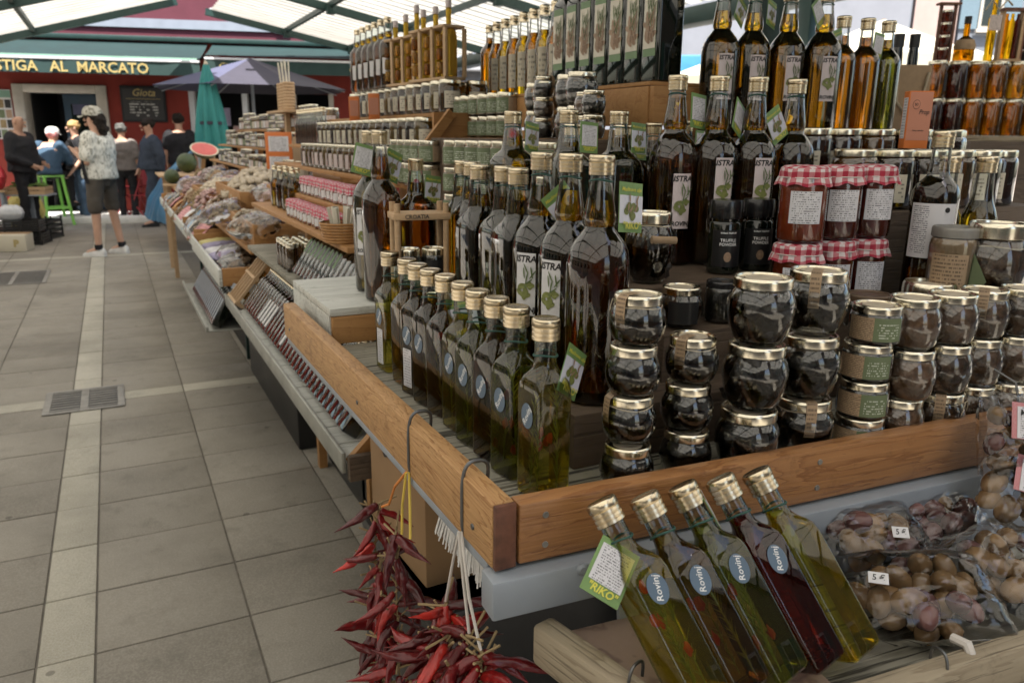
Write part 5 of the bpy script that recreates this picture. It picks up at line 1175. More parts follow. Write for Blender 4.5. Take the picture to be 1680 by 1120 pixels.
# ---------------------------------------------------------------- watermelons, tarp, umbrellas
o = thing('melon_stand', 'low wooden stand with a shelf for the watermelons', 'stand'); plank('shelf_board', o, .42, 1.1, 8.75, 9.6, 1.03, 1.05, 'wood_light', .002); plank('shelf_board', o, .44, .62, 8.55, 8.74, .955, .972, 'wood_light', .002)
for x_, y_ in ((.5, 8.8), (1.0, 8.8), (1.0, 9.5), (.5, 9.5)): put('leg', MB().box(-.02, .02, -.02, .02, 0, 1.029), 'wood_light', o, (x_, y_, 0))
def melon(label, loc, r): o = put('watermelon', MB().ball((0, 0, 0), (r, r*1.05, r), 20, 14), 'melon', None, loc); return tag(o, label, 'watermelon', 'watermelons')
melon('large whole watermelon on the wooden stand', (.73, 9.30, 1.156), .105); melon('small round watermelon at the front of its stand', (.53, 8.70, 1.045), .073)
o = thing('watermelon_half', 'cut watermelon half with red flesh facing the walkway', 'watermelon', (.93, 9.40, 1.30), (R(28), R(6), R(0))); put('rind', MB().lathe([(.02, -.10), (.09, -.07), (.135, -.02), (.15, 0)], 24, True, False), 'melon', o); put('flesh', MB().lathe([(.149, -.001), (.149, .001)], 24), 'melon_white', o); put('flesh', MB().lathe([(.132, .001), (.130, .004), (.05, .010)], 24), 'melon_red', o); put('prop', MB().box(-.02, .02, -.02, .02, -.28, -.1), 'wood_light', o)
def tarp(u, v):
    bx_, tx = Vector((.48-.16*u, 9.75+2.45*u, .46-.10*u)), Vector((.84+.36*u, 9.72+1.6*u, 1.27+.12*u)); p_ = bx_.lerp(tx, v)
    f = math.sin(math.pi*v)*.10; fo = .035*math.sin(u*26+v*4)+.05*noise.noise(Vector((u*6, v*5, 1)))
    return (p_.x-f+fo*(1-.5*v), p_.y, p_.z+f*.8+.03*noise.noise(Vector((u*9, v*7, 4))))
o = put('blue_tarpaulin', MB().sheet(tarp, 60, 24), 'blue_tarp', None); tag(o, 'crumpled blue tarpaulin draped over the far end of the stalls', 'tarpaulin')
o = thing('folded_parasol', 'closed teal parasol standing before the red building', 'parasol', (1.20, 11.08, 0)); put('pole', MB().lathe([(.022, 0), (.022, 2.32)], 12), 'wood_light', o); put('finial', MB().lathe([(.02, 2.30), (.028, 2.32), (.012, 2.36)], 12), 'cream_canvas', o)
put('canopy', MB().lathe([(.19, 1.25), (.185, 1.45), (.15, 1.75), (.09, 2.1), (.035, 2.31)], 60, False, False, wob=lambda z, a: (.034*math.sin(a*9+z*.7)+.014*math.sin(a*5+2))*(2.35-z)), 'teal', o); put('tie_strap', MB().lathe([(.172, 1.58), (.170, 1.62)], 30, False, False), 'lavender_dark', o)
o = thing('open_parasol', 'open lavender square parasol in front of the second awning', 'parasol', (1.90, 12.05, 0), R(-8)); put('pole', MB().lathe([(.022, 0), (.022, 2.45)], 12), 'metal_grey', o)
def canopy(rad, zr, za, n=8, drop=.12):
    out = []
    for k in range(n):
        b = MB(); a0, a1 = 2*math.pi*k/n+.39, 2*math.pi*(k+1)/n+.39
        def fn(u, v):
            r = rad*v; x = (math.cos(a0)*(1-u)+math.cos(a1)*u)*r; y_ = (math.sin(a0)*(1-u)+math.sin(a1)*u)*r; return (x, y_, za+(zr-za)*v-.05*math.sin(math.pi*u)*v*(1-v)*2)
        b.sheet(fn, 6, 6); out.append(b)
    return out
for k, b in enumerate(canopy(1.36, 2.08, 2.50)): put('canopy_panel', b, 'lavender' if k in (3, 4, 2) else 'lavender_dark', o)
for k in range(8):
    a = 2*math.pi*k/8+.39; put('rib', MB().bar((.03*math.cos(a), .03*math.sin(a), 2.42), (1.33*math.cos(a), 1.33*math.sin(a), 2.055), .012, .012), 'metal_grey', o)
# ---------------------------------------------------------------- honey stall on the right
hs = thing('honey_shelf', 'pale wooden shelf carrying two tiers of large honey jars', 'shelf'); HA = math.atan2(2.150-2.345, 3.57-3.18)
put('shelf_board', MB().box(-.06, 1.3, -.10, .12, -.045, 0, .003), 'wood_old', hs, (3.17, 2.345, 1.480), (0, 0, HA))
for d_ in (.1, 1.1): put('leg', MB().box(-.03, .03, -.03, .03, 0, 1.43), 'wood_old', hs, (3.17+d_*math.cos(HA), 2.345+d_*math.sin(HA), 0))
mats = ['honey', 'honey_dark', 'honey', 'honey', 'honey_gold', 'dark_glass', 'honey']; m2 = ['honey_dark', 'honey_dark', 'honey', 'honey', 'honey', 'honey', 'honey']
for q in range(2):
    for i in range(7):
        d_ = .03+i*.0865
        o = jar('honey_tall', 'honey_jar', '%s large honey jar of the %s tier on the pale shelf' % (ORDL[i], ('lower', 'upper')[q]), 'large honey jars', (3.17+d_*math.cos(HA), 2.345+d_*math.sin(HA), 1.481+q*.1525), HA, None, liq=(m2 if q == 0 else mats)[i], lidtop=False, n=24, glass='glass_far')
        if q == 1 and i == 0: put('label', arc_patch(.0425, 20, 45, .03, .10, 4), 'black_plastic', o)
zt = 1.481+.305
def onhs(d_, dy=0): return (3.17+d_*math.cos(HA)-dy*math.sin(HA), 2.345+d_*math.sin(HA)+dy*math.cos(HA), zt)
def jar_tower(label, d_, n_, mat, hh=.05):
    o = thing('jar_tower', label, 'gift rack', onhs(d_), HA, 'gift racks on the honey jars')
    for x_ in (-.030, .030): put('post', MB().box(x_-.005, x_+.005, -.006, .006, 0, hh*n_+.02), 'wood_end', o)
    put('top_bar', MB().box(-.045, .045, -.02, .02, hh*n_+.021, hh*n_+.030, .001), 'wood_end', o)
    for k in range(n_): j = put('mini_jar', cached(('twj', hh), lambda: MB().lathe([(.019, 0), (.022, .003), (.022, hh*.7), (.019, hh*.8)], 16).build('mj')), mat, o, (0, 0, .004+k*hh)); put('mini_lid', cached(('twl', hh), lambda: MB().lathe([(.021, 0), (.021, hh*.16)], 16).build('ml')), 'lid', j, (0, 0, hh*.78))
jar_tower('narrow dark wooden tower of four mini jars on the honey jars', .04, 4, 'honey_dark'); jar_tower('tower of four black mini jars with rope on the honey jars', .40, 4, 'black_plastic', .045)
o = thing('gift_bottle', 'slim yellow tube bottle with a rope and paper tag on the honey jars', 'bottle', onhs(.235), HA); put('tube', MB().lathe([(.017, 0), (.017, .17), (.009, .19), (.009, .30)], 16), 'oil_gold', o); put('rope', MB().tube([(-.05, -.02, .20), (-.03, -.03, .24), (0, -.03, .2), (.03, -.03, .24), (.06, -.02, .22)], .004, 6), 'twine', o); put('paper_tag', flat_patch(.05, .06), 'print_pink', o, (-.01, -.035, .15))
o = thing('gift_bottle', 'squat corked spirit bottle beside the narrow jar tower', 'bottle', onhs(.13), HA); put('body', MB().lathe([(.035, 0), (.04, .004), (.04, .06), (.03, .085), (.012, .1), (.012, .15)], 20), 'oil_amber', o); put('stopper', MB().lathe([(.014, 0), (.014, .03)], 12), 'black_plastic', o, (0, 0, .148)); put('wrap', MB().lathe([(.041, .045), (.043, .06), (.034, .085)], 20, False, False), 'kraft', o)
o = thing('spice_rack', 'wooden frame holding little spice bottles on the honey jars', 'gift rack', onhs(.315), HA); put('base', MB().box(-.05, .05, -.02, .02, 0, .01), 'wood_light', o); put('top_bar', MB().box(-.05, .06, -.02, .02, .20, .212), 'wood_end', o)
for x_ in (-.042, .042): put('post', MB().box(x_-.006, x_+.006, -.012, .012, .01, .20), 'wood_light', o)
for k in range(3): put('spice_bottle', MB().lathe([(.011, 0), (.011, .15), (.006, .16), (.006, .18)], 12), ('oil_amber', 'oil_gold', 'honey_dark')[k], o, (-.024+.024*k, 0, .0105))
for k in range(3): o = thing('test_tube', '%s slim corked tube of pink salt at the picture edge' % ORDL[k], 'tube', onhs(.48+.035*k), 0, 'tubes of salt'); put('tube', MB().lathe([(.011, 0), (.011, .17)], 12), 'pink_paper', o); put('cork', MB().lathe([(.010, 0), (.010, .02)], 10), 'wood_light', o, (0, 0, .17))
o = thing('gift_bag', 'kraft gift box with two black capped bottles and a rope handle', 'gift box', (2.05, 1.60, 1.46), R(-25)); put('box', MB().box(-.06, .06, -.04, .04, 0, .20, .002), 'kraft', o)
put('rope_handle', MB().tube([(-.04, -.043, .16), (-.035, -.048, .10), (0, -.050, .06), (.035, -.048, .10), (.05, -.043, .18)], .004, 6), 'twine', o)
for x_ in (-.025, .020): b = put('bottle_neck', MB().lathe([(.014, .15), (.014, .22), (.012, .25)], 14), 'dark_glass', o, (x_, 0, 0)); put('cap', MB().lathe([(.014, .25), (.014, .285)], 14), 'black_plastic', b)
put('stand_box', MB().box(1.80, 2.4, 1.36, 1.9, 0, 1.455), 'step_dark', steps)

# stack of sage labelled jars in front of the stepped shelf, and more loose goods along the far tables
lvl5 = ('bottom', 'second', 'middle', 'fourth', 'top')
for q in range(5):
    for i in range(8): sage_jar('%s sage labelled jar, %s layer of the tall stack behind the white box bottles' % (ORD[i], lvl5[q]), (.762, 1.352+i*.0685, 1.1245+q*.0645))
gr = random.Random(77); NAME = {'nut': 'brown nut bag', 'pinkbag': 'pink printed bag', 'fig': 'dried fig bag', 'garlic': 'pale garlic bag', 'lilac': 'lilac lavender bag', 'stem': 'dried herb bag', 'cream_paper': 'cream paper bag'}
for i in range(34):
    mt = ['pinkbag', 'garlic', 'fig', 'nut', 'lilac', 'garlic', 'stem', 'cream_paper'][(i*3+i//5) % 8]; col_ = i % 2; y_ = 3.80+(i//2)*.265+gr.uniform(-.05, .05); x_ = (.60 if col_ else .80)+gr.uniform(-.05, .05)
    z_ = (.955 if col_ else 1.03)+gr.uniform(-.01, .05)
    o = goods_bag('%s %s, %s from the near end of the loose bags' % (('outer', 'inner')[1-col_], NAME[mt], ordw(i//2)), (x_, y_, z_), (gr.uniform(.09, .13), gr.uniform(.10, .15), gr.uniform(.05, .075)), mt, 80+i, R(gr.uniform(-40, 40)), 46, .017, 'loose bags on the far tables')
    o.rotation_euler = (gr.uniform(-.2, .2), R(-14), gr.uniform(-.6, .6))

MT['pkt_pink'] = printed('pink_packet_print', (.62, .30, .30), (.30, .10, .16), 9, .05, .5); MT['pkt_blue'] = printed('blue_packet_print', (.16, .30, .44), (.5, .5, .5), 8, .05, .5); MT['pkt_orange'] = printed('orange_packet_print', (.62, .32, .10), (.3, .08, .05), 8, .05, .5)
for i in range(30):
    mt = ('pkt_pink', 'print_cream', 'pkt_blue', 'pkt_orange', 'white_paper')[(i*2+i//7) % 5]; y_ = 5.15+(i//3)*.30+gr.uniform(-.06, .06); x_ = .46+(i % 3)*.085
    o = thing('packet', '%s packet in the %s line of the far walkway tray, %s along' % ({'pkt_pink': 'pink', 'print_cream': 'cream', 'pkt_blue': 'blue', 'pkt_orange': 'orange', 'white_paper': 'white'}[mt], ('outer', 'middle', 'inner')[i % 3], ordw(i//3)), 'packet', (x_, y_, .90+(i % 3)*.05), (gr.uniform(-.3, .3), R(50), gr.uniform(-.5, .5)), 'packets on the far tray')
    put('wrapper', cached('wrap', lambda: MB().sheet(lambda u, v: ((.02*math.sin(math.pi*u)*math.sin(math.pi*v))+.004*math.sin(9*v), (u-.5)*.14, (v-.5)*.19), 8, 8).sheet(lambda u, v: (-.02*math.sin(math.pi*u)*math.sin(math.pi*v), (u-.5)*.14, (v-.5)*.19), 8, 8).build('wrapper', sharp=80)), mt, o); put('seal', cached('wseal', lambda: MB().box(-.001, .001, -.07, .07, .095, .108).build('seal')), mt, o)
# ---------------------------------------------------------------- market roof
m_, t_, o_ = newmat('translucent_roof_sheet')
v_, r_ = objco(t_); nz_ = NN(t_, 'TexNoise', Vector=v_, Scale=2.0, Detail=4.0).outputs[0]; cc = ramp(t_, nz_, [(.3, (.45, .435, .39)), (.7, (.57, .555, .50))])
df = NN(t_, 'BsdfDiffuse', Color=cc); tl = NN(t_, 'BsdfTranslucent', Color=cc); mx = NN(t_, 'MixShader', i0=.52, i1=df.outputs[0], i2=tl.outputs[0]); t_.links.new(mx.outputs[0], o_.inputs[0]); MT['roof_sheet'] = m_
rf = thing('market_roof', 'white ribbed market roof on dark green steel beams over the stalls', 'roof')
zr = lambda x: 3.381-.186*(x-1.673)
zl = lambda x: 3.462-.288*(.995-x)
RY = [14.04, 11.12, 8.20, 5.27, 2.34, -.58, -3.5]
def roof_panel(x0, x1, y0, y1, zf):
    b = MB(); prof = []; y = y0; n = max(1, round((y1-y0)/.235)); w_ = (y1-y0)/n
    for k in range(n): prof += [(y0+k*w_, 0), (y0+k*w_+.030, 0), (y0+k*w_+.045, .025), (y0+k*w_+.085, .025), (y0+k*w_+.100, 0)]
    prof.append((y1, 0)); vs = []; fs = []
    for yy_, dz in prof:
        for x in (x0, x1): vs.append((x, yy_, zf(x)+dz))
    for i in range(len(prof)-1): fs.append((2*i, 2*i+1, 2*i+3, 2*i+2))
    return b.add(vs, fs).build('panel', smooth=False)
for i in range(len(RY)-1):
    y1, y0 = RY[i], RY[i+1]
    for x0, x1 in ((1.673, 2.81), (2.81, 3.88), (3.88, 5.2)): put('roof_panel', roof_panel(x0+.004, x1-.004, y0+.01, y1+(.06 if i == 0 else -.01), zr), 'roof_sheet', rf)
    for x0, x1 in ((-3.39, -2.1), (-2.1, -.82), (-.82, 1.11)): put('roof_panel', roof_panel(x0+.004, x1-.004, y0+.01, y1+(.06 if i == 0 else -.01), zl), 'roof_sheet', rf)
for y_ in RY:
    put('rafter', MB().bar((1.58, y_, zr(1.58)-.06), (5.18, y_, zr(5.18)-.06), .08, .10), 'green_steel', rf); put('rafter', MB().bar((1.17, y_, zl(1.17)-.06), (-3.45, y_, zl(-3.45)-.06), .08, .10), 'green_steel', rf)
    if y_ in (11.12, 5.27, -.58): put('post', MB().box(-.065, .065, -.065, .065, 0, zr(5.03)-.12, .01), 'green_steel', rf, (5.06, y_-.4, 0)); put('post', MB().box(-.065, .065, -.065, .065, 0, zl(-3.34)-.12, .01), 'green_steel', rf, (-3.34, y_, 0))
    for x_ in (2.81, 3.88): put('bracket', MB().box(-.055, .055, -.05, .05, -.11, .02, .006), 'green_steel', rf, (x_, y_-.11, zr(x_)-.045))
for x_ in (2.81, 3.88): put('purlin', MB().bar((x_, -3.5, zr(x_)-.035), (x_, 14.04, zr(x_)-.035), .055, .065), 'green_steel', rf)
for x_ in (-.82, -2.1): put('purlin', MB().bar((x_, -3.5, zl(x_)-.035), (x_, 14.04, zl(x_)-.035), .055, .065), 'green_steel', rf)
put('gutter', MB().box(5.0, 5.21, -3.7, 14.15, zr(5.14)-.23, zr(5.14)-.075, .01), 'green_steel', rf); put('gutter', MB().box(-3.57, -3.37, -3.7, 14.15, zl(-3.45)-.2, zl(-3.45)-.06, .01), 'green_steel', rf)
for x_ in (1.68, 2.81, 3.87): put('end_flashing', MB().box(x_-.03, x_+.11, 14.05, 14.15, zr(x_)-.03, zr(x_)+.02), 'white_paper', rf)
# ---------------------------------------------------------------- red building
MT['red_wall'] = plain('brick_red_plaster', (.22, .035, .026), .85, 0, .14, 4, .3, .2); MT['maroon_wall'] = plain('maroon_plaster', (.115, .032, .046), .85, 0, .12, 4, .3, .15)
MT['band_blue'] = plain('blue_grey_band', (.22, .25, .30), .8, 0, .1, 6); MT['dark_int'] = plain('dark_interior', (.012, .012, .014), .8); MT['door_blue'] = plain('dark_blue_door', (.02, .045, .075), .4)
MT['awning'] = plain('dark_green_awning', (.005, .026, .027), .7, 0, .2, 4); MT['sun_and_poster_mint'] = plain('mint_sun_patch_and_poster', (.20, .34, .27), .7, 0, .15, 3); MT['valance'] = plain('valance_green', (.012, .038, .036), .75, 0, .1, 4)
MT['bar_white'] = plain('white_awning_bar', (.55, .56, .58), .4)
rb = thing('red_building', 'red and maroon market building with dark green awnings and a stone door frame', 'building', (0, 15.9, 0), R(-15))
W = lambda n_, x0, x1, y0, y1, z0, z1, mt, ch=0: put(n_, MB().box(x0, x1, y0, y1, z0, z1, ch), mt, rb)
for x0, x1, z0, z1 in ((-6, -1.42, 0, 2.99), (-1.42, .06, 2.26, 2.99), (.06, 1.40, 0, 2.99), (1.40, 3.9, 2.20, 2.99), (3.9, 5.2, 0, 2.99)): W('wall', x0, x1, 0, .3, z0, z1, 'red_wall')
W('upper_wall', -6, 5.2, -.02, .3, 2.992, 7, 'maroon_wall'); W('band', -6, 5.2, -.06, -.022, 3.22, 3.37, 'band_blue'); W('gutter', -6, 5.2, -.16, -.03, 3.0, 3.08, 'green_steel', .01); W('vent', 2.95, 3.2, -.075, -.062, 3.20, 3.40, 'metal_grey')
for k in range(5): W('vent_slat', 2.97, 3.18, -.085, -.0755, 3.215+.037*k, 3.235+.037*k, 'metal_grey')
for x0, x1, z0, z1 in ((-1.42, -1.25, .1, 2.26), (-.11, .06, .1, 2.26), (-1.25, -.11, 2.13, 2.26)): W('door_frame', x0, x1, -.06, .28, z0, z1, 'stone_frame', .012)
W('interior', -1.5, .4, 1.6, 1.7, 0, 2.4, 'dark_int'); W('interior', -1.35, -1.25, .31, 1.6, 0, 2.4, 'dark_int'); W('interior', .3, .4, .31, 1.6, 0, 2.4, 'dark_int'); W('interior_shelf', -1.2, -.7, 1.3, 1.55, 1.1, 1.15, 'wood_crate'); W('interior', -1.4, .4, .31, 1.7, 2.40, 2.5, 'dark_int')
dr = W('door', -.72, -.12, .20, .25, .12, 2.12, 'door_blue', .008); put('pane', MB().box(-.60, -.24, .18, .195, 1.15, 1.95), 'dark_glass', dr); put('notice', flat_patch(.30, .18), 'lavender', dr, (-.42, .178, 1.86)); put('handle', MB().box(-.69, -.66, .15, .2, 1.0, 1.16), 'metal_grey', dr)
W('doorstep', -6, 1.30, -1.15, -.065, 0, .11, 'sunlit_kerb', .01)
pst = W('poster', -1.80, -1.46, -.02, -.006, 1.35, 2.16, 'white_paper'); put('poster_band', flat_patch(.34, .12), 'sun_and_poster_mint', pst, (-1.63, -.022, 2.09))
rr = random.Random(5)
for i in range(3):
    for j in range(4): put('photo', flat_patch(.095, .14), ('brown_print', 'stem', 'ink', 'sage')[(i+j*2) % 4], pst, (-1.74+.11*i, -.022, 1.93-.165*j))
mb_ = W('menu_board', .28, 1.02, -.05, -.005, 1.66, 2.27, 'dark_int', .01); MT['board_print'] = printed('board_print', (.014, .014, .016), (.5, .5, .48), 11, .15, .5, .58, .1, 12); put('menu_text', flat_patch(.66, .52), 'board_print', mb_, (.65, -.0515, 1.96)); put('lettering', text_mesh('Giota', .17, .3, .002), 'ink_gold', mb_, (.66, -.053, 2.15)); put('rule_line', flat_patch(.56, .006), 'ink_gold', mb_, (.65, -.0535, 2.05))
for x0, x1 in ((-6, 1.80), (1.88, 5.2)):
    off = 0 if x0 < 0 else .06
    put('awning_cloth', MB().sheet(lambda u, v: (x0+(x1-x0)*u, -.05-.97*v, 2.99-.33*v+off*v-.02*math.sin(v*3.14)), 10, 4), 'awning', rb)
    if x0 < 0: put('awning_sun_strip', MB().box(x0, x1-.04, -1.035, -1.005, 2.625, 2.665), 'sun_and_poster_mint', rb)  # mint strip is a sun patch on the dark awning, put into the colour
    put('awning_bar', MB().box(x0, x1, -1.075, -1.036, 2.590+off, 2.625+off, .006), 'bar_white', rb)
    va = put('valance', MB().sheet(lambda u, v: (x0+(x1-x0)*u, -1.058-.008*math.sin(u*60), 2.385+off+.205*v), 40, 2), 'valance', rb)
    put('arm', MB().bar((x1-.05, -.03, 2.80), (x1-.05, -1.03, 2.61+off), .03, .03), 'green_steel', rb)
va = None
for wd, u_ in (('STIGA', -.93), ('AL', -.32), ('MARCATO', .48)):
    sg = put('lettering', text_mesh(wd, .222, 0, .003, .003), 'ink_gold', rb, (u_, -1.082, 2.475)); sg['label'] = 'gold lettering on the dark green valance'
put('lettering', text_mesh('Giota', .14, .3, .001, .002), 'ink_gold', rb, (2.25, -1.082, 2.55)); put('lettering', text_mesh('Giota', .14, .3, .001, .002), 'ink_gold', rb, (4.35, -1.082, 2.55))
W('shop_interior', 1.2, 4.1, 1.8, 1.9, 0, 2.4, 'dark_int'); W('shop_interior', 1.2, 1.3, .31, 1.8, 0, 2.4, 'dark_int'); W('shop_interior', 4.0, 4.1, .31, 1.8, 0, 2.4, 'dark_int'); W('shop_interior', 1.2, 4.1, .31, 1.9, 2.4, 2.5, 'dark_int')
for x_ in (1.40, 2.3, 3.15, 3.82): W('shop_jamb', x_, x_+.09, -.03, .28, .1, 2.20, 'bar_white' if x_ < 3 else 'stone_frame', .006)
for i, (x_, z_) in enumerate(((1.6, 1.5), (1.75, 1.2), (1.9, 1.62), (2.05, 1.3))): W('goods_display', x_, x_+.11, .5, .6, z_, z_+.32, ('sachet_yellow', 'cream_paper', 'lilac', 'pinkbag')[i])
# ---------------------------------------------------------------- pale building behind the right eave, with air conditioner
MT['pale_wall'] = plain('pale_lavender_plaster', (.22, .23, .26), .85, 0, .1, 3); MT['shutter_green'] = plain('green_shutter', (.03, .11, .08), .6); MT['shutter_blue'] = plain('blue_shutter', (.13, .19, .23), .6)
MT['pink_wall'] = plain('pink_plaster', (.40, .30, .27), .85, 0, .1, 3); MT['slate_wall'] = plain('blue_grey_plaster', (.16, .175, .205), .85, 0, .12, 2.5)
ab = thing('pale_building', 'pale lavender house with green shutters behind the roof post', 'building', (5.25, 14.2, 0), R(-24))
put('wall', MB().box(0, 9, 0, .3, 0, 6.5), 'pale_wall', ab); put('roof', MB().box(-.2, 9.2, -.4, .5, 6.502, 6.65), 'wood_end', ab)
for k in range(3):
    sh_ = put('shutter', MB().box(1.55+2.2*k, 2.25+2.2*k, -.05, -.005, 2.45, 3.45), 'shutter_green', ab)
    for q in range(9): put('shutter_slat', MB().box(1.58+2.2*k, 2.22+2.2*k, -.07, -.052, 2.5+.1*q, 2.56+.1*q), 'shutter_green', sh_)
o = thing('air_conditioner', 'white outdoor air conditioner unit on brackets below the roof', 'air conditioner', (6.02, 13.66, 2.62), R(-24)); put('case', MB().box(-.30, .30, -.13, .13, 0, .42, .02), 'bar_white', o)
put('fan_grille', MB().lathe([(.16, 0), (.165, .01), (.14, .012), (.03, .006)], 24), 'metal_grey', o, (-.08, -.132, .21), (R(90), 0, 0)); put('fan_blade', MB().lathe([(.12, 0), (.11, .012)], 20), 'black_plastic', o, (-.08, -.140, .21), (R(90), 0, 0))
for x_ in (-.2, .2): put('bracket', MB().box(x_-.02, x_+.02, -.12, .24, -.05, -.002), 'black_plastic', o)
# ---------------------------------------------------------------- far houses on the right
def house(name, label, p0, p1, h, mat, wins):
    p0, p1 = Vector((*p0, 0)), Vector((*p1, 0)); d = p1-p0; o = thing(name, label, 'building', tuple(p0), math.atan2(d.y, d.x)); L_ = d.length
    put('wall', MB().box(0, L_, 0, 4, 0, h), mat, o); put('cornice', MB().box(-.1, L_+.1, -.12, -.003, h-.25, h, .01), 'stone_frame', o)
    for u_, z_, w_, hh, sm in wins:
        wn = put('window', MB().box(u_, u_+w_, -.06, -.004, z_, z_+hh), 'stone_frame', o); put('pane', MB().box(u_+.08, u_+w_-.08, -.07, -.062, z_+.08, z_+hh-.08), 'dark_glass', wn); put('sill', MB().box(u_-.08, u_+w_+.08, -.16, -.062, z_-.09, z_-.005), 'stone_frame', wn)
        if sm:
            for s_ in (-1, 1): put('shutter', MB().box(u_+(-.48 if s_ < 0 else w_+.02), u_+(-.02 if s_ < 0 else w_+.48), -.05, -.006, z_, z_+hh), sm, wn)
    return o
wins = []
for z_ in (1.5, 4.9, 7.6):
    for u_ in (.75, 2.6, 4.6, 6.2): wins.append((u_, z_, .75, 1.35, 'shutter_blue' if u_ > 2 else None))
house('slate_house', 'blue grey plastered house with blue shutters behind the cream parasols', (12.3, 18.3), (18.9, 14.75), 11, 'slate_wall', wins)
house('pink_house', 'pale pink house between the two blue grey houses', (18.95, 14.7), (19.95, 14.2), 12, 'pink_wall', [])
house('far_slate_house', 'second blue grey house with light blue shutters behind the honey shelf', (20.0, 14.15), (21.9, 13.2), 11, 'slate_wall', [(.45, 4.3, .6, 1.2, 'shutter_blue'), (.45, 1.6, .6, 1.2, 'shutter_blue')])
house('rose_house', 'rosy plaster house at the right picture edge', (21.95, 13.15), (26, 11.2), 10, 'pink_wall', [(1.2, 4.4, .7, 1.3, None)])
o = put('blue_awning', MB().box(-.8, .8, -.5, .5, -.45, .35, .03), 'blue_tarp', None, (8.35, 10.35, 2.35), R(0) and 0 or (0, 0, R(-35))); 
o['label'] = 'blue awning box seen behind the dark green bottles'; o['category'] = 'awning'
put('awning_leg', MB().box(-.04, .04, -.04, .04, -2.35, -.45), 'metal_grey', o, (.6, .3, 0)); put('awning_leg', MB().box(-.04, .04, -.04, .04, -2.35, -.45), 'metal_grey', o, (-.6, .3, 0))
def parasol(label, loc, zr_, za, rad):
    o = thing('open_parasol', label, 'parasol', (loc[0], loc[1], 0), R(-20), 'cream parasols'); put('pole', MB().lathe([(.025, 0), (.025, za)], 12), 'wood_light', o)
    for b in canopy(rad, zr_, za): put('canopy_panel', b, 'cream_canvas', o)
    for k in range(8):
        a0, a1 = 2*math.pi*k/8+.39, 2*math.pi*(k+1)/8+.39
        put('valance', MB().sheet(lambda u, v: ((math.cos(a0)*(1-u)+math.cos(a1)*u)*rad, (math.sin(a0)*(1-u)+math.sin(a1)*u)*rad, zr_-.22*v), 4, 1), 'cream_canvas', o)
parasol('cream parasol rising highest behind the amber bottles', (9.1, 7.5, 0), 2.45, 2.98, 1.35); parasol('lower cream parasol behind the ISTRA bottles', (8.1, 8.9, 0), 2.28, 2.72, 1.2); parasol('cream parasol beside the honey shelf', (10.6, 7.4, 0), 2.15, 2.75, 1.5)
parasol('cream parasol behind the dark green bottles', (9.4, 9.9, 0), 2.1, 2.5, 1.3)
# ---------------------------------------------------------------- people
MT['skin'] = plain('skin', (.52, .31, .22), .55, 0, .12, 12); MT['skin_tan'] = plain('tanned_skin', (.47, .27, .185), .55, 0, .12, 12)
for nm, c in (('cloth_black', (.016, .016, .019)), ('cloth_grey', (.10, .10, .095)), ('cloth_navy', (.045, .058, .085)), ('denim', (.04, .075, .12)), ('jeans', (.06, .10, .16)), ('shorts_brown', (.075, .065, .055)), ('shoe_white', (.70, .69, .67)), ('shoe_black', (.02, .02, .02)), ('hair_dark', (.016, .011, .008)), ('hair_blond', (.38, .25, .11)), ('cap_white', (.68, .67, .65)), ('cloth_greybrown', (.15, .13, .12)), ('scarf_pink', (.45, .2, .2))): MT[nm] = plain(nm, c, .8, 0, .22, 14, .3, .3)
m_, t_, o_ = newmat('patterned_tee'); v_, _ = objco(t_, (1, 1, .45), 0); nz_ = NN(t_, 'TexNoise', Vector=v_, Scale=34.0, Detail=3.0, Distortion=1.2).outputs[0]
P(t_, o_, Base_Color=ramp(t_, nz_, [(.36, (.20, .20, .17)), (.45, (.60, .59, .53)), (.60, (.78, .77, .71))]), Roughness=.85); MT['tee'] = m_
m_, t_, o_ = newmat('patterned_cap'); v_, _ = objco(t_, (1, 1, 1), 0); nz_ = NN(t_, 'TexNoise', Vector=v_, Scale=30.0, Detail=3.0).outputs[0]; P(t_, o_, Base_Color=ramp(t_, nz_, [(.4, (.20, .19, .15)), (.6, (.55, .53, .46))]), Roughness=.85); MT['cap_cloth'] = m_
def skin_mesh(nodes, edges, rootn, sub=2, smooth=0):
    names = list(nodes); ix = {n: i for i, n in enumerate(names)}
    me = bpy.data.meshes.new('sk'); me.from_pydata([nodes[n][0] for n in names], [(ix[a], ix[b]) for a, b in edges], [])
    ob = bpy.data.objects.new('sk', me); COL.objects.link(ob); md = ob.modifiers.new('s', 'SKIN'); md.use_smooth_shade = True
    for n in names:
        r = nodes[n][1]; me.skin_vertices[0].data[ix[n]].radius = r if isinstance(r, tuple) else (r, r)
        me.skin_vertices[0].data[ix[n]].use_root = (n == rootn)
    if smooth: fm = ob.modifiers.new('f', 'SMOOTH'); fm.factor = .5; fm.iterations = smooth
    sm = ob.modifiers.new('u', 'SUBSURF'); sm.levels = sub; sm.render_levels = sub
    out = bpy.data.meshes.new_from_object(ob.evaluated_get(bpy.context.evaluated_depsgraph_get()))
    bpy.data.objects.remove(ob); bpy.data.meshes.remove(me); out.shade_smooth(); out.materials.clear(); out.materials.append(None); return out
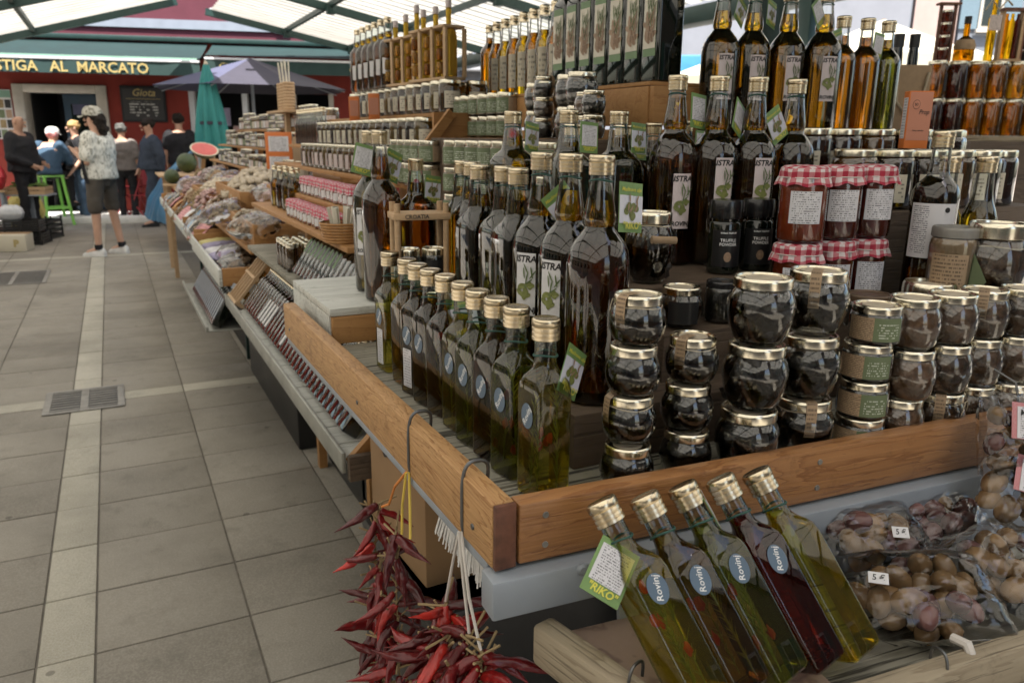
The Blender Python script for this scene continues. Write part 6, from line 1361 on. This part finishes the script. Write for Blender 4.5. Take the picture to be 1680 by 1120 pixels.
def person(label, loc, rz, h, outfit, pose=None, bulk=1.0):
    """faces -Y; left side is +X"""
    s = h/1.70; J = {'pelvis': (0, 0, .94), 'waist': (0, .0, 1.07), 'chest': (0, .01, 1.27), 'neck': (0, .015, 1.43), 'jaw': (0, -.005, 1.52), 'head': (0, -.012, 1.595), 'crown': (0, .0, 1.655)}
    for sd, q in (('l', 1), ('r', -1)): J.update({'sh'+sd: (q*.150, .015, 1.355), 'el'+sd: (q*.215, .03, 1.10), 'wr'+sd: (q*.215, -.05, .86), 'hip'+sd: (q*.09, 0, .90), 'kn'+sd: (q*.10, -.015, .50), 'an'+sd: (q*.10, .02, .085), 'to'+sd: (q*.115, -.13, .035)})
    J.update(pose or {}); V = {k: Vector(p)*s for k, p in J.items()}
    rad = {'pelvis': (.128, .10), 'waist': (.12*bulk, .09*bulk), 'chest': (.145*bulk, .10*bulk), 'neck': .052, 'jaw': (.062, .066), 'head': (.074, .088), 'crown': (.055, .065), 'sh': .056*bulk, 'el': .040, 'wr': .028, 'hip': .080, 'kn': .056, 'an': .038, 'to': .033}
    rr_ = lambda k: rad.get(k, rad.get(k[:2], rad.get(k[:3], .05)))
    nodes = {k: (tuple(V[k]), tuple(x*s for x in rr_(k)) if isinstance(rr_(k), tuple) else rr_(k)*s) for k in V}
    edges = [('pelvis', 'waist'), ('waist', 'chest'), ('chest', 'neck'), ('neck', 'jaw'), ('jaw', 'head'), ('head', 'crown')]
    for sd in 'lr':
        edges += [('chest', 'sh'+sd), ('sh'+sd, 'el'+sd), ('el'+sd, 'wr'+sd), ('pelvis', 'hip'+sd), ('hip'+sd, 'kn'+sd), ('kn'+sd, 'an'+sd), ('an'+sd, 'to'+sd)]
        d = (V['wr'+sd]-V['el'+sd]).normalized(); sv = d.cross(Vector((0, 1, .2))).normalized(); bk_ = d.cross(sv); q = 1 if sd == 'l' else -1
        pm = V['wr'+sd]+d*.065*s; nodes['pm'+sd] = (tuple(pm), (.034*s, .018*s)); edges.append(('wr'+sd, 'pm'+sd))
        for f in range(4):
            a = pm+d*(.035+.006*(1 if f in (1, 2) else 0))*s+sv*(f-1.5)*.018*s; b = a+d*.028*s+bk_*.014*s
            nodes['f%d%s' % (f, sd)] = (tuple(a), .0095*s); nodes['g%d%s' % (f, sd)] = (tuple(b), .008*s); edges += [('pm'+sd, 'f%d%s' % (f, sd)), ('f%d%s' % (f, sd), 'g%d%s' % (f, sd))]
        a = V['wr'+sd]+d*.035*s-sv*.035*s; nodes['th'+sd] = (tuple(a), .010*s); nodes['tt'+sd] = (tuple(a+d*.035*s-sv*.008*s), .008*s); edges += [('wr'+sd, 'th'+sd), ('th'+sd, 'tt'+sd)]
    o = thing('person', label, 'person', loc, rz)
    body = put('body', skin_mesh(nodes, edges, 'pelvis'), outfit.get('skin', 'skin'), o)
    slv = outfit.get('sleeve', .6); fit = outfit.get('fit', .016); leg = outfit.get('leg', 1.0)
    def ell(c, rx, ry): return [(c.x+rx*math.cos(q)*s, c.y+ry*math.sin(q)*s, c.z) for q in (2*math.pi*j/18 for j in range(18))]
    def tubes(b, pts, rs):
        b.tube([tuple(p) for p in pts], [r*s for r in rs], 12)
        for p, r in zip(pts, rs): b.ball(tuple(p), r*s*.98, 10, 8)
    def garment(name, b, mat, sd, vox=.017):
        me = b.build(name); ob = bpy.data.objects.new('g', me); COL.objects.link(ob)
        rm = ob.modifiers.new('r', 'REMESH'); rm.mode = 'VOXEL'; rm.voxel_size = vox; fm = ob.modifiers.new('f', 'SMOOTH'); fm.factor = .5; fm.iterations = 5
        out = bpy.data.meshes.new_from_object(ob.evaluated_get(bpy.context.evaluated_depsgraph_get())); bpy.data.objects.remove(ob)
        for v, nrm in [(v, v.normal.copy()) for v in out.vertices]:
            c = v.co; v.co = c+nrm*(.010*noise.noise(Vector((c.x*9, c.y*9, c.z*16+sd)))+.006*noise.noise(Vector((c.x*22, c.y*22, c.z*30+sd))))
        out.shade_smooth(); out.materials.clear(); out.materials.append(None); return put(name, out, mat, o)
    g = fit+.012; b = MB(); hem = V['pelvis']-Vector((0, 0, .04*s)); top_ = V['chest'].lerp(V['neck'], .78)
    b.rings([ell(hem, (.142+g)*bulk, (.112+g)*bulk), ell(V['pelvis'], (.142+g)*bulk, (.112+g)*bulk), ell(V['waist'], (.128+g)*bulk, (.098+g)*bulk), ell(V['chest'], (.150+g)*bulk, (.105+g)*bulk), ell(V['chest'].lerp(V['neck'], .5), (.135+g)*bulk, (.085+g)*bulk), ell(top_, .085+g, .07+g)])
    for sd in 'lr':
        S_, E_2, W_2 = V['sh'+sd], V['el'+sd], V['wr'+sd]
        if slv > 1: tubes(b, [S_, E_2, E_2.lerp(W_2, .9)], [(.058+g*.6)*bulk, (.044+g*.5)*bulk, .036+g*.3])
        else: tubes(b, [S_, S_.lerp(E_2, slv)], [(.058+g*.6)*bulk, (.052+g*.7)*bulk])
    garment('shirt', b, outfit['top'], 1.0)
    b = MB(); b.rings([ell(V['pelvis'].lerp(V['waist'], .6), .125*bulk, .098*bulk), ell(V['pelvis'], .146*bulk, .118*bulk), ell((V['hipl']+V['hipr'])/2, .148*bulk, .115*bulk)])
    hc = (V['hipl']+V['hipr'])/2; b.ball((hc.x, hc.y, hc.z-.03*s), (.112*s, .122*s, .095*s), 14, 10)
    for sd in 'lr':
        Hp, K_, A_ = V['hip'+sd], V['kn'+sd], V['an'+sd]
        if leg > .99: tubes(b, [Hp, K_, K_.lerp(A_, .93)], [.094, .068, .056])
        else: tubes(b, [Hp+Vector((.012*s*(1 if sd == 'l' else -1), 0, 0)), Hp.lerp(K_, .84)+Vector((.014*s*(1 if sd == 'l' else -1), 0, 0))], [.102, .086])
    garment('shorts' if leg < .99 else 'trousers', b, outfit['bottom'], 5.0)
    for sd in 'lr':
        d = V['to'+sd]-V['an'+sd]; a = math.atan2(d.x, -d.y)
        put('shoe', cached(('shoe', round(s, 2)), lambda: MB().rings([[(x*w_*s, y_*s, z) for x, z in ((-1, .0), (-1.02, .025*s), (-.8, hh*.75*s), (0, hh*s), (.8, hh*.75*s), (1.02, .025*s), (1, 0))] for y_, w_, hh in ((.075, .026, .07), (.06, .036, .10), (.0, .038, .11), (-.06, .042, .085), (-.13, .044, .06), (-.17, .036, .045), (-.19, .018, .03))]).build('shoe', sharp=60)), outfit['shoe'], o, (V['an'+sd].x, V['an'+sd].y, max(0, V['an'+sd].z-.085*s)), (0, 0, a))
    # head details
    H = V['head']; hd = (V['crown']-V['jaw']).normalized(); fwd = Vector((0, -1, 0)); hr = outfit.get('turn', 0); rot = (0, 0, R(hr))
    hm = Matrix.Translation(H) @ Matrix.Rotation(R(hr), 4, 'Z') @ Matrix.Scale(s, 4)
    ft_ = MB(); ft_.M = hm; ft_.ball((0, -.098, -.022), (.013, .018, .020), 8, 6); ft_.ball((.078, .005, -.018), (.010, .020, .030), 8, 6); ft_.ball((-.078, .005, -.018), (.010, .020, .030), 8, 6); ft_.ball((0, -.083, -.075), (.030, .018, .018), 8, 6)
    put('face', ft_, outfit.get('skin', 'skin'), o)
    ey = MB(); ey.M = hm
    for q in (-1, 1): ey.ball((q*.031, -.086, .006), (.011, .006, .006), 8, 5); ey.box(q*.031-.016, q*.031+.016, -.094, -.084, .020, .026)
    ey.box(-.024, .024, -.098, -.09, -.058, -.052); put('eyes_and_mouth', ey, 'hair_dark', o)
    if outfit.get('hair'):
        hb = MB(); hb.M = hm; hb.ball((0, .018, .030), (.090, .102, .086), 26, 18, .30, 2)
        if outfit.get('long'):
            hb.ball((0, .085, -.03), (.080, .060, .085), 18, 14, .5, 3); hb.ball((0, .115, -.11), (.066, .050, .085), 18, 14, .6, 4)
        put('hair', hb, outfit['hair'], o)
    if outfit.get('cap'):
        cb = MB(); cb.M = hm; cb.rings([[(.100*c_*math.cos(a), .006+.112*c_*math.sin(a), z) for a in (2*math.pi*j/20 for j in range(20))] for c_, z in ((1, .025), (1, .06), (.9, .10), (.6, .128), (.15, .138))])
        cb.sheet(lambda u, v: ((u-.5)*.17*(1-.25*v*v), -.075-.105*v+.06*(u-.5)**2*4*v, .030-.012*v-.02*(2*u-1)**2), 8, 4); put('cap', cb, outfit['cap'], o)
    return o, V
arms_up = {'ell': (.225, .0, 1.07), 'wrl': (.12, -.19, 1.20), 'elr': (-.225, .0, 1.07), 'wrr': (-.08, -.20, 1.19)}
o, V = person('woman in patterned cap, grey tee and brown shorts holding her phone up', (-.135, 10.86, .001), R(-122), 1.74, dict(top='tee', bottom='shorts_brown', leg=.6, shoe='shoe_white', hair='hair_dark', long=1, cap='cap_cloth', sleeve=.62, fit=.022), dict(arms_up, hipl=(.10, 0, .9), hipr=(-.10, 0, .9), knl=(.14, -.02, .5), anl=(.15, -.03, .085), tol=(.17, -.18, .035), knr=(-.14, .02, .5), anr=(-.15, .08, .085), tor=(-.17, -.07, .035)), 1.28)
put('phone', MB().box(-.037, .037, -.005, .005, -.07, .07, .004), 'black_plastic', o, (.02, -.31, 1.31), (R(20), 0, 0))
put('shoulder_bag_strap', MB().tube([Vector(p) for p in ((.19, .02, 1.45), (.235, -.03, 1.30), (.25, -.04, 1.05), (.24, -.02, .88))], .022, 6), 'cloth_black', o)
put('sock', MB().lathe([(.046, .085), (.047, .145)], 14), 'cloth_black', o, (V['anl'].x, V['anl'].y, 0)); put('sock', MB().lathe([(.046, .085), (.047, .145)], 14), 'cloth_black', o, (V['anr'].x, V['anr'].y, 0))
person('bald man in a black zipped jacket standing by the crates', (-1.12, 13.30, .001), R(60), 1.72, dict(top='cloth_black', bottom='cloth_black', shoe='shoe_black', sleeve=2, fit=.03, skin='skin_tan'), {'ell': (.24, .0, 1.10), 'wrl': (.14, -.20, 1.02), 'elr': (-.24, .0, 1.1), 'wrr': (-.12, -.22, 1.0)}, 1.25)
person('seated person in white cap and denim jacket on the green stool', (-.93, 14.85, .001), R(150), 1.68, dict(top='denim', bottom='cloth_black', shoe='shoe_black', hair='scarf_pink', cap='cap_white', sleeve=2, fit=.03), {'pelvis': (0, 0, .86), 'waist': (0, -.03, .99), 'chest': (0, -.12, 1.16), 'neck': (0, -.20, 1.30), 'jaw': (0, -.245, 1.37), 'head': (0, -.26, 1.44), 'crown': (0, -.25, 1.50), 'shl': (.17, -.13, 1.26), 'shr': (-.17, -.13, 1.26), 'ell': (.24, -.22, 1.02), 'wrl': (.12, -.40, 1.0), 'elr': (-.24, -.22, 1.02), 'wrr': (-.12, -.40, 1.0), 'hipl': (.09, -.03, .84), 'hipr': (-.09, -.03, .84), 'knl': (.12, -.40, .78), 'knr': (-.12, -.40, .78), 'anl': (.12, -.36, .36), 'anr': (-.12, -.36, .36), 'tol': (.12, -.50, .31), 'tor': (-.12, -.50, .31)}, 1.2)
person('blonde woman in a black top and jeans facing the bald man', (-.50, 15.25, .001), R(-72), 1.66, dict(top='cloth_black', bottom='jeans', shoe='shoe_black', hair='hair_blond', sleeve=.95, fit=.028), {'wrl': (.23, -.16, .88), 'elr': (-.22, -.05, 1.12), 'wrr': (-.10, -.24, 1.16)}, 1.2)
person('man in grey brown clothes half hidden behind the cap woman', (.20, 15.0, .001), R(165), 1.62, dict(top='cloth_greybrown', bottom='cloth_black', shoe='shoe_black', hair='cloth_grey', sleeve=.7, fit=.03, skin='skin_tan'), None, 1.2)
person('dark haired man in a navy sweater walking towards the door', (.585, 14.1, .001), R(-80), 1.70, dict(top='cloth_navy', bottom='cloth_navy', shoe='shoe_black', hair='hair_dark', sleeve=2, fit=.028, skin='skin_tan'), {'ell': (.24, .09, 1.13), 'wrl': (.23, .10, .88), 'elr': (-.22, -.06, 1.12), 'wrr': (-.2, -.16, .92), 'knl': (.1, -.10, .5), 'anl': (.1, -.08, .085), 'tol': (.11, -.24, .035), 'knr': (-.1, .04, .5), 'anr': (-.1, .22, .11), 'tor': (-.11, .08, .04)}, 1.18)
person('man in a black tee seen from behind under the parasol', (1.10, 15.0, .001), R(172), 1.80, dict(top='cloth_black', bottom='cloth_navy', shoe='shoe_black', hair='hair_dark', sleeve=.6, fit=.024, skin='skin_tan'), None, 1.22)
# ---------------------------------------------------------------- left: stool, crates, produce, chairs
MT['lime'] = plain('lime_plastic', (.26, .62, .12), .4, 0, .06); MT['red_cloth'] = plain('red_bag', (.50, .03, .04), .5, 0, .2, 10); MT['red_chair'] = plain('red_metal', (.30, .03, .04), .45)
o = thing('bar_stool', 'lime green plastic stool under the seated person', 'stool', (-.90, 14.86, 0), R(20)); put('seat', MB().box(-.16, .16, -.16, .16, .77, .80, .012), 'lime', o)
for x_, y_ in ((-1, -1), (1, -1), (1, 1), (-1, 1)): put('leg', MB().bar((x_*.13, y_*.13, .775), (x_*.20, y_*.20, 0), .035, .035), 'lime', o)
for z_, q in ((.26, .178), (.28, .176)):
    a = [(-q, -q, z_), (q, -q, z_), (q, q, z_), (-q, q, z_)]
for k in range(4): put('footrest', MB().bar(a[k], a[(k+1) % 4], .03, .03), 'lime', o)
def plastic_crate(label, loc, rz, w_, d_, h_, mat='black_plastic'):
    o = thing('plastic_crate', label, 'crate', loc, rz, 'black slatted crates'); put('crate_floor', MB().box(-w_/2, w_/2, -d_/2, d_/2, .004, .012), mat, o)
    for k in range(4):
        z_ = .02+k*(h_-.03)/4
        for x0, x1, y0, y1 in ((-w_/2, w_/2, -d_/2, -d_/2+.012), (-w_/2, w_/2, d_/2-.012, d_/2), (-w_/2, -w_/2+.012, -d_/2+.013, d_/2-.013), (w_/2-.012, w_/2, -d_/2+.013, d_/2-.013)): put('slat', MB().box(x0, x1, y0, y1, z_, z_+(h_-.03)/4*.62), mat, o)
    for x_ in (-1, -.33, .33, 1):
        for y_ in (-1, 1): put('rib', MB().box(x_*w_/2-.012, x_*w_/2+.012, y_*(d_/2+.004)-.004, y_*(d_/2+.004)+.004, 0, h_), mat, o)
    return o
plastic_crate('front black slatted crate on the paving at the left edge', (-1.20, 12.42, .002), R(-12), .62, .42, .17); plastic_crate('upper black slatted crate stacked on the front one', (-1.22, 12.44, .174), R(-10), .60, .40, .17); plastic_crate('black crate behind, nearer the woman', (-1.02, 12.95, .002), R(-20), .42, .5, .30)
o = thing('carton', 'small printed cardboard carton on the ground before the black crates', 'box', (-1.22, 11.72, .001), R(-14)); put('box', MB().box(-.19, .19, -.14, .14, 0, .21, .004), 'print_cream', o); put('lettering', text_mesh('P', .12, 0, .006), 'ink_gold', o, (.08, -.1415, .10)); put('flap', MB().box(-.19, .19, -.02, .14, .211, .216), 'card', o)
o = thing('produce_box', 'shallow wooden box of green leaves on a grey scale tray', 'crate', (-1.10, 13.35, .61), R(-15)); 
for k, (x0, x1, y0, y1) in enumerate(((-.26, .26, -.17, -.155), (-.26, .26, .155, .17), (-.26, -.245, -.154, .154), (.245, .26, -.154, .154))): put('side_board', MB().box(x0, x1, y0, y1, 0, .045), 'wood_light', o); put('side_board', MB().box(x0, x1, y0, y1, .055, .10), 'wood_light', o)
put('box_floor', MB().box(-.26, .26, -.17, .17, -.008, -.001), 'wood_light', o); put('tray', MB().box(-.30, .30, -.19, .19, -.03, -.009, .004), 'metal_grey', o); put('pedestal', MB().box(-.05, .05, -.05, .05, -.61, -.031), 'metal_grey', o)
MT['leaf_green'] = plain('fresh_leaves', (.14, .24, .05), .6, 0, .4, 30); b = MB(); rr = random.Random(8)
for k in range(60): b.ball((rr.uniform(-.22, .22), rr.uniform(-.13, .13), rr.uniform(.06, .15)), (.035, .03, .018), 6, 4, .6, k)
q = put('leaves', b, 'leaf_green', o); q['kind'] = 'stuff'
MT['yellow_plastic'] = plain('yellow_bag_plastic', (.60, .50, .14), .4, 0, .2, 8)
o = put('yellow_sack', film_mesh(.24, .2, .24, 61), 'yellow_plastic', None, (-1.22, 13.8, .30)); tag(o, 'yellow plastic sack standing beneath the leaf box', 'sack')
o = put('white_bag', film_mesh(.14, .12, .10, 62), 'bar_white', None, (-1.28, 12.55, .40)); tag(o, 'crumpled pale carrier bag lying in the top crate', 'bag')
o = put('red_bag', film_mesh(.16, .2, .17, 63), 'red_cloth', None, (-1.50, 13.0, .86)); tag(o, 'red patterned bag at the left picture edge', 'bag')
o = thing('side_table', 'small table under the red bag at the left edge', 'table', (-1.6, 13.1, 0)); put('table_top', MB().box(-.3, .25, -.25, .25, .66, .69), 'wood_light', o)
for x_, y_ in ((-.25, -.2), (.2, -.2), (.2, .2), (-.25, .2)): put('leg', MB().box(x_-.02, x_+.02, y_-.02, y_+.02, 0, .659), 'metal_grey', o)
for i, (x_, y_) in enumerate(((.26, 15.35), (.42, 15.05))):
    o = thing('folding_chair', '%s red metal cafe chair by the red wall' % ('farther', 'nearer')[i], 'chair', (x_, y_, .112 if i == 0 else .001), R(30*i+200), 'red cafe chairs'); put('seat', MB().box(-.19, .19, -.19, .19, .44, .455, .004), 'red_chair', o); put('backrest', MB().box(-.19, .19, .18, .195, .62, .86, .004), 'red_chair', o)
    for s_ in (-1, 1): put('leg', MB().bar((s_*.18, .20, .86), (s_*.18, -.20, 0), .018, .018), 'red_chair', o); put('leg', MB().bar((s_*.165, -.18, .45), (s_*.165, .22, 0), .018, .018), 'red_chair', o)

# ---------------------------------------------------------------- unseen houses around the square, added to darken reflections and bounce light
MT['ochre_wall'] = plain('ochre_plaster', (.40, .33, .24), .85, 0, .12, 2.5); MT['umber_wall'] = plain('umber_plaster', (.16, .11, .08), .85, 0, .15, 2.5)
wn2 = [(u_, z_, .9, 1.5, 'shutter_green') for z_ in (1.0, 4.2, 7.2) for u_ in (1.0, 3.6, 6.2)]
house('umber_reflection_house', 'unseen umber plastered house added behind the walkway to darken reflections', (-1.2, -8.0), (-11, -7.0), 10, 'umber_wall', wn2)
house('far_umber_reflection_house', 'unseen tall umber house added behind the near stand to darken reflections', (12, -4.6), (1.6, -6.5), 10, 'umber_wall', wn2)
house('ochre_bounce_house', 'unseen ochre house added along the left side of the square to bounce light', (-11, -6.9), (-11, 16), 8, 'ochre_wall', [(u_, z_, 1.0, 1.5, 'shutter_green') for z_ in (1.0, 4.6) for u_ in (2, 5, 8, 11, 14, 17, 20)])
print('OBJECTS', len(bpy.data.objects), 'TRIS', sum(len(o.data.loop_triangles) or sum(len(p.vertices)-2 for p in o.data.polygons) for o in bpy.data.objects if o.type == 'MESH'))
